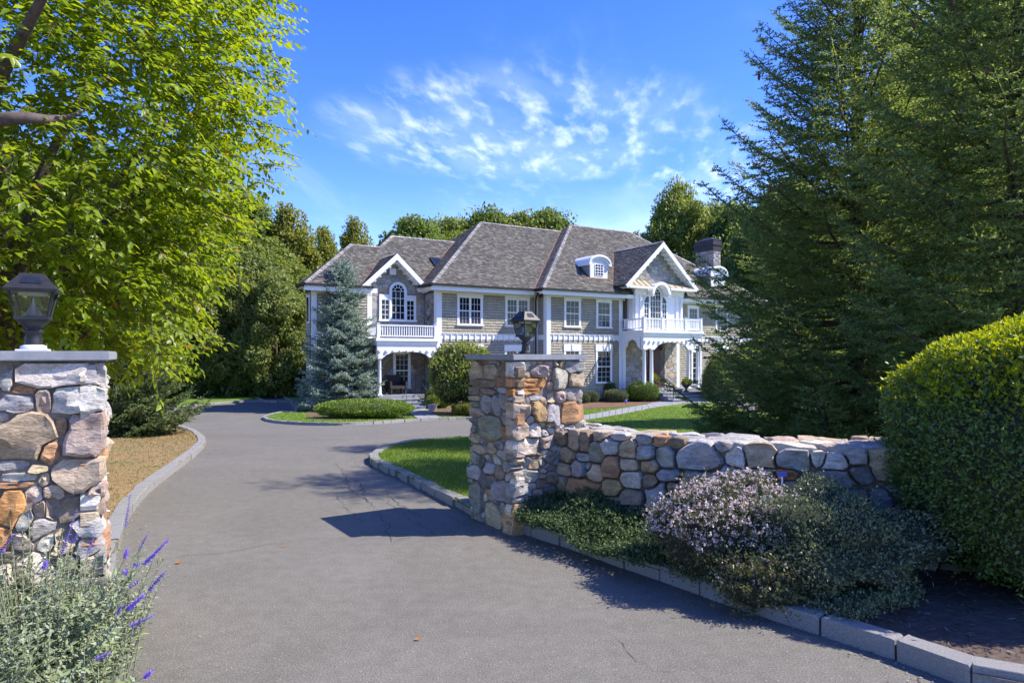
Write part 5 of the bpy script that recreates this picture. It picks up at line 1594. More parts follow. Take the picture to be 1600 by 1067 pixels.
# ---- tree building
def limb_tree(height, spread, crown_base, n_limbs, seed, trunk_r, lean=(0, 0)):
    """trunk and limbs as one tube mesh, plus the points where foliage clumps sit"""
    r = random.Random(seed); mb = MB(); tips = []
    tp = [Vector((0, 0, -.2))]
    for i in range(1, 7):
        f = i/6
        tp.append(Vector((lean[0]*f+r.uniform(-.05, .05)*height*.12, lean[1]*f+r.uniform(-.05, .05)*height*.12, height*.86*f)))
    mb.tube(tp, [trunk_r*(1.25 if i == 0 else 1-.85*i/6) for i in range(7)], 8)
    def on_trunk(f):
        k = f*6; i = min(int(k), 5); return tp[i].lerp(tp[i+1], k-i)
    for i in range(n_limbs):
        f = crown_base+(1-crown_base)*(i/n_limbs)**.9
        p = on_trunk(min(f*.98, .98)); a = i*2.4+r.uniform(-.4, .4)
        g = math.sin(math.pi*min(max((f-crown_base)/(1-crown_base)*.82+.16, 0), 1))**.7
        ln = spread*g*r.uniform(.75, 1.05)
        d = Vector((math.cos(a), math.sin(a), r.uniform(.25, .7)))
        pts = [p]; q = p
        for k in range(4):
            q = q+(d+Vector((r.uniform(-.2, .2), r.uniform(-.2, .2), r.uniform(-.05, .25))))*ln/4/1.05
            pts.append(q)
            if k >= 1: tips.append(q+Vector((r.uniform(-.3, .3), r.uniform(-.3, .3), r.uniform(-.2, .3)))*spread*.25)
        mb.tube(pts, [trunk_r*.42*(1-f*.55)*(1-.8*k/4) for k in range(5)], 5)
        tips.append(q)
    tips.append(tp[-1]+Vector((0, 0, height*.08)))
    return mb, tips

CROWNS = {}
def crown_mesh(key, height, spread, crown_base, n_clumps, per, leaf, mat, seed, flat=.70, trunk_r=.2, clump_r=.29):
    """trunk mesh and crown mesh of one tree form; the crown is made of leaf clumps of uneven size"""
    mb, tips = limb_tree(height, spread, crown_base, max(14, n_clumps//4), seed, trunk_r)
    r = np.random.default_rng(seed)
    C = np.array([tuple(t) for t in tips])
    # extra clumps over an uneven ellipsoid
    d = unit(r.normal(size=(n_clumps, 3))); rad = r.uniform(.55, 1.0, n_clumps)**.6
    zc = height*(crown_base+(1.0-crown_base)*.5); rz = height*(1-crown_base)*.5
    taper = 1-.45*np.clip(d[:, 2]*rad, 0, 1)
    E = np.stack([d[:, 0]*spread*rad*taper, d[:, 1]*spread*rad*taper, zc+d[:, 2]*rz*rad], 1)
    C = np.concatenate([C, E])
    Ps, Ds, Ns = [], [], []
    for c in C:
        cr = spread*clump_r*r.uniform(.55, 1.2)
        m = int(per*r.uniform(.6, 1.3))
        q = unit(r.normal(size=(m, 3)))*(r.uniform(.25, 1, m)**.45)[:, None]
        p = c+q*np.array([cr, cr, cr*flat])
        Ps.append(p); o_ = unit(q+np.array([0, 0, .35]))
        Ds.append(unit(o_*.6+unit(r.normal(size=(m, 3)))+np.array([0, 0, -.25]))); Ns.append(unit(o_+unit(r.normal(size=(m, 3)))*.55+np.array([0, 0, .5])))
    P = np.concatenate(Ps); D = np.concatenate(Ds); N = np.concatenate(Ns)
    Ln = leaf*r.uniform(.65, 1.35, len(P))
    V, F = diamond_arrays(P, D, N, Ln, Ln*.62)
    CROWNS[key] = (mb.mesh('trunk', BARK), fast_mesh('crown', V, F, mat))
def tree(key, label, x, y, s=1.0, sz=None, rz=0.0, group=None, name='leafy_tree'):
    t = thing(name, label, 'tree', (x, y, float(hgt(y))-.05), rz, group)
    t.scale = (s, s, sz or s)
    for nm, me in zip(('trunk', 'crown'), CROWNS[key]):
        obj(nm, me, t)
    return t

crown_mesh('oak', 14, 4.6, .18, 110, 230, .31, GREEN_OAK, 101, trunk_r=.28)
crown_mesh('maple', 12, 3.6, .14, 95, 220, .27, GREEN_MID, 102, trunk_r=.2)
crown_mesh('ash', 12, 2.5, .12, 85, 200, .24, GREEN_YEL, 103, trunk_r=.16, flat=.9)
crown_mesh('linden', 8, 2.6, .06, 75, 200, .21, GREEN_PALE, 104, trunk_r=.14)
crown_mesh('thicket', 3.2, 2.2, .02, 50, 150, .2, GREEN_OAK, 105, trunk_r=.07)
crown_mesh('oak_b', 14, 4.4, .16, 110, 230, .30, GREEN_MID, 106, trunk_r=.28)

def X(px, Y): return (px-800)/FPX*Y
# woods to the left of the house
G1 = 'trees of the wood left of the house'
for key, px, Y, s, sz, lab in [
    ('oak', 385, 52, .86, 1.05, 'tall dark green tree of the wood, its top just right of the near leafy tree'),
    ('ash', 452, 50, .95, 1.16, 'slim yellowish green tree standing highest in the wood left of the blue spruce'),
    ('ash', 505, 56, .80, 1.12, 'slim yellowish tree in the gap between the wood and the house'),
    ('ash', 556, 60, .80, 1.25, 'slim pointed tree rising just behind the left end of the roof'),
    ('maple', 590, 66, .7, 1.05, 'rounded tree top showing behind the low ridge of the roof'),
    ('oak_b', 330, 46, .85, 0.96, 'broad tree behind the hanging branches of the near leafy tree'),
    ('oak', 262, 42, .90, 0.98, 'broad dark tree behind the left gate pillar and the dark spruce'),
    ('oak_b', 175, 38, .85, 0.91, 'broad tree behind the lamp of the left gate pillar'),
    ('oak', 70, 36, .9, 0.97, 'dark tree behind the left gate pillar at the edge of the photo'),
    ('oak_b', -40, 34, .9, 1.03, 'dark tree far left behind the near leafy tree'),
    ('maple', 420, 46, .75, 0.89, 'mid green bushy tree in front of the slim yellowish ones')]:
    tree(key, lab, X(px, Y), Y, s, sz, RND.uniform(0, 6.28), G1)
for key, px, Y, s, sz, lab in [
    ('linden', 352, 41.5, .78, 0.91, 'pale green low tree at the edge of the wood, beside the dark spruce'),
    ('linden', 432, 41, .80, 0.96, 'pale green low tree overhanging the far kerb, left of the blue spruce'),
    ('linden', 395, 43, .9, 1.14, 'pale green tree standing behind the two low ones by the far kerb'),
    ('linden', 300, 41, .75, 0.85, 'pale green low tree half hidden by the dark spruce'),
    ('maple', 475, 45.5, .60, 0.71, 'small tree wedged between the wood and the blue spruce')]:
    tree(key, lab, X(px, Y), Y, s, sz, RND.uniform(0, 6.28), G1)
for px, Y, s, lab in [(250, 40, .9, 'dark low bush behind the dark spruce on the dry grass'), (292, 40.5, .7, 'dark low bush at the left end of the far lawn, beside the spruce branches'), (338, 41.5, .62, 'low bush below the leftmost pale green tree by the far kerb'),
    (378, 42, .60, 'low bush between the two pale green trees by the far kerb'), (415, 41.5, .58, 'low bush left of the pale tree overhanging the far kerb'), (452, 42, .64, 'low bush right of the pale tree overhanging the far kerb'),
    (486, 43, .7, 'low bush just behind the left edge of the blue spruce'), (190, 39, .9, 'low bush behind the lamp of the left gate pillar'), (320, 45, 1.1, 'taller dark bush deep under the broad tree of the wood'), (400, 46, 1.1, 'taller dark bush deep in the shade between the wood trunks'), (460, 46, 1.1, 'taller dark bush deep under the slim yellowish trees')]:
    tree('thicket', lab, X(px, Y), Y, s, s, RND.uniform(0, 6.28), 'undergrowth along the far lawn', 'undergrowth_bush')
# behind the house
G2 = 'trees behind the house'
for key, px, Y, s, sz, lab in [
    ('oak', 650, 66, 1.12, 1.13, 'broad tree top behind the skylight end of the roof'),
    ('oak_b', 700, 70, 1.12, 1.20, 'tree top showing left of the highest hip of the middle roof'),
    ('oak', 762, 72, 1.12, 1.28, 'tree top just above the left end of the middle ridge'),
    ('oak_b', 815, 72, 1.12, 1.27, 'tree top above the middle of the middle ridge'),
    ('oak', 860, 72, 1.12, 1.27, 'tree top above the valley between the two tall roofs'),
    ('oak_b', 610, 74, 1.0, 1.05, 'low broad tree top just over the left end of the high wing ridge'),
    ('oak_b', 1062, 62, .74, 1.32, 'tall rounded tree standing above the pediment, left of the chimney'),
    ('ash', 992, 72, .55, 1.33, 'thin tree tip behind the right end of the tallest ridge'),
    ('oak', 1150, 60, .85, 1.13, 'dark tree behind the chimney'),
    ('oak_b', 1120, 68, .8, 1.27, 'tree behind and above the chimney, touching the big spruce'),
    ('oak', 1235, 52, .9, 1.13, 'broad tree hidden behind the nearer big spruce')]:
    tree(key, lab, X(px, Y), Y, s, sz, RND.uniform(0, 6.28), G2)
for key, px, Y, s, sz, lab in [('oak_b', 1310, 50, 1.1, 1.0, 'broad tree far behind the trunk of the left big spruce'), ('oak', 1400, 54, 1.1, 1.0, 'broad tree far behind the gap between the two big spruces'), ('oak_b', 1490, 50, 1.1, 1.0, 'broad tree far behind the right big spruce'), ('oak', 1590, 52, 1.1, 1.0, 'broad tree far behind the right edge of the photo'), ('oak_b', 1700, 48, 1.1, 1.0, 'broad tree beyond the right edge, far behind')]:
    tree(key, lab, X(px, Y), Y, s, sz, RND.uniform(0, 6.28), 'far trees to the right of the house')
for i, w in enumerate(('leftmost, just right of the house end', 'behind the left branches of the left big spruce', 'behind the left half of the left big spruce', 'behind the trunk of the left big spruce', 'behind the right half of the left big spruce', 'behind the gap between the big spruces', 'behind the left half of the right big spruce', 'behind the trunk of the right big spruce', 'rightmost, beyond the edge of the photo')):
    tree('thicket', 'low far hedgerow bush, '+w, X(1180+i*62, 44+i%2), 44+i%2, 1.15, 1.1, RND.uniform(0, 6.28), 'far hedgerow behind the spruces', 'hedgerow_bush')
for px, Y, s, sz, lab in [(1560, 21, .72, 1.02, 'tall dark broadleaf tree behind the two big spruces, top right corner'), (1720, 21, .72, 1.0, 'dark broadleaf tree beyond the right edge, behind the clipped shrub'), (1450, 23, .5, .82, 'dark broadleaf tree between and behind the two big spruces')]:
    tree('oak', lab, X(px, Y), Y, s, sz, RND.uniform(0, 6.28), 'broadleaf trees behind the big spruces')

# ---- spruces
def spruce_arrays(H, Rb, n_whorl, per_whorl, seed, shoot=(.10, .18), droop=.35, lift=.32, side_step=.12, sub_step=.095, base=.04, power=.85, bare=.12, vary=(.70, 1.12), up=1.0, tipw=.06):
    """every shoot of a spruce: start points, directions and lengths; and its woody tubes"""
    r = random.Random(seed); mb = MB()
    mb.tube([(0, 0, -.2), (0, 0, H*.35), (0, 0, H*.7), (0, 0, H)], [H*.017, H*.012, H*.007, .006], 8)
    S, D, Ls = [], [], []
    def shoots_on(p, d, ln):
        S.append(tuple(p)); D.append(tuple(d)); Ls.append(ln)
    for w in range(n_whorl):
        f = base+(1-base)*(w/n_whorl)**1.18
        m = per_whorl if f < .85 else max(4, per_whorl-2)
        for b in range(m):
            h = H*f+r.uniform(-.5, .5)*H/n_whorl
            a = 2*math.pi*(b+r.uniform(-.32, .32))/m+w*1.1
            ln = Rb*max(1-f, .015)**power*r.uniform(*vary)+.10
            hd = Vector((math.cos(a), math.sin(a), 0)); sd = Vector((-hd.y, hd.x, 0))
            dr = droop*(1-f)+.02; rise = .62*f**2*up
            npt = max(4, int(ln/.22)); pts = []
            for k in range(npt+1):
                t = k/npt; x = ln*t
                z = h+x*rise-dr*x*.9+lift*ln*t*t*(.55+.5*(1-f))
                pts.append(Vector((hd.x*x, hd.y*x, max(z, .10+.12*t)))+sd*r.uniform(-.02, .02)*ln*t)
            mb.tube(pts, [max(.024*ln*(1-.85*k/npt)*.7, .004) for k in range(npt+1)], 4, False)
            def P(t):
                k = min(t, .999)*npt; i = int(k); return pts[i].lerp(pts[i+1], k-i)
            def T(t):
                i = min(int(t*npt), npt-1); return (pts[i+1]-pts[i]).normalized()
            x = ln*bare
            while x < ln:
                t = x/ln; p = P(t); td = T(t)
                for s in (-1, 1):
                    sl = (ln-x)*r.uniform(.30, .52)+tipw
                    sl = min(sl, .75*Rb**.5)
                    an = math.radians(r.uniform(42, 62))
                    d = (td*math.cos(an)+sd*s*math.sin(an)+Vector((0, 0, r.uniform(-.28, .02)))).normalized()
                    y = 0.02
                    while y < sl:
                        q = p+d*y-Vector((0, 0, .22*y*y))
                        for s2 in (-1, 1):
                            an2 = math.radians(r.uniform(35, 60))
                            pe = d.cross(Vector((0, 0, 1))).normalized()*s2
                            dd = (d*math.cos(an2)+pe*math.sin(an2)+Vector((0, 0, r.uniform(-.35, .25)))).normalized()
                            l2 = min((sl-y)*.55+.05, r.uniform(*shoot)*1.15)
                            shoots_on(q, dd, l2)
                        y += sub_step*r.uniform(.8, 1.25)
                    e = p+d*sl*.8-Vector((0, 0, .22*sl*sl*.64)); shoots_on(e, (d+Vector((0, 0, -.12))).normalized(), r.uniform(*shoot)*1.1)
                x += side_step*r.uniform(.8, 1.25)
            shoots_on(P(.9), (T(.95)+Vector((0, 0, .18))).normalized(), shoot[1]*1.4); shoots_on(P(.97), (T(.95)+Vector((0, 0, .3))).normalized(), shoot[1]*1.2)
    for k in range(5): shoots_on((0, 0, H-.1*k), unit(np.array([r.uniform(-.4, .4), r.uniform(-.4, .4), 1.0]))*1.0, shoot[1]*1.3)
    return mb, np.array(S, float), unit(np.array([tuple(d) for d in D], float)), np.array(Ls, float)

def needle_mesh(S, D, Ln, n_needles, nl, nw, mat, seed, name='needles'):
    """spiky shoots: needles set round each twig, pointing forward"""
    r = np.random.default_rng(seed)
    A = unit(np.cross(D, unit(r.normal(size=D.shape)))); B = np.cross(D, A)
    Vs = []
    for k in range(n_needles):
        t = ((k+r.uniform(0, 1, len(S)))/n_needles)[:, None]
        w = (k*2.4+r.uniform(-.5, .5, len(S)))[:, None]
        o_ = A*np.cos(w)+B*np.sin(w)
        b = S+D*Ln[:, None]*t
        tip = b+(D*.75+o_*.85)*nl*(1.05-.35*t)*r.uniform(.8, 1.2, (len(S), 1))
        sd = unit(np.cross(o_, D)+D*.0)*nw*.5
        Vs += [b-sd-D*nw*.6, b+sd+D*nw*.6, tip]
    # stub of the twig itself
    q = unit(np.cross(D, np.array([[.3, .2, .93]])))*nw*.45
    Vs += [S-q, S+q, S+D*Ln[:, None]*1.08]
    V = np.stack(Vs, 1).reshape(-1, 3)
    me = fast_mesh(name, V, np.arange(len(V)).reshape(-1, 3), mat)
    tone_ = np.repeat(np.clip(r.normal(.54, .27, len(S)), 0, 1), len(Vs)).astype(np.float32)
    at_ = me.attributes.new('tone', 'FLOAT', 'POINT'); at_.data.foreach_set('value', tone_)
    return me

def spruce(name, label, x, y, H, Rb, mat, n_needles, nl, nw, seed, group=None, cones=0, rz=0.0, keep=None, **kw):
    base = np.array([x, y, float(hgt(y))+.05])
    t = thing(name, label, 'tree', tuple(base), 0.0, group)
    mb, S, D, Ln = spruce_arrays(H, Rb, seed=seed, **kw)
    mb.build('trunk', BARK, t)
    if keep is not None:
        m = keep(S+base); S, D, Ln = S[m], D[m], Ln[m]
    o = obj('crown', needle_mesh(S, D, Ln, n_needles, nl, nw, mat, seed), t)
    if cones:
        c = MB(); c.lathe([(.006, 0), (.020, -.012), (.026, -.04), (.023, -.075), (.012, -.105), (.003, -.115)], 7); cme = c.mesh('cone', CONE)
        r = random.Random(seed); top = np.nonzero((S[:, 2] > H*.45) & (np.hypot(S[:, 0], S[:, 1]) > .25*Rb*(1-S[:, 2]/H)) & ((S+base)[:, 1] < y+.3))[0]
        wts = (S[top, 2]/H)**3; wts = wts/wts.sum()
        for i in np.random.default_rng(seed).choice(top, min(cones, len(top)), replace=False, p=wts):
            c_ = bpy.data.objects.new('cone', cme); c_.location = tuple(S[i]+D[i]*Ln[i]*.8); c_.rotation_euler = (r.uniform(-.4, .4), r.uniform(-.4, .4), r.uniform(0, 6)); c_.scale = (r.uniform(.9, 1.25),)*3
            link(c_, t)
    open('/tmp/shoots','a').write(name+' %d\n' % len(S))
    return t
GS = 'big cone-bearing spruces on the right'
spruce('spruce_tree', 'big dark cone-bearing spruce behind the low wall, its left branches reaching the portico', X(1338, 13.6), 13.6, 10.9, 4.15, NEEDLE, 6, .052, .020, 5, GS, 130,
       n_whorl=26, per_whorl=11, vary=(.55, 1.0), tipw=.17, up=1.25, shoot=(.11, .21), side_step=.16, sub_step=.115, droop=.40, lift=.62, base=.03, power=.70, bare=.25)
spruce('spruce_tree', 'big cone-bearing spruce at the right edge, above the clipped round shrub', X(1590, 9.8), 9.8, 10.4, 3.0, NEEDLE, 6, .052, .020, 6, GS, 150,
       n_whorl=26, per_whorl=9, vary=(.55, 1.0), tipw=.17, up=1.25, shoot=(.11, .21), side_step=.16, sub_step=.115, droop=.40, lift=.62, base=.08, power=.43, bare=.25)
bx, by = gp(527, 645)
spruce('blue_spruce', 'silvery blue spruce in front of the left end of the house', bx-.1, by+1.3, 6.9, 2.15, NEEDLE_B, 5, .085, .042, 8, None, 0,
       n_whorl=28, per_whorl=10, shoot=(.12, .22), side_step=.17, sub_step=.15, droop=.22, lift=.22, base=.015, power=.74, bare=.15)
spruce('dark_spruce', 'low dark green spruce on the dry grass behind the left gate pillar', X(200, 15.8), 15.8, 3.4, 1.6, NEEDLE_D, 6, .058, .024, 9, None, 0,
       n_whorl=13, per_whorl=8, shoot=(.10, .18), side_step=.13, sub_step=.11, droop=.16, lift=.42, base=.03, power=.62, bare=.12)
# small self-sown spruce shoots by the lawn, left of the big spruce
spruce('young_spruce', 'small dark spruce on the lawn edge, just behind the low wall', X(1128, 14.5), 14.5, 1.05, .62, NEEDLE, 7, .040, .014, 12, None, 0,
       n_whorl=8, per_whorl=6, shoot=(.08, .15), side_step=.12, sub_step=.09, droop=.1, lift=.4, base=.05, power=.7, bare=.1)

# ---- the near leafy tree on the left: limbs, drooping leafy twigs
def near_tree():
    r = random.Random(21); q = np.random.default_rng(21)
    base = Vector((-5.6, 7.6, 0.05))
    t = thing('leafy_tree', 'big bright green leafy tree overhanging the left gate pillar', 'tree', tuple(base))
    C = Vector((0.0, -.1, 4.85)); RX, RY, RZ = 2.62, 2.7, 4.2
    mb = MB()
    mb.tube([(0, 0, -.2), (.05, 0, .9), (.0, .05, 1.9)], [.24, .18, .16], 12)
    limbs = []
    for i in range(11):
        a = i*2.4+.5; el = r.uniform(.75, 1.3)
        d = Vector((math.cos(a)*math.cos(el), math.sin(a)*math.cos(el), math.sin(el)))
        p = Vector((0, 0, 1.2+.09*i)); pts = [p]
        for k in range(7):
            d = (d+Vector((r.uniform(-.16, .16), r.uniform(-.16, .16), r.uniform(-.10, .12)))).normalized(); p = p+d*.44; pts.append(p)
        limbs.append(pts)
        mb.tube(pts, [.085*(1-.86*k/7)+.006 for k in range(8)], 8)
    # two limbs that show against the sky and the leaves at the left edge
    for pts in ([at(-60, 250, 6.0), at(-15, 150, 5.7), at(25, 75, 5.4), at(62, 5, 5.2), at(95, -60, 5.0), at(120, -120, 5.0)], [at(-60, 200, 5.4), at(0, 187, 5.3), at(38, 184, 5.35), at(75, 187, 5.5), at(105, 184, 5.7), at(135, 172, 6.0)]):
        pl_ = [p-base for p in pts]; mb.tube(pl_, [.062, .055, .047, .036, .022, .007], 10); limbs.append(pl_)
        mb.tube([Vector((0, 0, 2.0)), (pl_[0]+Vector((0, 0, 2.0)))*.5, pl_[0]], [.10, .09, .076], 10)
    # twigs
    nt = 11000
    d = unit(q.normal(size=(nt, 3))); rad = q.uniform(.30, 1.0, nt)**.42
    lump = np.array([mnoise.noise(Vector(v)*2.6+Vector((3, 7, 1))) for v in d])*.16
    P = d*(rad*(1+lump))[:, None]*np.array([RX, RY, RZ])+np.array([C.x, C.y, C.z])
    keepm = P[:, 2] > 1.62
    P = P[keepm]; d = d[keepm]
    out = unit(d*np.array([1, 1, .35])+q.normal(size=P.shape)*.45+np.array([0, 0, .05]))
    tl = q.uniform(.28, .55, len(P))
    TW = []
    for i in range(0, len(P), 1):
        a = P[i]; e = P[i]+out[i]*tl[i]+np.array([0, 0, -.10*tl[i]])
        m = (a+e)/2+np.array([0, 0, .05*tl[i]])
        TW.append((a, m, e))
    tw = MB()
    for a, m, e in TW[::2]:
        tw.tube([tuple(a), tuple(m), tuple(e)], [.006, .0045, .002], 3, False, True)
    mb.build('trunk', CHERRYBARK, t); o = tw.build('twigs', CHERRYBARK, t); o['kind'] = 'stuff'
    A = np.array([x[0] for x in TW]); M = np.array([x[1] for x in TW]); E = np.array([x[2] for x in TW])
    PP, DD, NN, LL = [], [], [], []
    nl = 11
    side = unit(np.cross(out, np.array([[0, 0, 1.0]])))
    for k in range(nl):
        f = (k+.6)/nl
        p = A*(1-f)**2+2*M*f*(1-f)*1.0+E*f*f
        s = 1 if k % 2 else -1
        dr = q.uniform(.05, .60, (len(A), 1))
        dd = unit(out*q.uniform(.35, .8, (len(A), 1))+side*s*q.uniform(.5, .95, (len(A), 1))+np.array([0, 0, -1.0])*dr+q.normal(size=A.shape)*.16)
        nn = unit(np.array([0, 0, 1.0])+out*.35+q.normal(size=A.shape)*.32)
        PP.append(p); DD.append(dd); NN.append(nn); LL.append(q.uniform(.058, .125, len(A))*(1.0 if k < nl-1 else .8))
    PP, DD, NN, LL = (np.concatenate(v) for v in (PP, DD, NN, LL))
    # the leaves that show largest are separate parts, the rest of the crown is one
    W_ = PP+np.array(tuple(base)); dist = np.linalg.norm(W_-np.array([0, 0, EYE]), axis=1)
    ppx = 800+FPX*W_[:, 0]/W_[:, 1]; ppy = HORIZON-FPX*(W_[:, 2]-EYE)/W_[:, 1]
    vis = (ppx > 5) & (ppx < 470) & (ppy > 5) & (ppy < 640)
    order = np.argsort(np.where(vis, dist/LL, 1e9))[:290]
    mask = np.ones(len(PP), bool); mask[order] = False
    V, F = leaf_arrays(PP[mask], DD[mask], NN[mask], LL[mask], LL[mask]*.52)
    o = obj('crown', fast_mesh('crown', V, F, GREEN_CHERRY), t); o['kind'] = 'stuff'
    tmpl = []
    for k in range(5):
        v, f = leaf_arrays(np.zeros((1, 3)), np.array([[1., 0, 0]]), np.array([[0, 0, 1.]]), [1.0], [.44+.02*k], .10+.05*k, .10+.02*k)
        tmpl.append(fast_mesh('leaf', v, f, LEAF_ONE[k % len(LEAF_ONE)]))
    for n_, i in enumerate(order):
        D_ = Vector(DD[i]).normalized(); S_ = D_.cross(Vector(NN[i])).normalized(); N_ = S_.cross(D_)
        M4 = Matrix((( D_.x, -S_.x, N_.x, PP[i][0]), (D_.y, -S_.y, N_.y, PP[i][1]), (D_.z, -S_.z, N_.z, PP[i][2]), (0, 0, 0, 1))) @ Matrix.Scale(float(LL[i]), 4)
        lo = bpy.data.objects.new('leaf', tmpl[n_ % 5]); link(lo, t); lo.matrix_local = M4
    return t
LEAF_ONE = [m_leaf('single_leaf', [(0, c), (1, c)], 0.55, 0.38, 0.5, (1.5, 1.45, 0.45)) for c in ((.19, .28, .016), (.23, .33, .02), (.28, .36, .023))]
near_tree()

# ---- clipped and rounded shrubs by the house
def px_shrub(label, x0, x1, y0, y1, mat, n, leaf=.035, Yoff=0.0, k=2.6, seed=1, group='clipped shrubs in the bed by the front steps', **kw):
    gx, gy = gp((x0+x1)/2, y1, .08)
    gy += Yoff; gx = X((x0+x1)/2, gy)
    w = (x1-x0)/FPX*gy/2; h = (y1-y0)/FPX*gy/2
    o, P, nv = clipped_shrub('clipped_shrub', label, (gx, gy+w*.8, float(hgt(gy))+.06), (w, w*.9, h), n, leaf, mat, 'shrub', group, k, seed, **kw)
    return o
px_shrub('tall narrow clipped shrub, second in the back row from the gate pillar', 921, 942, 598, 626, GREEN_BOX, 5000, .05, .3, 3.2, 2)
px_shrub('tall clipped shrub in the back row, behind the flat clipped one', 940, 963, 597, 627, GREEN_BOX, 5000, .05, .4, 3.2, 3)
px_shrub('small dark round shrub in the back row beside the portico', 960, 977, 600, 620, GREEN_BOX, 4000, .05, .9, 2.4, 4)
px_shrub('clipped shrub at the left of the back row, touching the gate pillar in view', 903, 925, 598, 621, GREEN_BOX, 4000, .05, .6, 2.6, 5)
px_shrub('small clipped grey green shrub in the front row', 911, 937, 611.5, 629, GREEN_SAGE, 4500, .045, 0, 2.8, 6)
px_shrub('small clipped shrub half hidden by the gate pillar', 900, 922, 614, 630.5, GREEN_SAGE, 4000, .045, 0, 2.6, 7)
px_shrub('wide flat clipped shrub beside the large lime green one', 945, 983, 609, 629, GREEN_SAGE, 6500, .045, 0, 3.2, 8)
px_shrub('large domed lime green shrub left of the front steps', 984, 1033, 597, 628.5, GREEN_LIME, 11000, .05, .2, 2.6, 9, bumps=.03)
# conical bush right of the steps
cx_, cy_ = gp(1128, 627, .08)
clipped_shrub('conical_bush', 'tall dark conical evergreen bush right of the front steps', (cx_, cy_+.4, float(hgt(cy_))), (1.05, 1.0, 1.38), 14000, .07, GREEN_OAK, 'shrub', None, 2.0, 31, .08, .10, .5, narrow=.35, cone=.7)
# spreading yew mound in front of the blue spruce
mx, my = gp(560, 655, .08)
mw = 158/FPX*my/2
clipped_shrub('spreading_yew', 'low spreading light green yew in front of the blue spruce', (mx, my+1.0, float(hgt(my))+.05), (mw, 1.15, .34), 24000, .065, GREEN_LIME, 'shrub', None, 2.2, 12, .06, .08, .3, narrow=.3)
# rose bush
rx_, ry_ = gp(606, 633, .08)
ro, P_, nv_ = clipped_shrub('rose_bush', 'rose bush with a few red blooms beside the porch column', (rx_, ry_+.4, float(hgt(ry_))), (.75, .7, .78), 4200, .075, GREEN_SAGE, 'shrub', None, 1.8, 14, .2, .28, .4)
bl2 = MB(); bl2.lathe([(.012, 0), (.05, .02), (.062, .05), (.045, .075), (.012, .08)], 9); bme = bl2.mesh('bloom', FLOWER_R)
fr_ = [i for i in range(len(P_)) if nv_[i][1] < -.1 and P_[i][2] > .45]
for i in RND.sample(fr_, 9): obj('bloom', bme, ro, tuple(P_[i]))
# big leafy shrub in front of the main block, with bare stems at its foot
lx, ly = X(722, 28.6), 28.6
lo_, P_, nv_ = clipped_shrub('lilac_shrub', 'large loose leafy shrub between the porch and the right gate pillar', (lx, ly, float(hgt(ly))+.55), (1.42, 1.3, 1.22), 9000, .13, GREEN_MID, 'shrub', None, 2.1, 15, .14, .16, .2)
sm = MB()
for k in range(11):
    a = k*2.4; sm.tube([(math.cos(a)*.12, math.sin(a)*.12, -.6), (math.cos(a)*.3, math.sin(a)*.3, -.1), (math.cos(a)*.6, math.sin(a)*.6, .6)], [.022, .018, .014], 5)
sm.build('stem', BARK, lo_)
px_shrub('low dark green bush beside the planter at the porch steps', 664, 704, 605, 640, GREEN_OAK, 5000, .07, .5, 2.2, 17, None)
px_shrub('low golden tipped bush at the foot of the large leafy shrub', 705, 745, 630, 650, GREEN_YEL, 4000, .06, 0, 2.4, 18, None)
px_shrub('low bush to the right of the porch steps, half behind the gate pillar', 745, 800, 622, 652, GREEN_MID, 5000, .07, .3, 2.4, 19, None)
# planter pot and entrance urns
def pot(name, label, cat, loc, prof, m, plant, pr, leafm):
    t = thing(name, label, cat, loc)
    mb = MB(); mb.lathe(prof, 20); mb.build('pot', m, t)
    n = 500; d = rand_dir(n); d[:, 2] = np.abs(d[:, 2])
    P = d*np.array([pr, pr, plant])*rng.uniform(.5, 1, (n, 1))+np.array([0, 0, prof[-1][1]])
    V, F = diamond_arrays(P, unit(d+rand_dir(n)*.6), rand_dir(n), np.full(n, .11), np.full(n, .05))
    obj('foliage', fast_mesh('foliage', V, F, leafm), t)
px0, py0 = gp(676, 643, .08)
pot('planter_pot', 'pale tapered planter pot beside the porch steps', 'planter', (px0, py0, float(hgt(py0))+.08), [(.13, 0), (.15, .02), (.20, .26), (.235, .30), (.235, .33), (.20, .33)], m_plain('pale_pot', (.50, .50, .58), .6, 0, .08, 5), .4, .3, GREEN_OAK)
URNM = m_plain('urn_iron', (.05, .05, .055), .6, .2, .3, 9)
UP = [(.15, 0), (.15, .05), (.06, .08), (.05, .18), (.10, .22), (.20, .32), (.24, .42), (.20, .42)]
pot('garden_urn', 'dark footed urn at the top of the front steps, right of the door', 'urn', tuple(hw(13.75, QV-.35+.0, -.30+.0)), UP, URNM, .34, .24, GREEN_MID)
pot('garden_urn', 'dark urn beside the column left of the front door', 'urn', tuple(hw(12.05, QV+.35, -.14)), UP, URNM, .4, .25, GREEN_YEL)
# dark wicker chair on the porch
WICK = m_plain('dark_wicker', (.035, .028, .024), .7, 0, .4, 40, .5)
ch_ = thing('porch_chair', 'dark wicker armchair on the left porch', 'chair', tuple(hw(-1.75, .75, -.15)), PHI_H)
mb = MB(); mb.box(-.34, .34, -.3, .32, .30, .42); mb.build('seat', WICK, ch_)
mb = MB(); mb.box(-.34, .34, .325, .42, .42, .92); mb.build('backrest', WICK, ch_)
for s in (-1, 1):
    mb = MB(); mb.box(s*.39-.045, s*.39+.045, -.32, .42, .30, .62); mb.build('armrest', WICK, ch_)
    for y in (-.27, .36):
        mb = MB(); mb.box(s*.36-.03, s*.36+.03, y-.03, y+.03, 0, .30); mb.build('leg', WICK, ch_)
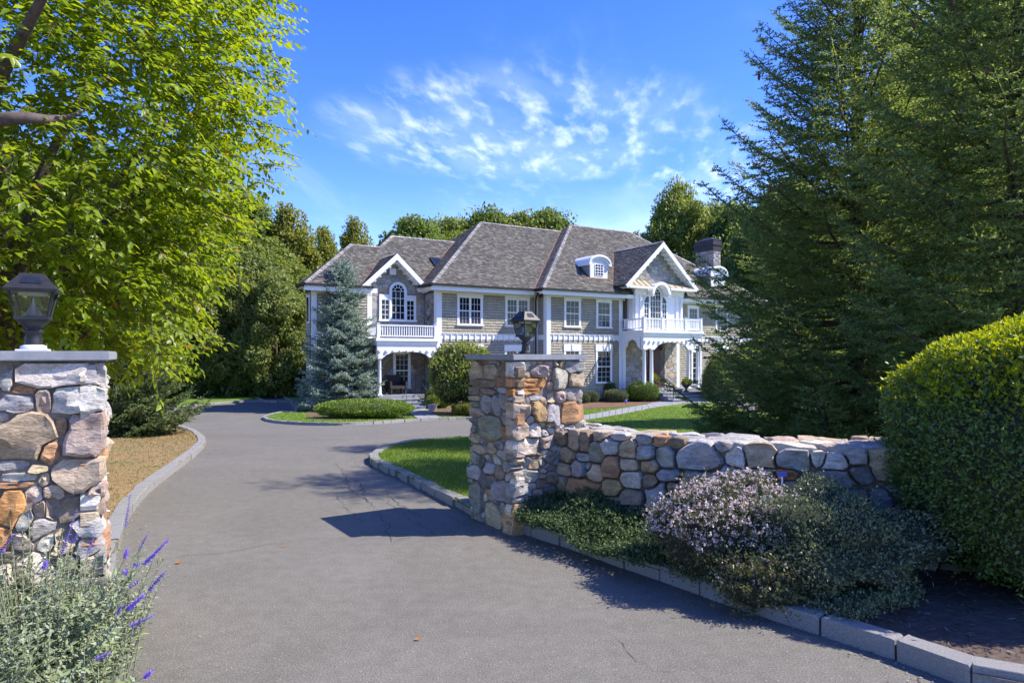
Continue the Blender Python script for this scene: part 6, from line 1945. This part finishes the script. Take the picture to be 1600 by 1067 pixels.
# small blue garden marker in the bed
gmx, gmy = gp(977.5, 632, .08)
gm = thing('garden_marker', 'tiny blue garden light on a stake in front of the flat clipped shrub', 'garden light', (gmx, gmy, float(hgt(gmy))+.07))
BLUEP = m_plain('blue_plastic', (.06, .09, .45), .4, 0, .1, 9)
mb = MB(); mb.lathe([(.06, .14), (.075, .17), (.075, .23), (.03, .26)], 12); mb.build('lamp_head', BLUEP, gm)
mb = MB(); mb.tube([(0, 0, 0), (0, 0, .16)], .014, 6); mb.build('stake', BLACKMETAL, gm)
# mulch under the shrubs
def bed(name, pl_):
    xs = smooth_line(pl_, 6, True)
    return patch(name, xs, .092, MULCHR, .8)
MULCHR = make_lawn('red_mulch', (0.15, 0.085, 0.06), (0.18, 0.11, 0.08), (0.22, 0.15, 0.115), 0.4)
bed('shrub_bed', [gp(*p, .09) for p in [(880, 641), (915, 639.5), (960, 636.5), (1000, 632), (1034, 629.5), (1040, 621), (1000, 618), (950, 617), (880, 622)]])
bed('porch_bed', [gp(*p, .09) for p in [(482, 653), (540, 655.5), (600, 653), (634, 648), (626, 637), (560, 632), (490, 636)]])
bed('porch_bed', [gp(*p, .09) for p in [(672, 648), (720, 650), (800, 650), (860, 645), (860, 628), (760, 632), (670, 638)]])

# ---- the big rounded shrub at the right
hx, hy = 3.93, 4.95
hs, P_, nv_ = clipped_shrub('round_shrub', 'large rounded dark green shrub at the right with sunlit lime leaves on its crown', (hx, hy, .06), (1.02, 1.02, .98), 76000, .029, GREEN_HOLLY, 'shrub', None, 2.3, 41, .075, .08, .25, -.99, narrow=.52)
selm = (nv_[:, 2] > .30+.36*rng.random(len(nv_)))
idx = np.nonzero(selm)[0]; idx = rng.choice(idx, min(6000, len(idx)), replace=False)
q = P_[idx]+nv_[idx]*.03
V, F = leaf_arrays(np.repeat(q, 3, 0), unit(np.repeat(nv_[idx], 3, 0)*.6+rand_dir(3*len(idx))*.8+np.array([0, 0, .4])), rand_dir(3*len(idx)), rng.uniform(.030, .050, 3*len(idx)), rng.uniform(.014, .022, 3*len(idx)))
obj('sunlit_leaves', fast_mesh('sunlit_leaves', V, F, LIME_SUNLIT), hs)  # lime colour puts the sunlight on the crown into these leaves
# loose sprays standing out of its lower side
n = 3000; d = rand_dir(n); d = d[(d[:, 2] < .62) & (d[:, 2] > -.9)]
S0 = d*np.array([1.0, 1.0, .96])+np.array([0, 0, .98])
VV, FF, off = [], [], 0
spd = unit(d+rand_dir(len(d))*.5+np.array([0, 0, .35])); sl_ = rng.uniform(.05, .13, len(d))+.16*(rng.random(len(d)) < .12)
for k in range(7):
    p = S0+spd*(sl_*(k+.5)/7)[:, None]
    v, f = diamond_arrays(p, unit(spd*.6+rand_dir(len(d))), rand_dir(len(d)), np.full(len(d), .038), np.full(len(d), .018)); VV.append(v); FF.append(f+off); off += len(v)
obj('sprays', fast_mesh('sprays', np.concatenate(VV), np.concatenate(FF), GREEN_HOLLY), hs)

# ---- blossoming bush and its shaded neighbour in front of the wall
def twiggy_bush(name, label, loc, r, n, leaf, mat, seed, blossom=0, k=2.0, cat='shrub', bumps=.13):
    o, P, nv = clipped_shrub(name, label, loc, r, n, leaf, mat, cat, None, k, seed, bumps, .13, .45, narrow=.55)
    m = 700; i = rng.choice(len(P), m); st = P[i]; dd = unit(nv[i]+rand_dir(m)*.55+np.array([0, 0, .5])); ln = rng.uniform(.05, .16, m)
    VV, FF, off = [], [], 0
    for q_ in range(8):
        p = st+dd*(ln*(q_+.5)/8)[:, None]-np.array([0, 0, 1])*(ln*.25*(q_/8)**2)[:, None]
        v, f = diamond_arrays(p, unit(dd*.5+rand_dir(m)), rand_dir(m), np.full(m, leaf*.95), np.full(m, leaf*.5)); VV.append(v); FF.append(f+off); off += len(v)
    obj('sprays', fast_mesh('sprays', np.concatenate(VV), np.concatenate(FF), mat), o)
    if blossom:
        up = np.nonzero(nv[:, 2] > -.05)[0]; i = rng.choice(up, min(blossom, len(up)), replace=False)
        c = P[i]+nv[i]*.035+rand_dir(len(i))*.02
        VV, FF, off = [], [], 0
        for q_ in range(5):
            p = c+rand_dir(len(i))*.010
            v, f = diamond_arrays(p, unit(nv[i]*.4+rand_dir(len(i))), rand_dir(len(i)), np.full(len(i), .017), np.full(len(i), .013)); VV.append(v); FF.append(f+off); off += len(v)
        obj('blossoms', fast_mesh('blossoms', np.concatenate(VV), np.concatenate(FF), BLOSSOM), o)
    return o, P, nv
twiggy_bush('blossoming_bush', 'rounded bush covered in tiny pinkish white blossoms in front of the low wall', (1.66, 5.12, .05), (.56, .42, .38), 12000, .026, ABELIA, 51, 2100)
twiggy_bush('trailing_bush', 'broad low grey green bush in shade between the blossoming bush and round shrub', (2.26, 4.92, .03), (.68, .56, .38), 26000, .023, HEATHER, 52, 0, 1.7, bumps=.26)
twiggy_bush('trailing_bush', 'low brownish bush hanging over the kerb in front of the shaded grey green one', (1.80, 4.66, .03), (.42, .22, .17), 6000, .026, ABELIA, 53, 60, 2.0)
# plant tag
tg = thing('plant_tag', 'small blue plant tag standing in the blossoming bush', 'plant tag', tuple(at(1222, 742, 5.15)))
mb = MB(); mb.box(-.035, .035, -.002, .002, -.012, .022); mb.build('tag', BLUEP, tg); mb = MB(); mb.box(-.028, -.008, -.003, .001, -.03, -.013); mb.build('orange_label', m_plain('orange_print', (.6, .2, .03), .5), tg); mb = MB(); mb.box(-.006, .006, -.0015, .0015, -.2, -.012); mb.build('stake', WHITE, tg)

# ---- creeping ground cover along the foot of the wall
def wall_dist(x, y): return np.min(np.hypot(WP[:, 0]-x, WP[:, 1]-y))
def creeping(name, label, pxs, n, box, mat, base, lump, leaf, spr=6, climb=.16, cat='ground cover'):
    ip = inpoly([gp(*p, .15) for p in pxs]); pts = []
    while len(pts) < n:
        x, y = rng.uniform(box[0], box[1]), rng.uniform(box[2], box[3])
        if ip(x, y): pts.append((x, y))
    pts = np.array(pts)
    hz = base+np.array([max(0, lump*.7+lump*mnoise.noise(Vector((x*2.2, y*2.2, 0)))) for x, y in pts])
    hz += np.array([max(0, climb-.25*max(0, wall_dist(x, y)-WT)) for x, y in pts])
    P3 = np.concatenate([pts, (hz*rng.uniform(.5, 1.0, len(pts)))[:, None]+.04], 1)
    VV, FF, off = [], [], 0
    dd = unit(np.concatenate([rng.normal(size=(len(pts), 2))*.8, rng.uniform(.2, .9, (len(pts), 1))], 1))
    for k in range(spr):
        p = P3+dd*(k*.012)
        v, f = diamond_arrays(p, unit(dd*.3+rand_dir(len(p))+np.array([0, 0, .25])), unit(rand_dir(len(p))*.7+np.array([0, 0, 1])), rng.uniform(leaf*.75, leaf*1.3, len(p)), rng.uniform(leaf*.42, leaf*.72, len(p))); VV.append(v); FF.append(f+off); off += len(v)
    gc = obj(name, fast_mesh(name, np.concatenate(VV), np.concatenate(FF), mat))
    gc['kind'] = 'stuff'; gc['label'] = label; gc['category'] = cat
creeping('ground_cover', 'dark creeping ground cover between the kerb and the low wall', [(806, 815), (848, 832), (905, 852), (980, 880), (1050, 904), (1068, 885), (1052, 845), (1045, 800), (990, 790), (940, 775), (890, 770), (850, 752), (820, 775)], 9000, (-.1, 2.0, 5.2, 7.4), GREEN_GC, .08, .16, .026)
creeping('ground_cover', 'brownish green low creepers in the shade along the inner side of the kerb', [(1040, 888), (1150, 915), (1255, 943), (1330, 962), (1395, 955), (1440, 930), (1420, 880), (1300, 850), (1150, 850), (1060, 870)], 7000, (.9, 3.4, 4.0, 5.6), HEATHER, .05, .13, .022, 6, 0)
# grit and leaf litter lying along the foot of the kerbs
GRIT = m_leaf('grit', [(0, (.10, .09, .075)), (.6, (.22, .20, .17)), (.9, (.36, .33, .29)), (1, (.30, .15, .06))], .05, .9, .2, (1, 1, 1))
gp_, gs_ = [], []
for line, sgn, n in ((LEFT_KERB[:92], -1, 700), (ISLAND_KERB[:80], 1, 700), (FRONT_KERB, -1, 600), (HOUSE_KERB[20:110], -1, 300)):
    Q = np.array(line)
    for k in range(n):
        i = rng.integers(0, len(Q)-1); t = rng.random(); a_, b_ = Q[i], Q[i+1]; d_ = b_-a_; nn = np.array([-d_[1], d_[0]])/(np.hypot(*d_)+1e-6)
        q = a_+d_*t-nn*abs(rng.exponential(.10))*(1 if sgn < 0 else -1)
        gp_.append((q[0], q[1], float(hgt(q[1]))+.006)); gs_.append(rng.uniform(.006, .022))
gp_ = np.array(gp_); gs_ = np.array(gs_)
V, F = leaf_arrays(gp_, np.concatenate([rng.normal(size=(len(gp_), 2)), rng.normal(0, .1, (len(gp_), 1))], 1), np.array([[0, 0, 1.0]])+rng.normal(0, .2, (len(gp_), 3)), gs_, gs_*.7, -.1, -.4)
o = obj('road_grit', fast_mesh('road_grit', V, F, GRIT)); o['kind'] = 'stuff'
# a leafy sprig of brighter young leaves where the ground cover meets the blossoming bush
sx, sy = gp(1000, 855, .2)
SPRAYM = m_leaf('bright_spray_leaf', [(0, (.10, .15, .05)), (1, (.20, .25, .09))], .3, .4, .4)
n = 260; P = np.stack([rng.normal(sx, .13, n), rng.normal(sy, .12, n), rng.uniform(.12, .38, n)], 1)
V, F = leaf_arrays(P, unit(rand_dir(n)+np.array([0, 0, .6])), rand_dir(n), rng.uniform(.02, .04, n), rng.uniform(.01, .018, n))
so_ = obj('leafy_sprig', fast_mesh('leafy_sprig', V, F, SPRAYM)); props(so_, 'bright pale green sprig growing out of the dark ground cover', 'plant')

# straw and bark bits on the mulch
n = 9000
P = np.stack([rng.uniform(.8, 6.5, n), rng.uniform(2.2, 5.4, n), np.full(n, .088)], 1)
fk = np.array([np.interp(x, [p[0] for p in FRONT_KERB], [p[1] for p in FRONT_KERB]) for x in P[:, 0]])
P = P[P[:, 1] > fk+.16]
d = np.concatenate([rng.normal(size=(len(P), 2)), rng.normal(0, .12, (len(P), 1))], 1)
STRAW = m_leaf('mulch_bits', [(0, (.06, .045, .035)), (.6, (.13, .10, .08)), (1, (.30, .25, .19))], .05, .8, .2, (1, 1, 1))
V, F = diamond_arrays(P+np.array([0, 0, .006]), d, np.array([[0, 0, 1.0]])+rng.normal(0, .3, (len(P), 3)), rng.uniform(.02, .09, len(P)), rng.uniform(.003, .010, len(P)))
o = obj('bark_mulch', fast_mesh('bark_mulch', V, F, STRAW)); o['kind'] = 'stuff'

# ---- purple salvia at the foot of the left pillar
def salvia():
    base = Vector((-2.30, 3.25, .08))
    t = thing('salvia_plant', 'grey green salvia with purple flower spikes at the foot of the left gate pillar', 'plant', tuple(base))
    r = random.Random(4); q = np.random.default_rng(4)
    st = MB(); P, D, N, LL = [], [], [], []
    tops = []
    def stem(p0, p1, bend, leaves, w=.0035):
        p0, p1 = Vector(p0), Vector(p1); m = (p0+p1)/2+bend
        pts = [p0*(1-f)**2+m*2*f*(1-f)+p1*f*f for f in np.linspace(0, 1, 7)]
        st.tube(pts, [w*(1-.6*k/6) for k in range(7)], 4, False)
        n = int((p1-p0).length/.030)
        for k in range(2, n):
            f = k/n
            if f < .12: continue
            if f > leaves: break
            p = p0*(1-f)**2+m*2*f*(1-f)+p1*f*f; tg_ = ((p1-m)*f+(m-p0)*(1-f)).normalized()
            a = k*1.57+r.uniform(-.4, .4); o1 = tg_.orthogonal().normalized(); o1.rotate(Matrix.Rotation(a, 3, tg_))
            for s in (-1, 1):
                dd = (tg_*.55+o1*s*.9+Vector((0, 0, -.1))).normalized()
                P.append(p); D.append(dd); N.append((tg_+Vector((r.uniform(-.3, .3), r.uniform(-.3, .3), .4))).normalized()); LL.append(r.uniform(.028, .062)*(1.15-f*.5))
                if r.random() < .5:
                    P.append(p+dd*.015); D.append((dd+Vector((r.uniform(-.7, .7), r.uniform(-.7, .7), r.uniform(-.2, .5)))).normalized()); N.append(Vector((0, 0, 1))); LL.append(r.uniform(.018, .036))
        return pts
    for i in range(520):
        a = r.uniform(0, 2*math.pi); rr0 = r.uniform(0, .38)
        p0 = Vector((math.cos(a)*rr0*1.3, math.sin(a)*rr0, 0))
        ln = r.uniform(.36, .78); lean_ = r.uniform(.10, .85)
        p1 = p0+Vector((math.cos(a)*lean_, math.sin(a)*lean_*.8-.06, 1.0)).normalized()*ln*(1.12 if p0.x < -.1 else .9)
        if p1.x > .48: continue
        stem(p0, p1, Vector((0, 0, .10*lean_)), .98)
    for i in range(230):      # shoots filling the front, out of the bottom of the photo
        p0 = Vector((r.uniform(-.9, .55), r.uniform(-.75, -.2), 0)); p1 = p0+Vector((r.uniform(-.25, .25), r.uniform(-.2, .15), r.uniform(.25, .45)))
        stem(p0, p1, Vector((0, 0, .05)), .98)
    spikes = [((315, 405), (395, 180), 3.35), ((450, 400), (490, 300), 3.4), ((640, 270), (665, 100), 3.6), ((640, 425), (652, 375), 3.5), ((710, 390), (757, 300), 3.5), ((735, 460), (865, 330), 3.4), ((635, 508), (648, 485), 3.4), ((660, 575), (720, 540), 3.3),
              ((652, 690), (740, 610), 3.2), ((760, 595), (848, 492), 3.25), ((670, 775), (790, 718), 3.1), ((490, 948), (570, 905), 2.9), ((740, 1035), (780, 1000), 3.0), ((0, 400), (75, 300), 3.3), ((225, 485), (238, 440), 3.3), ((680, 470), (730, 455), 3.4), ((370, 350), (400, 300), 3.45), ((600, 720), (625, 660), 3.2)]
    for (a, b, Y) in spikes:
        Y -= .22
        A = at(a[0]/3.264, 740+a[1]/3.264, Y)-base; B = at(b[0]/3.264, 740+b[1]/3.264, Y+r.uniform(-.05, .05))-base
        root = Vector((r.uniform(-.15, .15), r.uniform(-.1, .15), .05))
        m = A-(B-A).normalized()*.2
        stem(root, A, (m-(root+A)/2)*.8, .85, .003)
        st.tube([A, A.lerp(B, .5), B], [.0028, .002, .001], 4, False)
        VV, FF, off = [], [], 0
        L_ = (B-A).length; n = max(5, int(L_/.0105)); tg_ = (B-A).normalized()
        for k in range(n):
            f = k/n; p = A.lerp(B, f); m_ = 7; o1 = tg_.orthogonal().normalized()
            pp = []; dd = []
            for j in range(m_):
                o2 = o1.copy(); o2.rotate(Matrix.Rotation(j*2*math.pi/m_+k*.9, 3, tg_)); pp.append(tuple(p+o2*.002)); dd.append(tuple((o2+tg_*r.uniform(.2, .8)).normalized()))
            pp = np.array(pp); dd = np.array(dd)
            v, f_ = diamond_arrays(pp, dd, np.tile(np.array(tuple(tg_)), (m_, 1))+q.normal(0, .3, (m_, 3)), q.uniform(.008, .015, m_)*(1.15-.75*f), q.uniform(.006, .009, m_)); VV.append(v); FF.append(f_+off); off += len(v)
        obj('flower_spike', fast_mesh('flower_spike', np.concatenate(VV), np.concatenate(FF), PURPLE), t)
    st.build('stems', STEMM, t)
    P = np.array([tuple(p) for p in P]); D = np.array([tuple(p) for p in D]); N = np.array([tuple(p) for p in N]); LL = np.array(LL)
    V, F = leaf_arrays(P, D, N, LL, LL*.36, .15, .1)
    o = obj('foliage', fast_mesh('foliage', V, F, SALVIA), t); o['kind'] = 'stuff'
salvia()

# ---- grass blades and fallen leaves
def blades(name, poly, n, box, hmin, hmax, w, mat, yw=None, lift=.078):
    ip = inpoly(poly); out = []
    x0, x1, y0, y1 = box
    xs = rng.uniform(x0, x1, n*2)
    ys = y0+(y1-y0)*rng.random(n*2)**(1.7 if yw is None else yw)
    m = np.array([ip(a, b) for a, b in zip(xs, ys)]); xs, ys = xs[m][:n], ys[m][:n]
    k = len(xs); z = hgt(ys)+lift
    P = np.stack([xs, ys, z], 1)
    h = rng.uniform(hmin, hmax, (k, 1)); a = rng.uniform(0, 2*np.pi, k)
    s = np.stack([np.cos(a), np.sin(a), np.zeros(k)], 1)*(w*(1+ys/25))[:, None]
    tip = P+np.stack([rng.normal(0, .45, k), rng.normal(0, .45, k), np.ones(k)], 1)*h
    V = np.stack([P-s, P+s, tip], 1).reshape(-1, 3)
    o = obj(name, fast_mesh(name, V, np.arange(len(V)).reshape(-1, 3), mat)); o['kind'] = 'stuff'
isl = ISLAND_KERB + [(9, 5.4)] + WALL_LINE[::-1] + [(-0.2, 6.95)]
blades('grass', isl, 60000, (-3.6, 3.5, 7.2, 17.5), .025, .055, .004, GRASSM, 1.3)
blades('grass', HOUSE_KERB + [(41, 11), (41, 58), (-12, 58)], 70000, (-10, 16, 12.5, 33), .025, .05, .006, GRASSM, 1.0)
lp = LEFT_KERB + [(-45, LEFT_KERB[-1][1]+1.2), (-45, -2), (-1.7, -2), (-1.9, 2.2)]
blades('dry_grass', lp, 45000, (-12, -2, 4.6, 20), .012, .035, .004, DRYG, 1.2)
ip = inpoly(lp); pts = []
while len(pts) < 420:
    x, y = rng.uniform(-10, -2.3), rng.uniform(4.8, 19)
    if ip(x, y): pts.append((x, y, float(hgt(y))+.10))
P = np.array(pts)
V, F = leaf_arrays(P, unit(np.concatenate([rng.normal(size=(len(P), 2)), rng.normal(0, .2, (len(P), 1))], 1)), unit(np.array([[0, 0, 1.0]])+rng.normal(0, .35, (len(P), 3))), rng.uniform(.04, .08, len(P)), rng.uniform(.025, .045, len(P)))
o = obj('fallen_leaves', fast_mesh('fallen_leaves', V, F, DRYLEAF)); o['kind'] = 'stuff'
for (px, py, s, lab) in [(278, 881, .075, 'single orange dry leaf lying on the asphalt near the salvia'), (445, 855, .045, 'tiny brown leaf on the long asphalt seam'), (655, 1001, .05, 'dark curled leaf on the open asphalt in the foreground'), (377, 680, .07, 'dark leaf on the drive beyond the left lawn')]:
    x, y = gp(px, py)
    V, F = leaf_arrays(np.zeros((1, 3)), np.array([[1, .3, .05]]), np.array([[.1, -.3, 1.0]]), [s], [s*.55], -.15, .2)
    o = obj('fallen_leaf', fast_mesh('fallen_leaf', V, F, DRYLEAF), None, (x-.03, y, float(hgt(y))+.012)); props(o, lab, 'leaf', 'fallen leaves on the drive')
